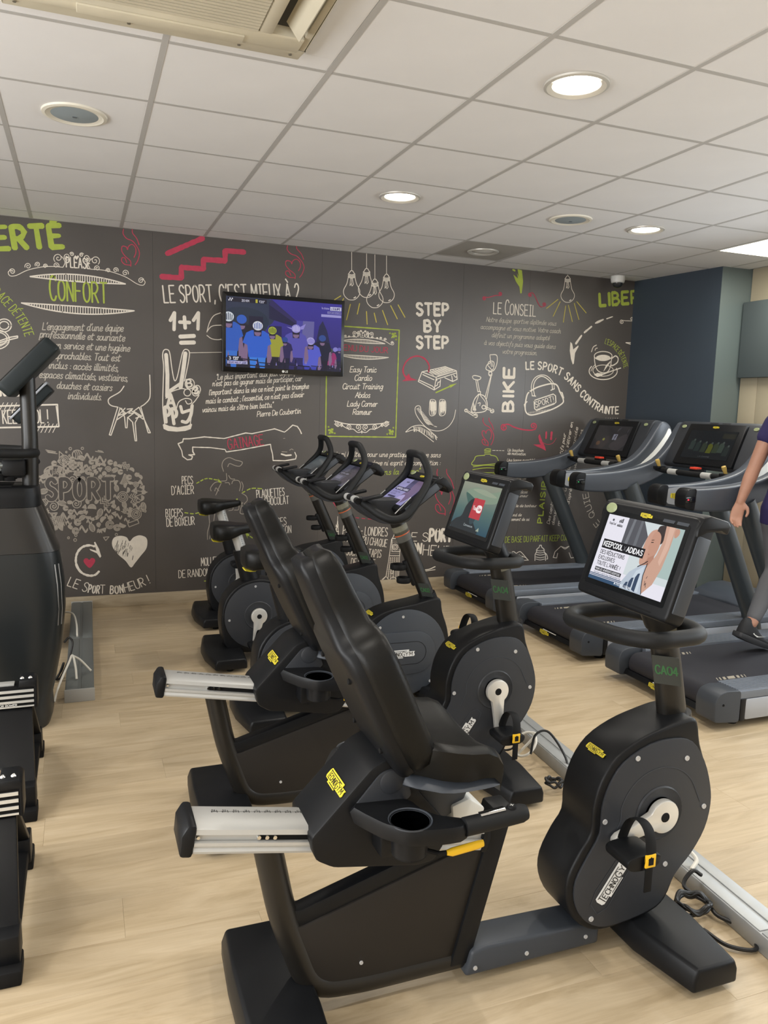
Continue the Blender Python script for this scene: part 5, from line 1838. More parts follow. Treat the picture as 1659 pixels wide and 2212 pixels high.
        def hit(an):
            d = Vector((math.cos(an), math.sin(an), 0))
            best = None
            c = Vector((cx, cy, 0))
            for i in range(len(dense)):
                p, e = dense[i] - c, dense[(i + 1) % len(dense)] - dense[i]
                den = d.x * e.y - d.y * e.x
                if abs(den) < 1e-9:
                    continue
                u = (p.x * e.y - p.y * e.x) / den
                v = (p.x * d.y - p.y * d.x) / den
                if u > 0 and -1e-6 <= v <= 1 + 1e-6 and (best is None or u > best):
                    best = u
            return c + d * (best or r * 1.2)
        ro, rt, rb, ri, rj = [], [], [], [], []
        for k in range(K):
            an = 2 * math.pi * k / K
            p = hit(an)
            c = Vector((cx, cy, 0))
            pin = c + (p - c) * .93 if (p - c).length > r * 1.35 else c + (p - c).normalized() * max((p - c).length - .006, r * 1.04)
            rt.append(D @ Vector((pin.x, pin.y, zt(pin.x) + .006)))
            ro.append(D @ Vector((p.x, p.y, zt(p.x) - .008)))
            rb.append(D @ Vector((pin.x, pin.y, zt(pin.x) - .034)))
            ri.append(D @ Vector((cx + r * math.cos(an), cy + r * math.sin(an), zt(cx) + .006)))
            rj.append(D @ Vector((cx + r * .9 * math.cos(an), cy + r * .9 * math.sin(an), zt(cx) - .075)))
        h.loft([rj, ri, rt, ro, rb], caps=False)
        h.build('side_handle', M_BLACK, t, angle=40)
        MB().lathe([(.001, -.078), (r * .9, -.078), (r * .9, -.07), (.001, -.07)], D @ Vector((cx, cy, zt(cx))), seg=24).build('cup_floor', M_RUB, t)
        MB().lathe([(r - .001, .004), (r + .006, .008), (r + .006, .004)], D @ Vector((cx, cy, zt(cx))), seg=32).build('cup_rim', M_GREY, t)
        gp = [D @ Vector((x - X0, y * s, z)) for x, y, z in ((.84, .245, .598), (.90, .247, .602), (.99, .252, .612), (1.005, .2525, .613))]
        MB().tube(gp, [.023, .023, .023, .018], 16).build('grip', M_FOAM, t)
        sp = MB()
        a0, a1 = D @ Vector((.88 - X0, s * .245, .624)), D @ Vector((.945 - X0, s * .249, .631))
        sp.tube([a0, a1], .003, 8, ry=.010)
        sp.build('sensor_plate', M_CHROME, t)
        bt = MB()
        b0 = D @ Vector((.965 - X0, s * .25, .633))
        bt.lathe([(.001, .003), (.011, .003), (.013, -.002)], b0, seg=16)
        bo = bt.build('resistance_button', M_RUB, t)
        pl = MB()
        f = lambda x, y: Vector((b0.x + x, b0.y + y, b0.z + .0036))
        ribbon(pl, [(-.005, 0), (.005, 0)], .0016, f)
        ribbon(pl, [(0, -.005), (0, .005)], .0016, f)
        pl.build('plus_mark', M_WHITE, bo, smooth=False)
    lv = [D @ Vector((x - X0, -.225, z)) for x, z in ((.805, .527), (.82, .526), (.89, .532), (.905, .534))]
    MB().tube(lv, [.006, .011, .011, .009], 12, ry=[.006, .008, .008, .006]).build('seat_lever', M_YEL, t)
    MB().tube([D @ Vector((.76 - X0, -.16, .51)), D @ Vector((.79 - X0, -.215, .522)), D @ Vector((.806 - X0, -.225, .527))], .006, 10).build('lever_arm', M_RUB, t)
    br = MB()
    br.box(.66 - X0, .72 - X0, -.16, -.09, .50, .60, D)
    br.build('handle_bracket', M_BLACK, t, bevel=.006)
    br = MB()
    br.box(.66 - X0, .72 - X0, .09, .16, .50, .60, D)
    br.build('handle_bracket', M_BLACK, t, bevel=.006)
    # front housing
    shell = [(1.665, .705), (1.695, .69), (1.712, .62), (1.752, .52), (1.771, .43), (1.758, .345), (1.715, .27), (1.66, .215), (1.625, .14), (1.57, .105), (1.45, .088), (1.37, .092), (1.305, .135), (1.268, .205), (1.268, .275), (1.305, .35), (1.338, .40), (1.340, .475), (1.362, .555), (1.41, .620), (1.49, .664), (1.58, .690)]
    MB().prism(q(smooth2(shell, 3)), -.080, .080).build('housing', M_BLACK, t, bevel=.010, seg=3, limit=40)
    face = [(1.61, .655), (1.675, .635), (1.725, .57), (1.755, .49), (1.763, .425), (1.748, .35), (1.705, .28), (1.648, .22), (1.605, .145), (1.55, .118), (1.45, .102), (1.38, .107), (1.322, .145), (1.290, .205), (1.290, .268), (1.325, .335), (1.362, .40), (1.364, .475), (1.385, .545), (1.43, .605), (1.52, .648)]
    for s in (-1, 1):
        y0, y1 = sorted((s * .079, s * .0875))
        MB().prism(q(smooth2(face, 3)), y0, y1).build('side_panel', M_DARK, t, bevel=.003, limit=40)
        screws(t, q([(1.475, .612), (1.655, .588), (1.735, .424), (1.375, .435), (1.605, .262), (1.35, .14)]), s * .0878, r=.0075, s=s)
        rs = MB()
        rs.nrm = Vector((0, s, 0))
        ring_strip(rs, [(x - X0, z) for x, z in [(1.405, .375), (1.43, .43)] + arc(1.567, .43, .142, 165, 20) + [(1.72, .44)]], .003, s * .0875, s * .0012)
        ring_strip(rs, [(x - X0, z) for x, z in [(1.37, .15), (1.345, .185), (1.36, .225), (1.455, .345), (1.485, .355), (1.505, .335), (1.49, .295), (1.405, .165), (1.37, .15)]], .0025, s * .0875, s * .0012)
        rs.build('panel_line', M_GREY, t, smooth=False)
        dr = MB()
        dr.lathe([(.050, .001), (.074, .002), (.080, .005), (.084, .001)], (1.567 - X0, s * .0875, .43), '-y' if s < 0 else 'y', seg=40)
        dr.build('hub_ring', M_DARK, t)
    pedal_set(t, 1.567 - X0, .43, -.0875, crank_ang, .165, -1)
    pedal_set(t, 1.567 - X0, .43, .0875, crank_ang + math.pi, .165, 1)
    d = Vector((.11, 0, .155)).normalized()
    logo_plate('maker_plate', t, (1.423 - X0, -.0885, .25), d, Vector((-d.z, 0, d.x)), .165, M_LOGOS, M_INK)
    tn = Vector((.08, 0, .062)).normalized()
    logo_plate('maker_plate', t, Vector((1.398 - X0, .0, .606)) + Vector((-.62, 0, .78)) * .0045, Vector((0, -1, 0)), tn, .085, M_LOGOY, M_INK)
    # post
    MB().tube([(1.675 - X0, 0, .64), (1.632 - X0, 0, .85), (1.59 - X0, 0, 1.02)], [.050, .047, .045], 20, ry=[.034, .033, .032]).build('post', M_TUBE, t)
    collar = MB()
    collar.tube([(1.677 - X0, 0, .66), (1.672 - X0, 0, .692)], .058, 20, ry=.042)
    collar.build('post_collar', M_BLACK, t)
    # handlebar loop
    loop = fillet([(1.385 - X0, .16, .965), (1.375 - X0, -.10, .985), (1.42 - X0, -.185, .992), (1.60 - X0, -.16, .985), (1.66 - X0, -.07, .975), (1.66 - X0, .07, .975), (1.60 - X0, .20, .975), (1.44 - X0, .225, .965)], .06, 5, True)
    MB().tube(loop, .0235, 14, closed=True, up=(0, 0, 1)).build('handlebar', M_FOAM, t)
    MB().box(1.565 - X0, 1.665 - X0, -.028, .028, .955, 1.0).build('handlebar_clamp', M_BLACK, t, bevel=.008)
    MB().tube([(1.60 - X0, 0, .98), (1.545 - X0, 0, 1.09)], .045, 16, ry=.06).build('console_neck', M_BLACK, t)
    # console
    P = console(t, (1.432 - X0, 0, 1.045), math.radians(18.5), .405, .295, .062, screen_fn, .325, .205, .030)
    A, B = Vector((0, -1, 0)), Vector((math.sin(math.radians(18.5)), 0, math.cos(math.radians(18.5))))
    logo_plate('maker_plate', t, P(0, .272, .0015), A, B, .050, M_LOGOY, M_INK)
    lip = MB()
    lip.quad(P(-.14, .012, .0016), P(.14, .012, .0016), P(.14, .016, .0016), P(-.14, .016, .0016))
    lip.build('lower_slot', M_RUB, t, smooth=False)
    # stickers on the post
    st = MB()
    st.tube([(1.617 - X0, 0, .925), (1.607 - X0, 0, .965)], .0468, 20, ry=.0335)
    st.build('spec_sticker', M_STICK, t)
    sg = MB()
    u = Vector((.75, -.66, 0)).normalized()
    v = Vector((-.2, 0, .98)).normalized()
    c = Vector((1.600 - X0, -.036, .845))
    nn = u.cross(v)
    S4 = lambda a, b, k=0.0: c + u * a + v * b + nn * k
    vs = [S4(a, b, k) for k in (-.0015, .0015) for a, b in ((-.038, -.045), (.038, -.045), (.038, .045), (-.038, .045))]
    sg.add(vs, [(3, 2, 1, 0), (4, 5, 6, 7), (0, 1, 5, 4), (1, 2, 6, 5), (2, 3, 7, 6), (3, 0, 4, 7)])
    so = sg.build('number_sign', M_SIGN, t, smooth=False)
    tx = MB()
    tx.nrm = nn
    write(tx, 'CA04', lambda x, y: S4(-.031 + x, -.012 + y, .0022), .062, .026, .0045)
    tx.build('sign_text', M_SIGNT, so, smooth=False)
    return t


recumbent('recumbent exercise bike nearest the camera, advert with an athlete on its screen', (0.95, 1.815), 0.0, math.radians(196), ad_screen, 'recumbent exercise bikes')
recumbent('second recumbent exercise bike, red video card on its screen', (0.985, 2.865), 0.045, math.radians(275), tube_screen, 'recumbent exercise bikes')
# ------------------------------------------------------------------ upright bike
def upright(label, loc, saddle_dz, crank_ang, screen_fn, group):
    X0 = 1.3
    t = empty('upright_bike', (loc[0], loc[1], 0), label, 'exercise bike', group)
    q = lambda pts: [(x - X0, z) for x, z in pts]

    def foot(nm, x0, x1, xn0, xn1, yh):
        rings = []
        for y, a, b, k in ((-yh, xn0, xn1, .92), (-yh * .3, x0, x1, 1), (yh * .3, x0, x1, 1), (yh, xn0, xn1, .92)):
            out = [(a, .022), (b, .022), (b, .06), (b - .012, .092 * k), (a + .012, .092 * k), (a, .06)]
            rings.append([Vector((x - X0, y, z)) for x, z in out])
        MB().loft(rings).build(nm, M_BLACK, t, bevel=.010, seg=3)
        for s in (-1, 1):
            MB().lathe([(.001, 0), (.02, 0), (.02, .025), (.001, .025)], ((xn0 + xn1) / 2 - X0, s * (yh - .06), 0), seg=14).build('foot_pad', M_RUB, t)
    foot('rear_foot', .69, .93, .725, .915, .28)
    foot('front_foot', 1.69, 1.92, 1.72, 1.88, .28)
    low = [(.83, .09), (.80, .18), (.795, .29), (.82, .40), (.90, .485), (1.0, .515), (1.10, .505), (1.20, .455), (1.28, .425), (1.36, .45), (1.44, .505), (1.53, .535), (1.66, .555), (1.755, .575), (1.80, .572), (1.815, .50), (1.85, .40), (1.862, .29), (1.84, .18), (1.78, .09), (1.66, .05), (1.40, .06), (1.15, .06), (.95, .055)]
    MB().prism(q(smooth2(low, 3)), -.078, .078).build('housing', M_BLACK, t, bevel=.010, seg=3, limit=40)
    for s in (-1, 1):
        y0, y1 = sorted((s * .077, s * .086))
        fr = circle2(1.60, .29, .238, 48)
        MB().prism(q(fr), y0, y1).build('front_panel', M_GREY, t, bevel=.003, limit=40)
        MB().prism(q(circle2(1.02, .29, .210, 48)), y0, y1).build('rear_panel', M_DARK, t, bevel=.003, limit=40)
        y2, y3 = sorted((s * .085, s * .094))
        MB().prism(q(capsule2(1.30, .29, 1.655, .29, .118)), y2, y3).build('label_panel', M_GREY, t, bevel=.004, limit=40)
        rs = MB()
        rs.nrm = Vector((0, s, 0))
        cpl = capsule2(1.46, .29, 1.655, .29, .062)
        ring_strip(rs, q(cpl + cpl[:1]), .0022, s * .094, s * .0012)
        rs.build('panel_line', M_RUB, t, smooth=False)
        dr = MB()
        dr.lathe([(.050, .001), (.080, .002), (.086, .005), (.090, .001)], (1.02 - X0, s * .086, .29), '-y' if s < 0 else 'y', seg=40)
        dr.build('hub_ring', M_DARK, t)
        screws(t, q([(1.58, .49), (1.45, .44), (1.815, .29), (1.75, .12), (.84, .27), (1.0, .475)]), s * .0865, r=.007, s=s)
    pedal_set(t, 1.02 - X0, .29, -.086, crank_ang, .165, -1)
    pedal_set(t, 1.02 - X0, .29, .086, crank_ang + math.pi, .165, 1)
    logo_plate('maker_plate', t, (1.565 - X0, -.0955, .29), (1, 0, 0), (0, 0, 1), .17, M_LOGOS, M_INK)
    tn = Vector((.08, 0, .055)).normalized()
    logo_plate('maker_plate', t, Vector((1.425 - X0, 0, .496)) + Vector((-.57, 0, .82)) * .006, Vector((0, -1, 0)), tn, .085, M_LOGOY, M_INK)
    # seat tube, post, saddle
    d = Vector((-.095, 0, .313)).normalized()
    b0 = Vector((1.0 - X0, 0, .45))
    MB().tube([b0, b0 + d * .26], [.062, .052], 20, ry=[.052, .046]).build('seat_tube', M_BLACK, t)
    top = b0 + d * (.385 + saddle_dz)
    MB().tube([b0 + d * .22, top], .034, 20).build('seat_post', M_SIL, t)
    tk = MB()
    e1 = Vector((.5, -.866, 0))
    for k in range(8):
        c = b0 + d * (.275 + k * .012) + e1 * .0345
        a = Vector((.866, .5, 0))
        tk.quad(c - a * .008, c + a * (.002 if k % 2 else .008), c + a * (.002 if k % 2 else .008) + d * .002, c - a * .008 + d * .002)
    c = b0 + d * .27 + e1 * .0346
    a = Vector((.866, .5, 0))
    tk.quad(c - a * .001, c + a * .001, c + a * .001 + d * .1, c - a * .001 + d * .1)
    tk.build('post_scale', M_INK, t, smooth=False)
    sx, sz = top.x, top.z
    rings = []
    for dx, w, zt, zb in ((-.150, .12, .045, -.02), (-.145, .18, .062, -.036), (-.115, .235, .070, -.046), (-.06, .245, .068, -.042), (-.015, .215, .062, -.026), (.025, .15, .058, -.012), (.07, .10, .058, -.004), (.12, .08, .058, .006), (.148, .060, .053, .016), (.153, .03, .044, .026)):
        ring = []
        for k in range(24):
            an = 2 * math.pi * k / 24
            ca, sa = math.cos(an), math.sin(an)
            yy = math.copysign(abs(ca) ** .6, ca) * w / 2
            zz = (zt + zb) / 2 + math.copysign(abs(sa) ** .5, sa) * (zt - zb) / 2 - (0.006 * (1 - (2 * yy / w) ** 2) if sa > 0 else 0)
            ring.append(Vector((sx + dx, yy, sz + zz)))
        rings.append(ring)
    MB().loft(rings).build('saddle', M_LEATHER, t, angle=60)
    rings = [[Vector((sx + dx, w / 2 * math.cos(2 * math.pi * k / 18), sz - .047 + .004 * math.sin(2 * math.pi * k / 18))) for k in range(18)] for dx, w in ((-.143, .09), (-.125, .14), (-.10, .14), (-.08, .08))]
    MB().loft(rings).build('saddle_base', M_LOGOY, t)
    # handlebar post with bottle rings
    p0, p1 = Vector((1.775 - X0, 0, .53)), Vector((1.555 - X0, 0, 1.01))
    pd = (p1 - p0).normalized()
    MB().tube([p0, p1], .042, 20, ry=.034).build('post', M_TUBE, t)
    MB().tube([p0 + pd * .02, p0 + pd * .06], .050, 20, ry=.042).build('post_collar', M_BLACK, t)
    for f0, m_, l in ((.83, M_STICK, .05), (.75, mat('grey_sticker', '#4b4a45', .6), .06)):
        MB().tube([p0 + (p1 - p0) * f0, p0 + (p1 - p0) * f0 + pd * l], .0428, 20, ry=.0348).build('spec_sticker', m_, t)
    MB().tube([p0 + (p1 - p0) * .82, p0 + (p1 - p0) * .82 + pd * .006], .0432, 20, ry=.0352).build('orange_band', mat('orange_band', '#b5562b', .5), t)
    MB().box(-.012, .012, -.014, .014, -.09, .06, Matrix.Translation(p0 + (p1 - p0) * .42 + Vector((-.045, 0, -.01))) @ Matrix.Rotation(math.atan2(pd.x, pd.z), 4, 'Y')).build('bottle_bracket', M_BLACK, t, bevel=.004)
    for fr_, r in ((.47, .040), (.315, .036)):
        c = p0 + (p1 - p0) * fr_ + Vector((-.095, 0, -.01))
        ring = [c + Vector((r * math.cos(2 * math.pi * k / 28), r * math.sin(2 * math.pi * k / 28), 0)) for k in range(28)]
        MB().tube(ring, .003, 8, closed=True, ry=.015, up=(0, 0, 1)).build('bottle_ring', M_RUB, t)
    # number sign
    sgn = MB()
    c = p0 + (p1 - p0) * .14 + Vector((-.02, -.040, .02))
    u = Vector((.8, -.6, 0)).normalized()
    v = Vector((pd.x * .9, 0, pd.z)).normalized()
    nn = u.cross(v)
    S4 = lambda a, b, k=0.0: c + u * a + v * b + nn * k
    sgn.add([S4(a, b, k) for k in (-.001, .001) for a, b in ((-.03, -.04), (.03, -.04), (.03, .04), (-.03, .04))], [(3, 2, 1, 0), (4, 5, 6, 7), (0, 1, 5, 4), (1, 2, 6, 5), (2, 3, 7, 6), (3, 0, 4, 7)])
    so = sgn.build('number_sign', M_SIGN, t, smooth=False)
    tx = MB()
    tx.nrm = nn
    write(tx, 'CA02', lambda x, y: S4(-.024 + x, -.01 + y, .0018), .048, .022, .004)
    tx.build('sign_text', M_SIGNT, so, smooth=False)
    # handlebar: one bar from the crown down both sides and back to the middle
    half = [(1.325, -.055, 1.118), (1.355, -.120, 1.090), (1.40, -.190, 1.052), (1.455, -.228, 1.035), (1.525, -.228, 1.062), (1.61, -.195, 1.155), (1.658, -.165, 1.215), (1.675, -.130, 1.272), (1.662, -.085, 1.338), (1.648, -.055, 1.353)]
    full = half + [(x, -y, z) for x, y, z in reversed(half)]
    bar = smooth_path([(x - X0, y, z) for x, y, z in full], 5)
    MB().tube(bar, .0205, 14).build('handlebar', M_FOAM, t)
    MB().tube([(1.305 - X0, -.10, 1.115), (1.302 - X0, 0, 1.127), (1.305 - X0, .10, 1.115)], .017, 12).build('cross_grip', M_BLACK, t)
    for yy in (-.055, .055):
        MB().tube([(1.3035 - X0, yy - .02, 1.121), (1.3035 - X0, yy + .02, 1.121)], .0190, 12).build('sensor_plate', M_SIL, t)
    for s in (-1, 1):
        pdl = MB()
        pdl.box(-.055, .055, -.022, .022, -.008, .008, Matrix.Translation((1.37 - X0, s * .12, 1.135)) @ Matrix.Rotation(math.radians(-12), 4, 'Y'))
        pdl.build('elbow_pad', M_BLACK, t, bevel=.006)
        MB().tube([(1.47 - X0, s * .195, 1.062), (1.56 - X0, s * .18, 1.14)], .003, 8).build('sensor_strip', M_ALU, t)
    stem = MB()
    stem.prism(q(fillet2([(1.30, 1.10), (1.335, 1.12), (1.55, 1.115), (1.72, 1.20), (1.72, 1.165), (1.60, 1.0), (1.52, .985), (1.44, .995), (1.36, 1.04)], .02, 3)), -.075, .075)
    stem.build('handlebar_stem', M_DARK, t, bevel=.012, seg=3)
    P = console(t, (1.495 - X0, 0, 1.075), math.radians(53), .37, .29, .055, screen_fn, .29, .19)
    ti = math.radians(53)
    logo_plate('maker_plate', t, P(0, .258, .0015), Vector((0, -1, 0)), Vector((math.sin(ti), 0, math.cos(ti))), .05, M_LOGOY, M_INK)
    return t


upright('upright exercise bike nearest the recumbent bikes, bright advert on its screen', (1.30, 3.83), .0, math.radians(262), small_ad, 'upright exercise bikes')
upright('upright exercise bike in the middle of its row of three', (1.285, 4.775), -.015, math.radians(262), dim_ad, 'upright exercise bikes')
upright('upright exercise bike nearest the mural wall', (1.345, 5.69), .02, math.radians(100), dark_grey, 'upright exercise bikes')
# ------------------------------------------------------------------ treadmill
M_SILVP = mat('silver_grey_panel', '#a2a6ad', 0.38, metal=0.25)
M_ARM = mat('steel_grey_arm', '#464b53', 0.38, spec=.5, metal=0.1, bump=.05, bscale=600)
M_BELT = mat('running_belt', '#2a2a2f', 0.6, spec=.22, bump=.4, bscale=800)
M_RIB = mat('ribbed_foot_rail', '#6c727b', 0.35, metal=.35)
M_POST = mat('graphite_post', '#3b4043', 0.34, spec=.5, metal=0.2)


def fb_screen(m, S, sw, sh):
    p = Pic(m, S, sw, sh)
    p.rect('#2c2b2f', 0, 0, 1, 1)
    p.poly('#3a3436', [(.1, .1), (.4, .6), (.5, .3), (.3, 0)], True)
    p.poly('#433f42', [(.55, .2), (.9, .7), (1, .3), (.8, 0)], True)
    p.ell('#6d4f3a', .2, .25, .06, .09)
    p.ell('#9a9a48', .32, .42, .035, .055)
    p.rect('#9c9cac', .56, .42, .68, .66)
    p.text('#34343c', 'f', .60, .46, .65, .16, .22)
    p.line('#8d8d94', [(.66, .92), (.63, .78)], .014)
    p.line('#7d7d84', [(.70, .95), (.67, .82)], .012)
    p.line('#7d7d84', [(.93, .9), (.92, .75)], .012)


def race_screen(m, S, sw, sh):
    p = Pic(m, S, sw, sh)
    p.rect('#23282a', 0, 0, 1, 1)
    p.rect('#3a3b30', .72, .75, .98, .92)
    for x, h, c in ((.15, .55, '#3d4a45'), (.28, .5, '#33403c'), (.42, .48, '#3f4a3a'), (.55, .46, '#6f7428'), (.67, .48, '#44503c'), (.78, .5, '#4b5a4e'), (.9, .4, '#333d3a')):
        p.ell(c, x, h, .05, .09)
        p.ell('#5a6560', x + .02, h + .10, .02, .04)
        p.poly(c, [(x - .06, h - .25), (x + .05, h - .25), (x + .06, h), (x - .04, h)])
    p.text('#7a8080', 'LA CHAINE', .38, .06, .62, .04, .14)


def treadmill(label, loc, screen_fn, group):
    X0 = 3.95
    t = empty('treadmill', (loc[0], loc[1], 0), label, 'treadmill', group)
    q = lambda pts: [(x - X0, z) for x, z in pts]
    HW = .45
    MB().box(3.02 - X0, 4.85 - X0, -.40, .40, .045, .15).build('chassis', M_RUB, t, bevel=.01)
    for s in (-1, 1):
        a, b = sorted((s * .315, s * HW))
        MB().prism(q(fillet2([(2.95, .05), (3.115, .035), (3.115, .205), (3.02, .212), (2.965, .195), (2.945, .15)], .02, 3)), a, b).build('rear_end_cap', M_GREY, t, bevel=.012, seg=3)
        screws(t, q([(3.0, .14)]), s * HW, M_RUB, .006, s)
        # ribbed foot rail
        prof = []
        n = 9
        for k in range(n):
            y = .285 + (.435 - .285) * k / n
            w = (.435 - .285) / n
            prof += [(y, .196), (y + w * .15, .203), (y + w * .75, .203), (y + w * .9, .196)]
        prof += [(.442, .196), (.446, .18), (.446, .16), (.285, .16)]
        rl = MB()
        rings = [[Vector((x - X0, s * y, z)) for y, z in prof] for x in (3.112, 4.62)]
        rl.loft(rings if s > 0 else [r[::-1] for r in rings])
        rl.build('foot_rail', M_RIB, t, angle=20)
        a, b = sorted((s * .40, s * .448))
        MB().prism(q(fillet2([(3.155, .045), (4.80, .045), (4.86, .09), (4.80, .155), (3.155, .155), (3.135, .10)], .008, 2)), a, b).build('side_skirt', M_SILVP, t, bevel=.003)
        a, b = sorted((s * .41, s * .452))
        MB().box(3.115 - X0, 3.150 - X0, a, b, .042, .16).build('skirt_end', M_BLACK, t, bevel=.004)
    # belt round its rear roller
    bp = [(4.62, .188), (3.06, .188)] + [(3.055 + .062 * math.cos(math.radians(a)), .126 + .062 * math.sin(math.radians(a))) for a in range(95, 246, 15)]
    lo = [(x, z - .004) if i < 2 else (3.055 + (x - 3.055) * .94, .126 + (z - .126) * .94) for i, (x, z) in enumerate(bp)]
    bl = MB()
    bl.loft([[Vector((x - X0, y, z)) for x, z in bp + lo[::-1]] for y in (-.284, .284)])
    bl.build('belt', M_BELT, t, angle=40)
    mk = MB()
    for y0 in (.17, -.25):
        for k, w in enumerate((.006, .010, .018, .05, .018, .010, .006)):
            x = 3.15 + sum((.006, .010, .018, .05, .018, .010, .006)[:k]) + k * .014
            z = .1888
            mk.quad((x - X0, y0, z), (x + w - X0, y0, z), (x + w + .02 - X0, y0 + .035, z), (x + .02 - X0, y0 + .035, z))
    mk.build('belt_mark', mat('belt_print', '#8f8879', .7), t, smooth=False)['kind'] = 'stuff'
    MB().prism(q([(2.985, .055), (3.06, .04), (3.06, .075), (3.0, .085)]), -.32, .32).build('rear_cover', M_BLACK, t, bevel=.004)
    MB().box(2.985 - X0, 2.990 - X0, -.10, .06, .083, .087).build('reflector_strip', M_WHITE, t, smooth=False)
    logo_plate('maker_plate', t, (2.980 - X0, .03, .068), (0, -1, 0), (.12, 0, .99), .11, M_LOGOY, M_INK)
    # motor hood
    hd = MB()
    rings = []
    for x, zt, hw in ((4.56, .192, .40), (4.60, .225, .41), (4.72, .27, .405), (4.84, .28, .38), (4.90, .24, .35), (4.91, .10, .34)):
        ring = [Vector((x - X0, -hw, .05)), Vector((x - X0, -hw, zt * .82)), Vector((x - X0, -hw * .85, zt)), Vector((x - X0, 0, zt + .012)), Vector((x - X0, hw * .85, zt)), Vector((x - X0, hw, zt * .82)), Vector((x - X0, hw, .05))]
        rings.append(ring)
    hd.loft(rings)
    hd.build('motor_hood', M_ARM, t, bevel=.008)
    MB().lathe([(.001, .003), (.075, .003), (.08, 0)], (4.72 - X0, -.12, .279), seg=28, m=Matrix.Diagonal((.5, 1.2, 1, 1))).build('hood_badge', M_SILVP, t)
    for s in (-1, 1):
        # leaning post
        MB().tube([(4.40 - X0, s * .425, .10), (4.36 - X0, s * .43, .25), (3.945 - X0, s * .44, 1.06)], .070, 24, ry=.05).build('post', M_POST, t)
        # arm, flowing up into the console
        arm = [(3.445, 1.03), (3.55, 1.008), (3.75, 1.003), (3.93, 1.025), (4.12, 1.085), (4.30, 1.175), (4.43, 1.275), (4.505, 1.375), (4.515, 1.46), (4.475, 1.525), (4.41, 1.545), (4.365, 1.50), (4.27, 1.36), (4.16, 1.255), (4.02, 1.20), (3.82, 1.165), (3.60, 1.148), (3.46, 1.145), (3.435, 1.12), (3.43, 1.06)]
        a, b = sorted((s * .405, s * .485))
        MB().prism(q(smooth2(arm, 3)), a, b).build('arm', M_ARM, t, bevel=.016, seg=3, limit=45)
        a, b = sorted((s * .398, s * .492))
        MB().prism(q(fillet2([(3.422, 1.035), (3.50, 1.01), (3.51, 1.152), (3.45, 1.152), (3.422, 1.12)], .02, 3)), a, b).build('arm_end_cap', M_BLACK, t, bevel=.012, seg=2)
        # pale inlay and crest on the outer face
        a, b = sorted((s * .482, s * .4885))
        MB().prism(q(smooth2([(3.515, 1.03), (3.75, 1.022), (3.95, 1.045), (4.15, 1.115), (4.32, 1.21), (4.42, 1.30), (4.30, 1.24), (4.10, 1.165), (3.85, 1.14), (3.515, 1.128)], 3)), a, b).build('arm_inlay', M_SILVP, t, smooth=False)
        a, b = sorted((s * .482, s * .489))
        MB().prism(q(smooth2([(4.10, 1.11), (4.30, 1.195), (4.42, 1.29), (4.49, 1.385), (4.497, 1.455), (4.47, 1.49), (4.43, 1.42), (4.33, 1.30), (4.20, 1.19)], 3)), a, b).build('arm_crest', M_WHITE, t, smooth=False)
        e = MB()
        pp = Vector((3.455 - X0, s * .398 - .002, 1.085))
        e.box(pp.x - .034, pp.x + .045, pp.y - .004, pp.y + .004, pp.z - .018, pp.z + .018)
        eo = e.build('speed_sensor', M_GLASS, t, bevel=.004)
        MB().box(pp.x - .020, pp.x - .010, pp.y - .0055, pp.y + .0055, pp.z - .003, pp.z + .003).build('sensor_light', mat('red_led', '#ff2030', .4, emit='#ff2038', estr=3) if 'woman' in label else mat('green_led', '#2f8f50', .4, emit='#2fa060', estr=.6), eo, smooth=False)
        logo_plate('maker_plate', t, (3.60 - X0, s * .4895, 1.08), (-s, 0, 0), (0, 0, 1), .14, M_LOGOY, M_INK)
        # toggle on the crossbar
        kn = MB()
        kn.lathe([(.001, .0), (.012, .0), (.013, .02), (.017, .045), (.015, .058), (.001, .062)], (0, 0, 0), seg=16, m=Matrix.Rotation(math.radians(-25), 4, 'Y'))
        kn.build('toggle', mat('amber_toggle', '#b89c55', .35), t).location = (4.125 - X0, s * .335, 1.205)
        MB().box(4.09 - X0, 4.165 - X0, s * .335 - .03, s * .335 + .03, 1.185, 1.208).build('toggle_base', M_BLACK, t, bevel=.005)
    # crossbar
    MB().tube([(4.17 - X0, -.41, 1.185), (4.13 - X0, -.30, 1.180), (4.115 - X0, 0, 1.178), (4.13 - X0, .30, 1.180), (4.17 - X0, .41, 1.185)], .021, 14, up=(0, 0, 1)).build('crossbar', M_FOAM, t)
    for yy in (-.17, .17):
        MB().tube([(4.118 - X0, yy - .045, 1.1785), (4.118 - X0, yy + .045, 1.1785)], .0222, 14, up=(0, 0, 1)).build('sensor_plate', M_SIL, t)
    sb = MB()
    sb.box(4.15 - X0, 4.21 - X0, -.045, .045, 1.185, 1.212)
    sb.build('stop_base', M_BLACK, t, bevel=.005)
    MB().box(4.145 - X0, 4.195 - X0, -.035, .035, 1.210, 1.226).build('stop_button', mat('red_stop', '#d8432f', .4), t, bevel=.004)
    # console
    body = [(4.255, 1.205), (4.225, 1.225), (4.235, 1.255), (4.30, 1.40), (4.365, 1.535), (4.40, 1.556), (4.46, 1.548), (4.505, 1.47), (4.50, 1.38), (4.42, 1.27), (4.32, 1.20)]
    MB().prism(q(fillet2(body, .015, 2)), -.41, .41).build('console_body', M_DARK, t, bevel=.006)
    ti = math.atan2(4.365 - 4.235, 1.535 - 1.255)
    A, B = Vector((0, -1, 0)), Vector((math.sin(ti), 0, math.cos(ti)))
    N = A.cross(B)
    base = Vector((4.235 - X0, 0, 1.255))
    P = lambda a, b, n=0: base + A * a + B * b + N * n
    fr = MB()
    fo = [(-.295, -.025), (.295, -.025), (.275, .305), (-.275, .305)]
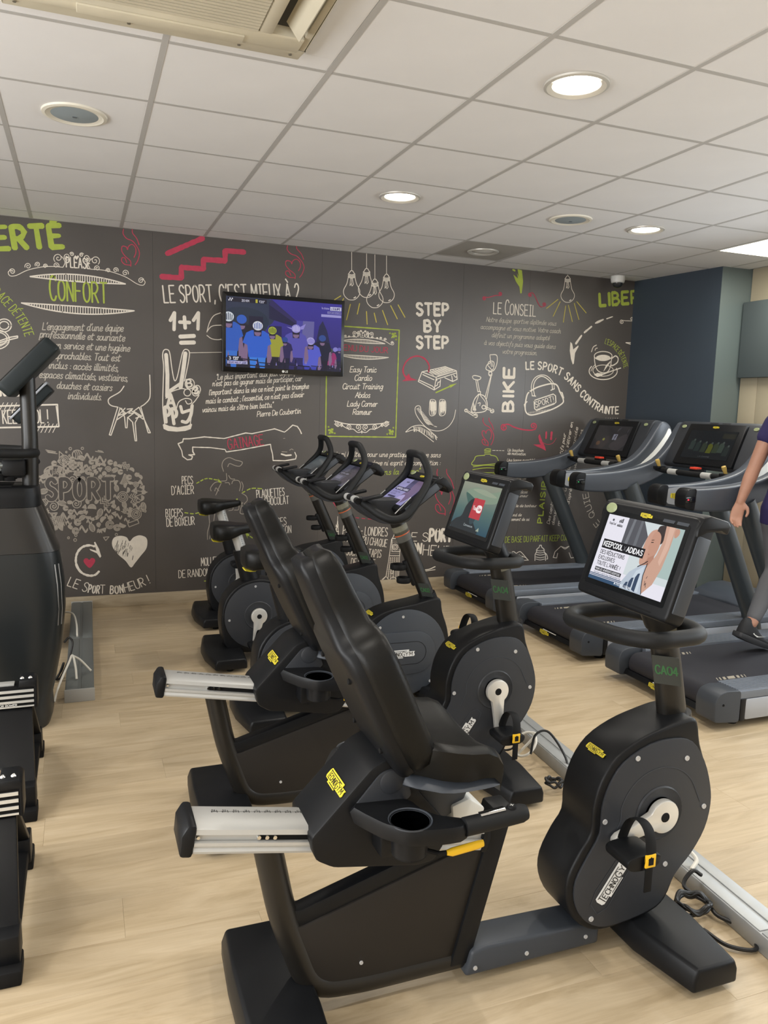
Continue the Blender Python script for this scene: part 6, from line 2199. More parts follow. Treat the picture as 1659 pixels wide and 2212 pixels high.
    fr.add([P(a, b, n) for n in (-.01, .022) for a, b in fo], [(3, 2, 1, 0), (4, 5, 6, 7), (0, 1, 5, 4), (1, 2, 6, 5), (2, 3, 7, 6), (3, 0, 4, 7)])
    fr.build('screen_frame', M_BLACK, t, bevel=.008)
    sw, sh = .46, .225
    s = MB()
    s.nrm = N
    S = lambda u, v, n=0.0014: P(-sw / 2 + u * sw, .025 + v * sh, n + .0225)
    screen_fn(s, S, sw, sh)
    s.build('screen', printed('dim_screen', 0.35), t, smooth=False)
    logo_plate('maker_plate', t, P(0, .278, .0235), A, B, .06, M_LOGOY, M_INK)
    for a in (-.06, .06):
        b = MB()
        b.quad(P(a - .04, .311, .010), P(a + .04, .311, .010), P(a + .04, .325, -.002), P(a - .04, .325, -.002))
        b.build('vent', M_RUB, t, smooth=False)
    for sg in (-1, 1):
        MB().lathe([(.001, .003), (.018, .003), (.020, 0)], (0, 0, 0), seg=18, m=Matrix(((A.x, B.x, N.x, 0), (A.y, B.y, N.y, 0), (A.z, B.z, N.z, 0), (0, 0, 0, 1))) @ Matrix.Diagonal((1.2, .7, 1, 1))).build('badge', M_GREEN, t).location = P(sg * .35, .285, .004)
    for x, yy in ((3.15, -.36), (3.15, .36), (4.7, -.36), (4.7, .36)):
        MB().lathe([(.001, 0), (.03, 0), (.025, .05), (.001, .05)], (x - X0, yy, 0), seg=14).build('foot_pad', M_RUB, t)
    return t


treadmill('treadmill nearest the mural wall, pale app card on its dim screen', (3.95, 5.65), fb_screen, 'treadmills')
treadmill('middle treadmill of the three, cycling race on its dim screen', (3.96, 4.515), race_screen, 'treadmills')
treadmill('treadmill nearest the camera with a woman walking on it', (3.97, 3.385), race_screen, 'treadmills')
# ------------------------------------------------------------------ television
def tv_pic(m, S, sw, sh):
    p = Pic(m, S, sw, sh)
    p.rect('#2a2472', 0, 0, 1, 1)
    p.rect('#1c1848', 0, 0, 1, .45, '#332b86')
    p.rect('#332b86', 0, .45, 1, 1, '#3d35a0')
    p.poly('#2a3550', [(0, 1), (.36, 1), (.42, .8), (.36, .62), (.2, .66), (0, .7)], True)
    p.poly('#223046', [(0, .8), (.15, .86), (.3, .8), (.36, .66), (.28, .5), (0, .55)], True)
    p.poly('#1b1a45', [(.36, .96), (.62, .66), (.60, .62), (.36, .72)])
    p.poly('#2c2560', [(.38, 1), (.62, .68), (.62, .64), (.36, .92)])
    p.poly('#191636', [(.19, .74), (.31, .74), (.31, .5), (.19, .5)])
    p.poly('#211d52', [(.36, .62), (.47, .62), (.47, .3), (.36, .3)])
    p.poly('#1f2350', [(.77, .4), (.80, .66), (.83, .74), (.87, .6), (.9, .4)])
    p.poly('#6c68a8', [(.655, .72), (.755, .72), (.74, .0), (.63, .0)])
    p.poly('#4a45a8', [(.60, .72), (.655, .72), (.63, 0), (.57, 0)])
    p.rect('#17143a', 0, 0, 1, .16)
    p.rect('#231f58', .55, 0, 1, .10)

    def rider(x, y, s, jersey, helmet, shorts='#1b1b3a', skin='#8a6f92', stripe=None):
        p.poly(shorts, [(x - .075 * s, y - .22 * s), (x - .06 * s, y - .62 * s), (x - .02 * s, y - .62 * s), (x, y - .36 * s), (x + .02 * s, y - .62 * s), (x + .06 * s, y - .62 * s), (x + .075 * s, y - .22 * s)])
        p.poly(skin, [(x - .10 * s, y - .10 * s), (x - .13 * s, y - .36 * s), (x - .11 * s, y - .46 * s), (x - .085 * s, y - .44 * s), (x - .075 * s, y - .12 * s)])
        p.poly(skin, [(x + .10 * s, y - .10 * s), (x + .12 * s, y - .36 * s), (x + .10 * s, y - .46 * s), (x + .08 * s, y - .44 * s), (x + .075 * s, y - .12 * s)])
        p.poly(jersey, [(x - .05 * s, y + .02 * s), (x - .095 * s, y - .02 * s), (x - .125 * s, y - .16 * s), (x - .085 * s, y - .19 * s), (x - .075 * s, y - .36 * s), (x + .075 * s, y - .36 * s), (x + .085 * s, y - .19 * s), (x + .115 * s, y - .16 * s), (x + .09 * s, y - .02 * s), (x + .05 * s, y + .02 * s)])
        p.poly('#2a2040', [(x - .035 * s, y + .05 * s), (x + .035 * s, y + .05 * s), (x + .03 * s, y - .06 * s), (x - .03 * s, y - .06 * s)])
        p.ell(skin, x, y - .01 * s, .028 * s, .05 * s)
        p.poly('#181830', [(x - .032 * s, y + .025 * s), (x + .032 * s, y + .025 * s), (x + .028 * s, y - .005 * s), (x - .028 * s, y - .005 * s)])
        p.ell(helmet, x, y + .085 * s, .042 * s, .065 * s)
        if stripe:
            for k in (-2, -1, 0, 1, 2):
                p.line(stripe, [(x + k * .013 * s, y + .045 * s), (x + k * .014 * s, y + (.135 - abs(k) * .012) * s)], .010 * s)
        p.line('#15132e', [(x - .13 * s, y - .47 * s), (x + .13 * s, y - .49 * s)], .016 * s)
        p.poly('#15132e', [(x - .012 * s, y - .5 * s), (x + .012 * s, y - .5 * s), (x + .014 * s, y - .95 * s), (x - .014 * s, y - .95 * s)])
    rider(.95, .28, .55, '#241d5c', '#8d88d8')
    rider(.985, .30, .4, '#1d1850', '#6f6ac0')
    rider(.905, .27, .5, '#a02a70', '#4a5a48')
    rider(.83, .42, .75, '#171a38', '#2f4f9a', '#14142c')
    rider(.725, .36, .85, '#5a63d8', '#b9b2ee', '#3e46b8', stripe='#6a5fc8')
    rider(.595, .52, .95, '#5a56b8', '#9a92e0', '#2c2768', stripe='#ded8ff')
    p.poly('#9a90e0', [(.51, .62), (.60, .60), (.68, .68), (.66, .60), (.58, .57)])
    rider(.50, .38, .6, '#2a2458', '#2a4a9a')
    rider(.39, .48, .85, '#a9a83c', '#b3bf3f', '#1c1c30', stripe='#2c3020')
    rider(.13, .60, 1.0, '#1c1a2c', '#2f62c8', '#171524')
    rider(.265, .52, 1.02, '#2f66d8', '#e6e8f2', '#3d86ea', stripe='#2a4fb0')
    rider(.02, .62, 1.08, '#2f62c8', '#dfe6ee', '#3a78d8', stripe='#1f2f50')
    for x, y in ((.1, .08), (.25, .06), (.42, .05), (.6, .06), (.68, .09), (.8, .05), (.92, .06)):
        p.poly('#8f86d0', [(x, y), (x + .006, y + .05), (x + .012, y)])
    # captions
    p.rect('#12102a', .015, .925, .34, .985)
    for i in range(4):
        for j in range(2):
            if (i + j) % 2 == 0:
                p.rect('#e8e8f4', .02 + i * .009, .935 + j * .022, .029 + i * .009, .957 + j * .022)
    p.text('#d8d8ea', '20 KM', .13, .935, .19, .03, .2)
    p.rect('#c9c040', .245, .93, .262, .98)
    p.text('#d8d8ea', "1'20\"", .275, .935, .32, .03, .2)
    p.text('#b9b4e6', 'la chaine', .82, .915, .885, .03, .13)
    p.rect('#dcdaf4', .895, .90, .995, .955)
    p.text('#2a2472', "L'EQUIPE", .905, .912, .985, .03, .2)
    p.rect('#8f8ad0', .87, .85, .995, .885)
    p.rect('#a7a2e0', .815, .80, .995, .838)
    p.text('#2a2472', "L'EQUIPE REPLAY 2018", .875, .857, .99, .02, .16)
    p.rect('#12102a', .012, .095, .125, .16)
    p.text('#f2f2fa', '3', .025, .105, .04, .04, .2)
    p.text('#f2f2fa', "1'20\"", .06, .105, .105, .04, .2)
    p.rect('#c9c5ee', .012, .045, .18, .088)
    p.text('#2a2472', 'GROUPE MAILLOT JAUNE', .02, .053, .172, .024, .16)


tvr = empty('television', (1.51, 6.15, 2.13), 'flat black television on the mural wall showing a cycling race', 'television')
tvr.rotation_euler = (math.radians(0), 0, 0)
MB().prism(rrect(0, 0, .975, .60, .008), .0, .055).build('casing', mat('gloss_black_bezel', '#0d0d0e', 0.22), tvr, bevel=.004)
MB().box(-.30, .30, .055, .075, -.2, .2).build('rear_shell', M_RUB, tvr, bevel=.01)
MB().box(-.12, .12, .075, .122, -.12, .12).build('wall_bracket', M_TUBE, tvr, bevel=.003)
for xx in (-.09, .09):
    MB().box(xx - .012, xx + .012, .06, .11, -.22, .22).build('bracket_rail', M_TUBE, tvr, smooth=False)
sm = MB()
sm.nrm = Vector((0, -1, 0))
tv_pic(sm, lambda u, v, n=.0014: Vector((-.462 + u * .924, -n, -.262 + v * .530)), .924, .530)
sm.build('screen', printed('tv_screen', 0.62), tvr, smooth=False)
lg = MB()
lg.nrm = Vector((0, -1, 0))
lg.poly([(-.012 + .010 * math.cos(k * .4), -.0012, -.280 + .010 * math.sin(k * .4)) for k in range(16)])
write(lg, 'LG', lambda x, y: Vector((.004 + x, -.0012, -.287 + y)), .02, .014, .003)
lg.build('maker_mark', M_WHITE, tvr, smooth=False)

# ------------------------------------------------------------------ floor raceways
def raceway(label, a, b, w, h, m, cap):
    a, b = Vector(a), Vector(b)
    d = (b - a)
    L = d.length
    t = empty('floor_raceway', (a.x, a.y, 0), label, 'cable duct', 'aluminium floor raceways', math.atan2(d.y, d.x))
    MB().prism([(0, 0), (L, 0), (L, h), (0, h)], -w / 2, w / 2).build('channel', m, t, bevel=.004)
    n = max(2, int(L / .8))
    for s in (-1, 1):
        for k in range(n):
            MB().box(L * k / n + .004, L * (k + 1) / n - .004, s * w * .26 - w * .20, s * w * .26 + w * .20, h - .001, h + .004).build('lid', m, t, bevel=.0015)
    MB().box(-.006, .002, -w / 2 - .003, w / 2 + .003, 0, h + .008).build('end_cap', cap, t, bevel=.002)
    MB().box(L - .002, L + .006, -w / 2 - .003, w / 2 + .003, 0, h + .008).build('end_cap', cap, t, bevel=.002)
    return t


raceway('grey aluminium floor raceway running to the mural wall', (-.035, 4.285), (-.02, 6.22), .145, .062, mat('grey_raceway', '#6f7372', .45, metal=.3), mat('light_end_cap', '#a9a8a4', .5))
raceway('silver floor raceway beside the fronts of the recumbent bikes', (1.875, .75), (2.035, 3.30), .115, .060, M_ALU2, M_ALU2)

M_CABK = mat('black_cable', '#101011', 0.45)
M_CABW = mat('white_cable', '#d5d1c6', 0.5)


def cable(label, pts, r, m, grp='loose cables by the raceways', closed=False):
    o = MB().tube(smooth_path(pts, 7, closed), r, 8, closed=closed).build('power_cable', m)
    return tag(o, label, 'cable', grp)


def coil(c, r, n, seed, tilt=0.3):
    g = random.Random(seed)
    out = []
    for k in range(n * 10):
        a = 2 * math.pi * k / 10
        rr_ = r * g.uniform(.88, 1.05)
        out.append((c[0] + rr_ * math.cos(a), c[1] + rr_ * .7 * math.sin(a), c[2] + .012 + g.uniform(0, .03) + tilt * rr_ * math.sin(a) * .3 + .02))
    return out


cable('black cable looped beside the silver raceway behind the second recumbent bike', [(1.84, 2.85, .08), (1.87, 2.865, .16), (1.93, 2.85, .17), (1.97, 2.77, .08), (1.93, 2.69, .03), (1.88, 2.68, .02)] + coil((1.835, 2.65, .0), .04, 3, 3)[:24], .0055, M_CABK)
cable('white cable loop hanging on the silver raceway', [(1.84, 2.96, .03)] + [(1.865 + .05 * math.cos(a * .6), 2.94 + .045 * math.sin(a * .6), .085 + .04 * math.sin(a * .6 + 1)) for a in range(22)], .006, M_CABW)
cable('black cable ring lying against the silver raceway', [(1.86 + .05 * math.cos(a * .63), 3.06 + .035 * math.sin(a * .63), .07 + .05 * math.sin(a * .63 + .8)) for a in range(18)] + [(1.82, 3.05, .012)], .0045, M_CABK)
cable('thick black cable bundle on the floor behind the nearest recumbent bike', [(1.89, 1.865, .085), (1.86, 1.875, .10), (1.82, 1.865, .06)] + coil((1.80, 1.80, .0), .06, 5, 7) + [(1.86, 1.75, .02), (1.90, 1.68, .012), (1.86, 1.60, .012), (1.79, 1.64, .012), (1.77, 1.72, .015)], .0065, M_CABK)
cable('white cable end bent over the silver raceway', [(1.78, 2.03, .05), (1.84, 2.025, .10), (1.91, 2.0, .115), (1.945, 1.95, .085), (1.90, 1.92, .07)], .007, M_CABW)
cable('white cable arching over the grey raceway near the wall', [(-.27, 5.70, .012), (-.20, 5.72, .03), (-.15, 5.70, .12), (-.08, 5.60, .14), (-.055, 5.42, .12), (-.05, 5.28, .07)], .006, M_CABW)
cable('white cable tied upright at the grey raceway', [(-.16, 4.28, .012), (-.14, 4.38, .06), (-.09, 4.52, .14), (-.07, 4.56, .17), (-.055, 4.50, .12), (-.05, 4.44, .07)], .006, M_CABW)
cable('white cable stub leaning across the grey raceway', [(-.075, 4.58, .165), (-.03, 4.56, .14), (.025, 4.52, .085)], .006, M_CABW)
cable('black cables in a knot beside the grey raceway', [(-.115, 4.72, .20), (-.09, 4.74, .22), (-.07, 4.70, .20), (-.09, 4.66, .12), (-.12, 4.65, .05), (-.14, 4.63, .02), (-.16, 4.65, .012), (-.13, 4.69, .05), (-.12, 4.65, .10), (-.15, 4.63, .03), (-.18, 4.62, .012)], .006, M_CABK)

# ------------------------------------------------------------------ cross trainers at the left edge
def cross_trainer(label, loc, k=1.0, pale=False):
    t = empty('cross_trainer', (loc[0], loc[1], 0), label, 'cross trainer', 'cross trainers along the left')
    X0 = -.40
    lv = [(.0, -.42, .25, .20), (.05, -.42, .265, .21), (.13, -.41, .25, .20), (.20, -.385, .242, .185), (.38, -.365, .258, .18), (.58, -.352, .264, .175), (.70, -.352, .262, .17), (.82, -.36, .258, .165), (.86, -.362, .252, .162)]

    def ring(z, cx, hx, hy, e=.55):
        return [Vector((cx - X0 + math.copysign(abs(math.cos(a)) ** e, math.cos(a)) * hx, math.copysign(abs(math.sin(a)) ** e, math.sin(a)) * hy, z)) for a in [2 * math.pi * i / 36 for i in range(36)]]
    mt = mat('slate_plastic', '#1c2022', .30, spec=.45, bump=.06, bscale=700)
    MB().loft([ring(*l) for l in lv]).build('lower_housing', mt, t, angle=50)
    up = [(.862, -.362, .254, .163), (.95, -.378, .235, .152), (1.03, -.390, .218, .142), (1.075, -.395, .205, .134)]
    MB().loft([ring(*l) for l in up]).build('upper_housing', mat('warm_slate_plastic', '#22201e', .28, spec=.5, bump=.06, bscale=700), t, angle=50)
    cl = [(1.077, -.395, .208, .137), (1.12, -.395, .206, .135), (1.165, -.395, .20, .13), (1.172, -.395, .19, .12)]
    MB().loft([ring(*l) for l in cl]).build('top_tray', M_BLACK, t, angle=50)
    MB().box(-.165, .09, -.09, .09, 1.165, 1.178).build('tray_well', M_RUB, t, bevel=.004)
    for yy, dx in ((-.128, 0), (-.108, .0155)):
        MB().tube([(.270 + dx, yy, .80), (.279 + dx, yy, .70), (.281 + dx, yy, .58), (.276 + dx, yy, .50)], .003, 8).build('silver_stripe', M_ALU, t)
    MB().box(-.10, -.02, -.165, -.158, .95, 1.03).build('paper_notice', mat('white_paper', '#d9d6cc', .8), t, smooth=False)
    MB().tube([(.165, 0, 1.12), (.17, 0, 1.40), (.165, 0, 1.70)], .036, 20, ry=.034).build('mast', M_TUBE, t)
    A, ti = Vector((0, -1, 0)), math.radians(43)
    B = Vector((math.sin(ti), 0, math.cos(ti)))
    N = A.cross(B)
    base = Vector((.045, 0, 1.635))
    m3 = Matrix.Identity(4)
    for i in range(3):
        m3[i][0], m3[i][1], m3[i][2], m3[i][3] = A[i], -N[i], B[i], base[i]
    cb = MB()
    cb.prism(rrect(0, .16, .40, .32, .03), 0, .075, m3)
    cb.build('console_body', mat('slate_grey', '#22282a', .4, spec=.22), t, bevel=.012, seg=3)
    if pale:
        MB().prism(rrect(0, .16, .425, .345, .03), .004, .018, m3).build('console_rim', M_SILVP, t, bevel=.004)
    cr = MB()
    cr.prism(rrect(0, .16, .38, .30, .02), -.004, .006, m3)
    cr.build('console_face', M_GLASS, t, smooth=False)
    # fixed handlebars and cup holders
    hb = fillet([(-.30, .16, 1.32), (-.02, .17, 1.335), (.15, .14, 1.33), (.205, 0, 1.325), (.15, -.14, 1.33), (-.02, -.17, 1.335), (-.30, -.16, 1.32)], .07, 6)
    MB().tube(hb, .022, 14, up=(0, 0, 1)).build('handlebar', M_FOAM, t)
    MB().tube([(-.18, -.10, 1.27), (.02, -.11, 1.275), (.05, -.09, 1.272)], .013, 10, up=(0, 0, 1)).build('sensor_bar', mat('grey_bar', '#8b8e8d', .35, metal=.5), t)
    MB().box(.05, .15, -.10, .10, 1.22, 1.30).build('mast_bracket', M_BLACK, t, bevel=.01)
    for yy in (-.075, .075):
        MB().lathe([(.036, 0), (.040, 0), (.042, .03), (.036, .03), (.034, .004)], (.02, yy, 1.20), seg=24).build('cup_ring', M_RUB, t)
        MB().lathe([(.001, 0), (.036, 0), (.036, .004), (.001, .004)], (.02, yy, 1.20), seg=20).build('cup_floor', M_RUB, t)
    # pedal beams and frame behind
    MB().tube([(-.15, 0, .07), (-1.25, 0, .07)], .035, 14).build('frame_tube', M_TUBE, t)
    MB().box(-1.32, -1.20, -.28, .28, .02, .09).build('rear_foot', M_BLACK, t, bevel=.012)
    for s, z in ((-1, .30), (1, .46)):
        MB().tube([(-.10, s * .12, z + .02), (-.55, s * .13, z), (-1.0, s * .13, z - .02)], .022, 12).build('pedal_beam', M_TUBE, t)
        MB().box(-.98, -.60, s * .13 - .075, s * .13 + .075, z + .018, z + .045).build('footplate', M_BLACK, t, bevel=.01)
        MB().tube([(-.05, s * .24, .35), (-.06, s * .25, 1.05), (-.20, s * .25, 1.45)], .018, 12).build('moving_arm', M_TUBE, t)
    return t


cross_trainer('tall dark cross trainer at the left edge, its housing in full view', (-.40, 4.13))
cross_trainer('cross trainer half hidden behind the tall one, pale edge on its console', (-.435, 5.35), pale=True).scale = (.9, .9, .9)

# ------------------------------------------------------------------ rowing machines, tails towards the aisle
def rower(label, loc):
    t = empty('rowing_machine', (loc[0], loc[1], 0), label, 'rowing machine', 'rowing machines along the left')
    MB().box(-2.0, -.008, -.045, .045, .345, .432).build('rail', M_RUB, t, bevel=.004)
    for z, hh in ((.353, .003), (.373, .005), (.395, .0055), (.417, .0055)):
        for s in (-1, 1):
            MB().box(-2.0, -.012, s * .0465 - .0015, s * .0465 + .0015, z - hh, z + hh).build('chrome_strip', mat('bright_strip', '#d9dad8', .25, metal=.5), t, smooth=False)
    MB().box(-2.0, -.085, -.022, .022, .432, .440).build('slide_strip', M_SIL, t, bevel=.002)
    ec = MB()
    ec.prism([(-.068, .430), (-.064, .462), (-.012, .462), (0, .45), (.002, .345), (-.010, .343), (-.010, .430)], -.050, .050)
    ec.build('rail_end_cap', M_BLACK, t, bevel=.005)
    for x in (-.055, -.025):
        MB().lathe([(.001, .004), (.004, .006), (.008, .003), (.009, 0)], (x, -.02, .462), seg=12).build('bolt', M_CHROME, t)
    lb = MB()
    lb.nrm = Vector((0, -1, 0))
    write(lb, 'MODEL E', lambda x, y: Vector((-.23 + x, -.0485, .3575 + y)), .05, .008, .0016)
    write(lb, 'INDOOR ROWER', lambda x, y: Vector((-.165 + x, -.0485, .3575 + y)), .09, .008, .0016)
    lb.build('rail_text', M_WHITE, t, smooth=False)
    for s in (-1, 1):
        lg = MB()
        yt, yb = s * .035, s * .255
        top = [(-.36, yt, .345), (-.02, yt, .345)]
        bot = [(-.068, yb, .115), (-.004, yb, .115)]
        d = s * -.03
        vs = top + bot[::-1] + [(x, y + d, z) for x, y, z in top + bot[::-1]]
        lg.add(vs, [(0, 1, 2, 3), (7, 6, 5, 4), (0, 4, 5, 1), (1, 5, 6, 2), (2, 6, 7, 3), (3, 7, 4, 0)])
        lg.build('leg', M_BLACK, t, bevel=.006)
        MB().box(-.075, .004, min(s * .235, s * .335), max(s * .235, s * .335), 0, .045).build('foot_pad', M_RUB, t, bevel=.006)
        MB().prism([(-.07, .04), (0, .04), (-.002, .125), (-.066, .125)], min(s * .21, s * .30), max(s * .21, s * .30)).build('leg_shoe', M_BLACK, t, bevel=.006)
    MB().box(-.06, -.008, -.25, .25, .045, .085).build('foot_bar', M_RUB, t, bevel=.008)
    seat = MB()
    seat.loft([[Vector((x, w * math.cos(a), z + .02 * math.sin(a))) for a in [2 * math.pi * i / 20 for i in range(20)]] for x, w, z in ((-1.05, .06, .50), (-1.03, .13, .505), (-.92, .15, .505), (-.82, .13, .50), (-.80, .05, .495))])
    seat.build('seat', M_LEATHER, t)
    MB().box(-1.02, -.82, -.06, .06, .442, .485).build('seat_carriage', M_BLACK, t, bevel=.006)
    MB().lathe([(.001, -.10), (.20, -.10), (.24, -.07), (.24, .07), (.20, .10), (.001, .10)], (-2.25, 0, .42), 'y', seg=36).build('flywheel_cage', M_DARK, t)
    MB().tube([(-2.1, 0, .12), (-2.25, 0, .42)], .04, 12).build('front_leg', M_BLACK, t)
    MB().box(-2.16, -2.06, -.3, .3, 0, .09).build('front_foot', M_BLACK, t, bevel=.01)
    for s in (-1, 1):
        MB().box(-1.80, -1.74, s * .11 - .05, s * .11 + .05, .30, .56).build('footrest', M_BLACK, t, bevel=.01)
    MB().tube([(-1.55, 0, .42), (-1.8, 0, .60), (-1.86, 0, .95)], .016, 10).build('monitor_arm', M_TUBE, t)
    MB().box(-1.93, -1.89, -.09, .09, .93, 1.08).build('monitor', M_BLACK, t, bevel=.01)
    return t


rower('tail of the rowing machine nearest the camera at the left edge', (-.185, 2.49))
rower('tail of the rowing machine standing before the cross trainer', (-.188, 3.39))
# ------------------------------------------------------------------ woman walking on the nearest treadmill, seen from behind at the right edge
def ball(mb, c, rx, ry=None, rz=None, n=14):
    ry, rz = ry or rx, rz or rx
    mb.lathe([(max(.02, math.sin(math.pi * k / 8)), -math.cos(math.pi * k / 8)) for k in range(9)], c, 'z', n, Matrix.Diagonal((rx, ry, rz, 1)))


def limb(mb, pts, rad, seg=14, ry=None, up=(0, 1, 0)):
    p = smooth_path(pts, 4)
    def interp(r):
        out = []
        for i in range(len(p)):
            f = i / (len(p) - 1) * (len(r) - 1)
            k = min(int(f), len(r) - 2)
            out.append(r[k] + (r[k + 1] - r[k]) * (f - k))
        return out
    mb.tube(p, interp(rad), seg, ry=interp(ry) if ry else None, up=up)
    ball(mb, pts[0], rad[0])
    ball(mb, pts[-1], rad[-1])


def torso(mb, secs, k=1.0):
    mb.loft([[Vector((cx + math.cos(a) * hx * k, cy + math.copysign(abs(math.sin(a)) ** .85, math.sin(a)) * hy * k, z)) for a in [2 * math.pi * i / 28 for i in range(28)]] for z, cx, cy, hx, hy in secs])


def fuse(o, voxel, it=6, fac=.5):
    r = o.modifiers.new('fuse', 'REMESH')
    r.mode = 'VOXEL'
    r.voxel_size = voxel
    r.use_smooth_shade = True
    s = o.modifiers.new('soften', 'SMOOTH')
    s.factor = fac
    s.iterations = it
    return o


BX, BY, DZ = 3.885, 3.50, .19
SHIFT = .105
w = empty('person', (BX, BY, DZ), 'woman in a purple top and grey leggings walking away on the treadmill', 'person')
M_SKIN = mat('skin', '#a57a66', .5, noise=.04, nscale=25)
M_TOP = mat('purple_top', '#231c4c', .8, bump=.3, bscale=400)
M_LEG = mat('grey_leggings', '#55565a', .75, bump=.3, bscale=500)
M_SHOE = mat('black_knit', '#1b1c1f', .7, bump=.5, bscale=500)
T = lambda x, y, z: Vector((x - BX, y - BY, z - DZ))
secs = [(.86, 3.885, 3.50, .09, .15), (.95, 3.885, 3.50, .112, .172), (1.05, 3.885, 3.50, .118, .172), (1.15, 3.890, 3.50, .10, .145), (1.25, 3.895, 3.50, .095, .135), (1.36, 3.895, 3.50, .105, .148), (1.46, 3.890, 3.50, .108, .162), (1.54, 3.875, 3.50, .092, .165), (1.59, 3.865, 3.50, .065, .12), (1.63, 3.865, 3.50, .045, .05)]
secs = [(z - DZ, cx - BX + SHIFT, cy - BY, hx, hy) for z, cx, cy, hx, hy in secs]
LSH, LEL, LWR = T(3.965, 3.665, 1.555), T(3.890, 3.705, 1.29), T(3.80, 3.705, 1.075)
RSH, REL, RWR = T(3.98, 3.325, 1.555), T(3.99, 3.27, 1.29), T(4.12, 3.29, 1.16)
LH, LK, LA = T(3.99, 3.57, 1.05), T(3.965, 3.54, .68), T(3.752, 3.49, .365)
RH, RK, RA = T(3.99, 3.42, 1.05), T(4.02, 3.415, .66), T(4.02, 3.41, .285)
b = MB()
torso(b, secs, .93)
limb(b, [T(3.970, 3.50, 1.56), T(3.985, 3.50, 1.67)], [.058, .052])
limb(b, [LSH, LSH.lerp(LEL, .5), LEL, LEL.lerp(LWR, .35), LWR], [.052, .046, .040, .041, .026])
limb(b, [RSH, RSH.lerp(REL, .5), REL, REL.lerp(RWR, .35), RWR], [.052, .046, .040, .041, .026])
limb(b, [LH, LH.lerp(LK, .5), LK, LK.lerp(LA, .3), LA], [.085, .078, .056, .056, .034])
limb(b, [RH, RH.lerp(RK, .5), RK, RK.lerp(RA, .3), RA], [.085, .078, .056, .056, .034])
ball(b, T(4.015, 3.50, 1.785), .092, .076, .115, 20)
ball(b, T(4.055, 3.50, 1.735), .05, .055, .055, 16)
ball(b, T(4.112, 3.50, 1.765), .014, .012, .02)
for s in (-1, 1):
    ball(b, T(4.005, 3.50 + s * .076, 1.77), .018, .010, .03)


def hand(mb, wr, d, side, nrm):
    """palm and five bent fingers hanging from the wrist; d down the hand, side towards the thumb, nrm palm normal"""
    d, side, nrm = d.normalized(), side.normalized(), nrm.normalized()
    q = lambda a, l, n=0: wr + side * a + d * l + nrm * n
    m = Matrix((side, nrm, d)).transposed().to_4x4()
    rings = []
    for l, hw, ht in ((-.02, .024, .019), (.015, .030, .017), (.045, .038, .016), (.08, .040, .014), (.095, .038, .011)):
        c = wr + d * l
        rings.append([c + side * (hw * math.cos(a)) + nrm * (ht * math.sin(a)) for a in [2 * math.pi * i / 14 for i in range(14)]])
    mb.loft(rings)
    for a, L, cur in ((.029, .070, .018), (.010, .080, .024), (-.010, .074, .030), (-.028, .058, .034)):
        p = [q(a, .075), q(a * 1.06, .088 + L * .40, cur * .25), q(a * 1.06, .088 + L * .72, cur * .9), q(a * 1.03, .088 + L * .92, cur * 1.7)]
        mb.tube(smooth_path(p, 3), [.0090] * 4 + [.0084] * 3 + [.0078] * 2 + [.0068], 8)
        ball(mb, p[-1], .0070, n=8)
    p = [q(.022, .012, .004), q(.046, .040, .012), q(.052, .068, .020), q(.046, .090, .026)]
    mb.tube(smooth_path(p, 3), [.0125] * 4 + [.0105] * 3 + [.0092] * 2 + [.008], 8)
    ball(mb, p[-1], .0082, n=8)


hand(b, LWR, Vector((-.06, -.02, -.16)), Vector((.75, -.6, 0)), Vector((-.35, -.75, .1)))
hand(b, RWR, Vector((.14, .02, -.06)), Vector((0, .5, .6)), Vector((-.2, .7, -.5)))
fuse(b.build('body', M_SKIN, w), .0055, 5)
tp = MB()
torso(tp, [s_ for s_ in secs if .88 - DZ <= s_[0] <= 1.60 - DZ], 1.08)
limb(tp, [LSH + Vector((.0, -.02, .01)), LSH.lerp(LEL, .28)], [.066, .062])
limb(tp, [RSH + Vector((.0, .02, .01)), RSH.lerp(REL, .28)], [.066, .062])
fuse(tp.build('top', M_TOP, w), .008, 6)
lg = MB()
torso(lg, [(.80 - DZ, SHIFT, 0, .09, .14)] + [s_ for s_ in secs if s_[0] <= 1.06 - DZ], 1.05)
limb(lg, [LH, LH.lerp(LK, .5), LK, LK.lerp(LA, .3), LK.lerp(LA, .88)], [.098, .086, .063, .062, .044])
limb(lg, [RH, RH.lerp(RK, .5), RK, RK.lerp(RA, .3), RK.lerp(RA, .88)], [.098, .086, .063, .062, .044])
fuse(lg.build('leggings', M_LEG, w), .008, 6)
hr = MB()
ball(hr, T(3.995, 3.50, 1.805), .10, .085, .112, 20)
limb(hr, [T(3.91, 3.50, 1.87), T(3.88, 3.50, 1.82), T(3.88, 3.50, 1.70)], [.035, .038, .016])
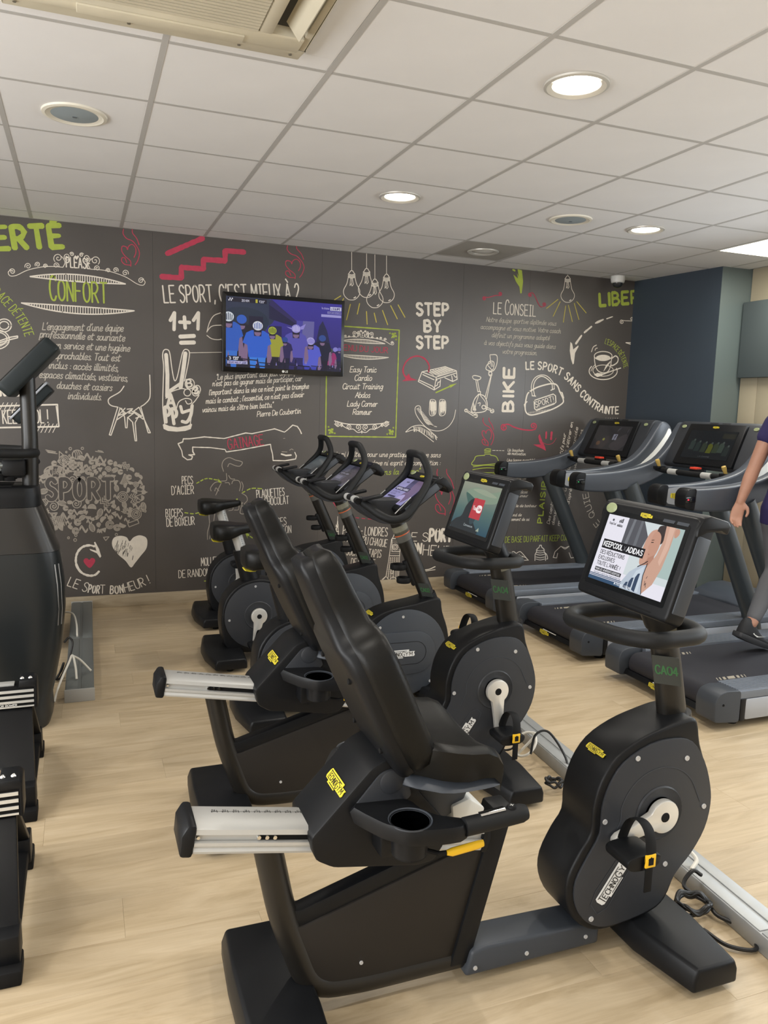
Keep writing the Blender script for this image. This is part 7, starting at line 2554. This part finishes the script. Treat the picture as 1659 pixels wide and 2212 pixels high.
fuse(hr.build('hair', mat('brown_hair', '#3b2a20', .6, bump=.6, bscale=300), w), .009, 4)
fm = MB()
for s in (-1, 1):
    ball(fm, T(4.097, 3.50 + s * .03, 1.79), .008, .013, .006, 10)
fm.build('eye', M_INK, w)
MB().box(4.096 - BX, 4.102 - BX, -.02, .02, 1.722 - DZ, 1.730 - DZ).build('mouth', mat('lip', '#9a5a52', .5), w, bevel=.002)


def shoe(a, ang):
    """running shoe under the ankle a, pitched by ang about the toe line"""
    m = Matrix.Translation(a) @ Matrix.Rotation(ang, 4, 'Y')
    up = MB()
    rings = []
    for x, hw, zt in ((-.085, .022, .005), (-.075, .034, .020), (-.04, .038, .030), (.0, .038, .012), (.05, .040, -.028), (.10, .044, -.048), (.15, .040, -.060), (.175, .026, -.068), (.185, .01, -.075)):
        zb = -.085
        rings.append([m @ Vector((x, y * hw, z)) for y, z in ((-.9, zb), (-1, zb + .018), (-.86, (zb + zt) / 2 + .01), (-.55, zt), (0, zt + .008), (.55, zt), (.86, (zb + zt) / 2 + .01), (1, zb + .018), (.9, zb))])
    up.loft(rings)
    u = up.build('shoe', M_SHOE, w, angle=70, subd=1)
    so = MB()
    rings = []
    for x, hw, zb in ((-.098, .024, -.088), (-.09, .036, -.102), (-.03, .042, -.108), (.05, .043, -.108), (.11, .047, -.106), (.16, .042, -.098), (.19, .022, -.086)):
        rings.append([m @ Vector((x, y * hw, z)) for y, z in ((-.94, zb), (-1.04, -.088), (-1, -.072), (1, -.072), (1.04, -.088), (.94, zb))])
    so.loft(rings)
    so.build('sole', mat('charcoal_sole', '#2b2c2f', .6), u, bevel=.004)
    sw = MB()
    for s in (-1, 1):
        f = lambda x, z: m @ Vector((x, s * .0445, z))
        sw.poly([f(-.02, -.052), (f(.02, -.062)), f(.09, -.038), f(.03, -.054), f(.0, -.052), f(-.015, -.045)])
    sw.build('side_mark', M_WHITE, u, smooth=False)


shoe(LA + Vector((.012, 0, -.01)), math.radians(22))
shoe(RA + Vector((.01, 0, .012)), math.radians(0))
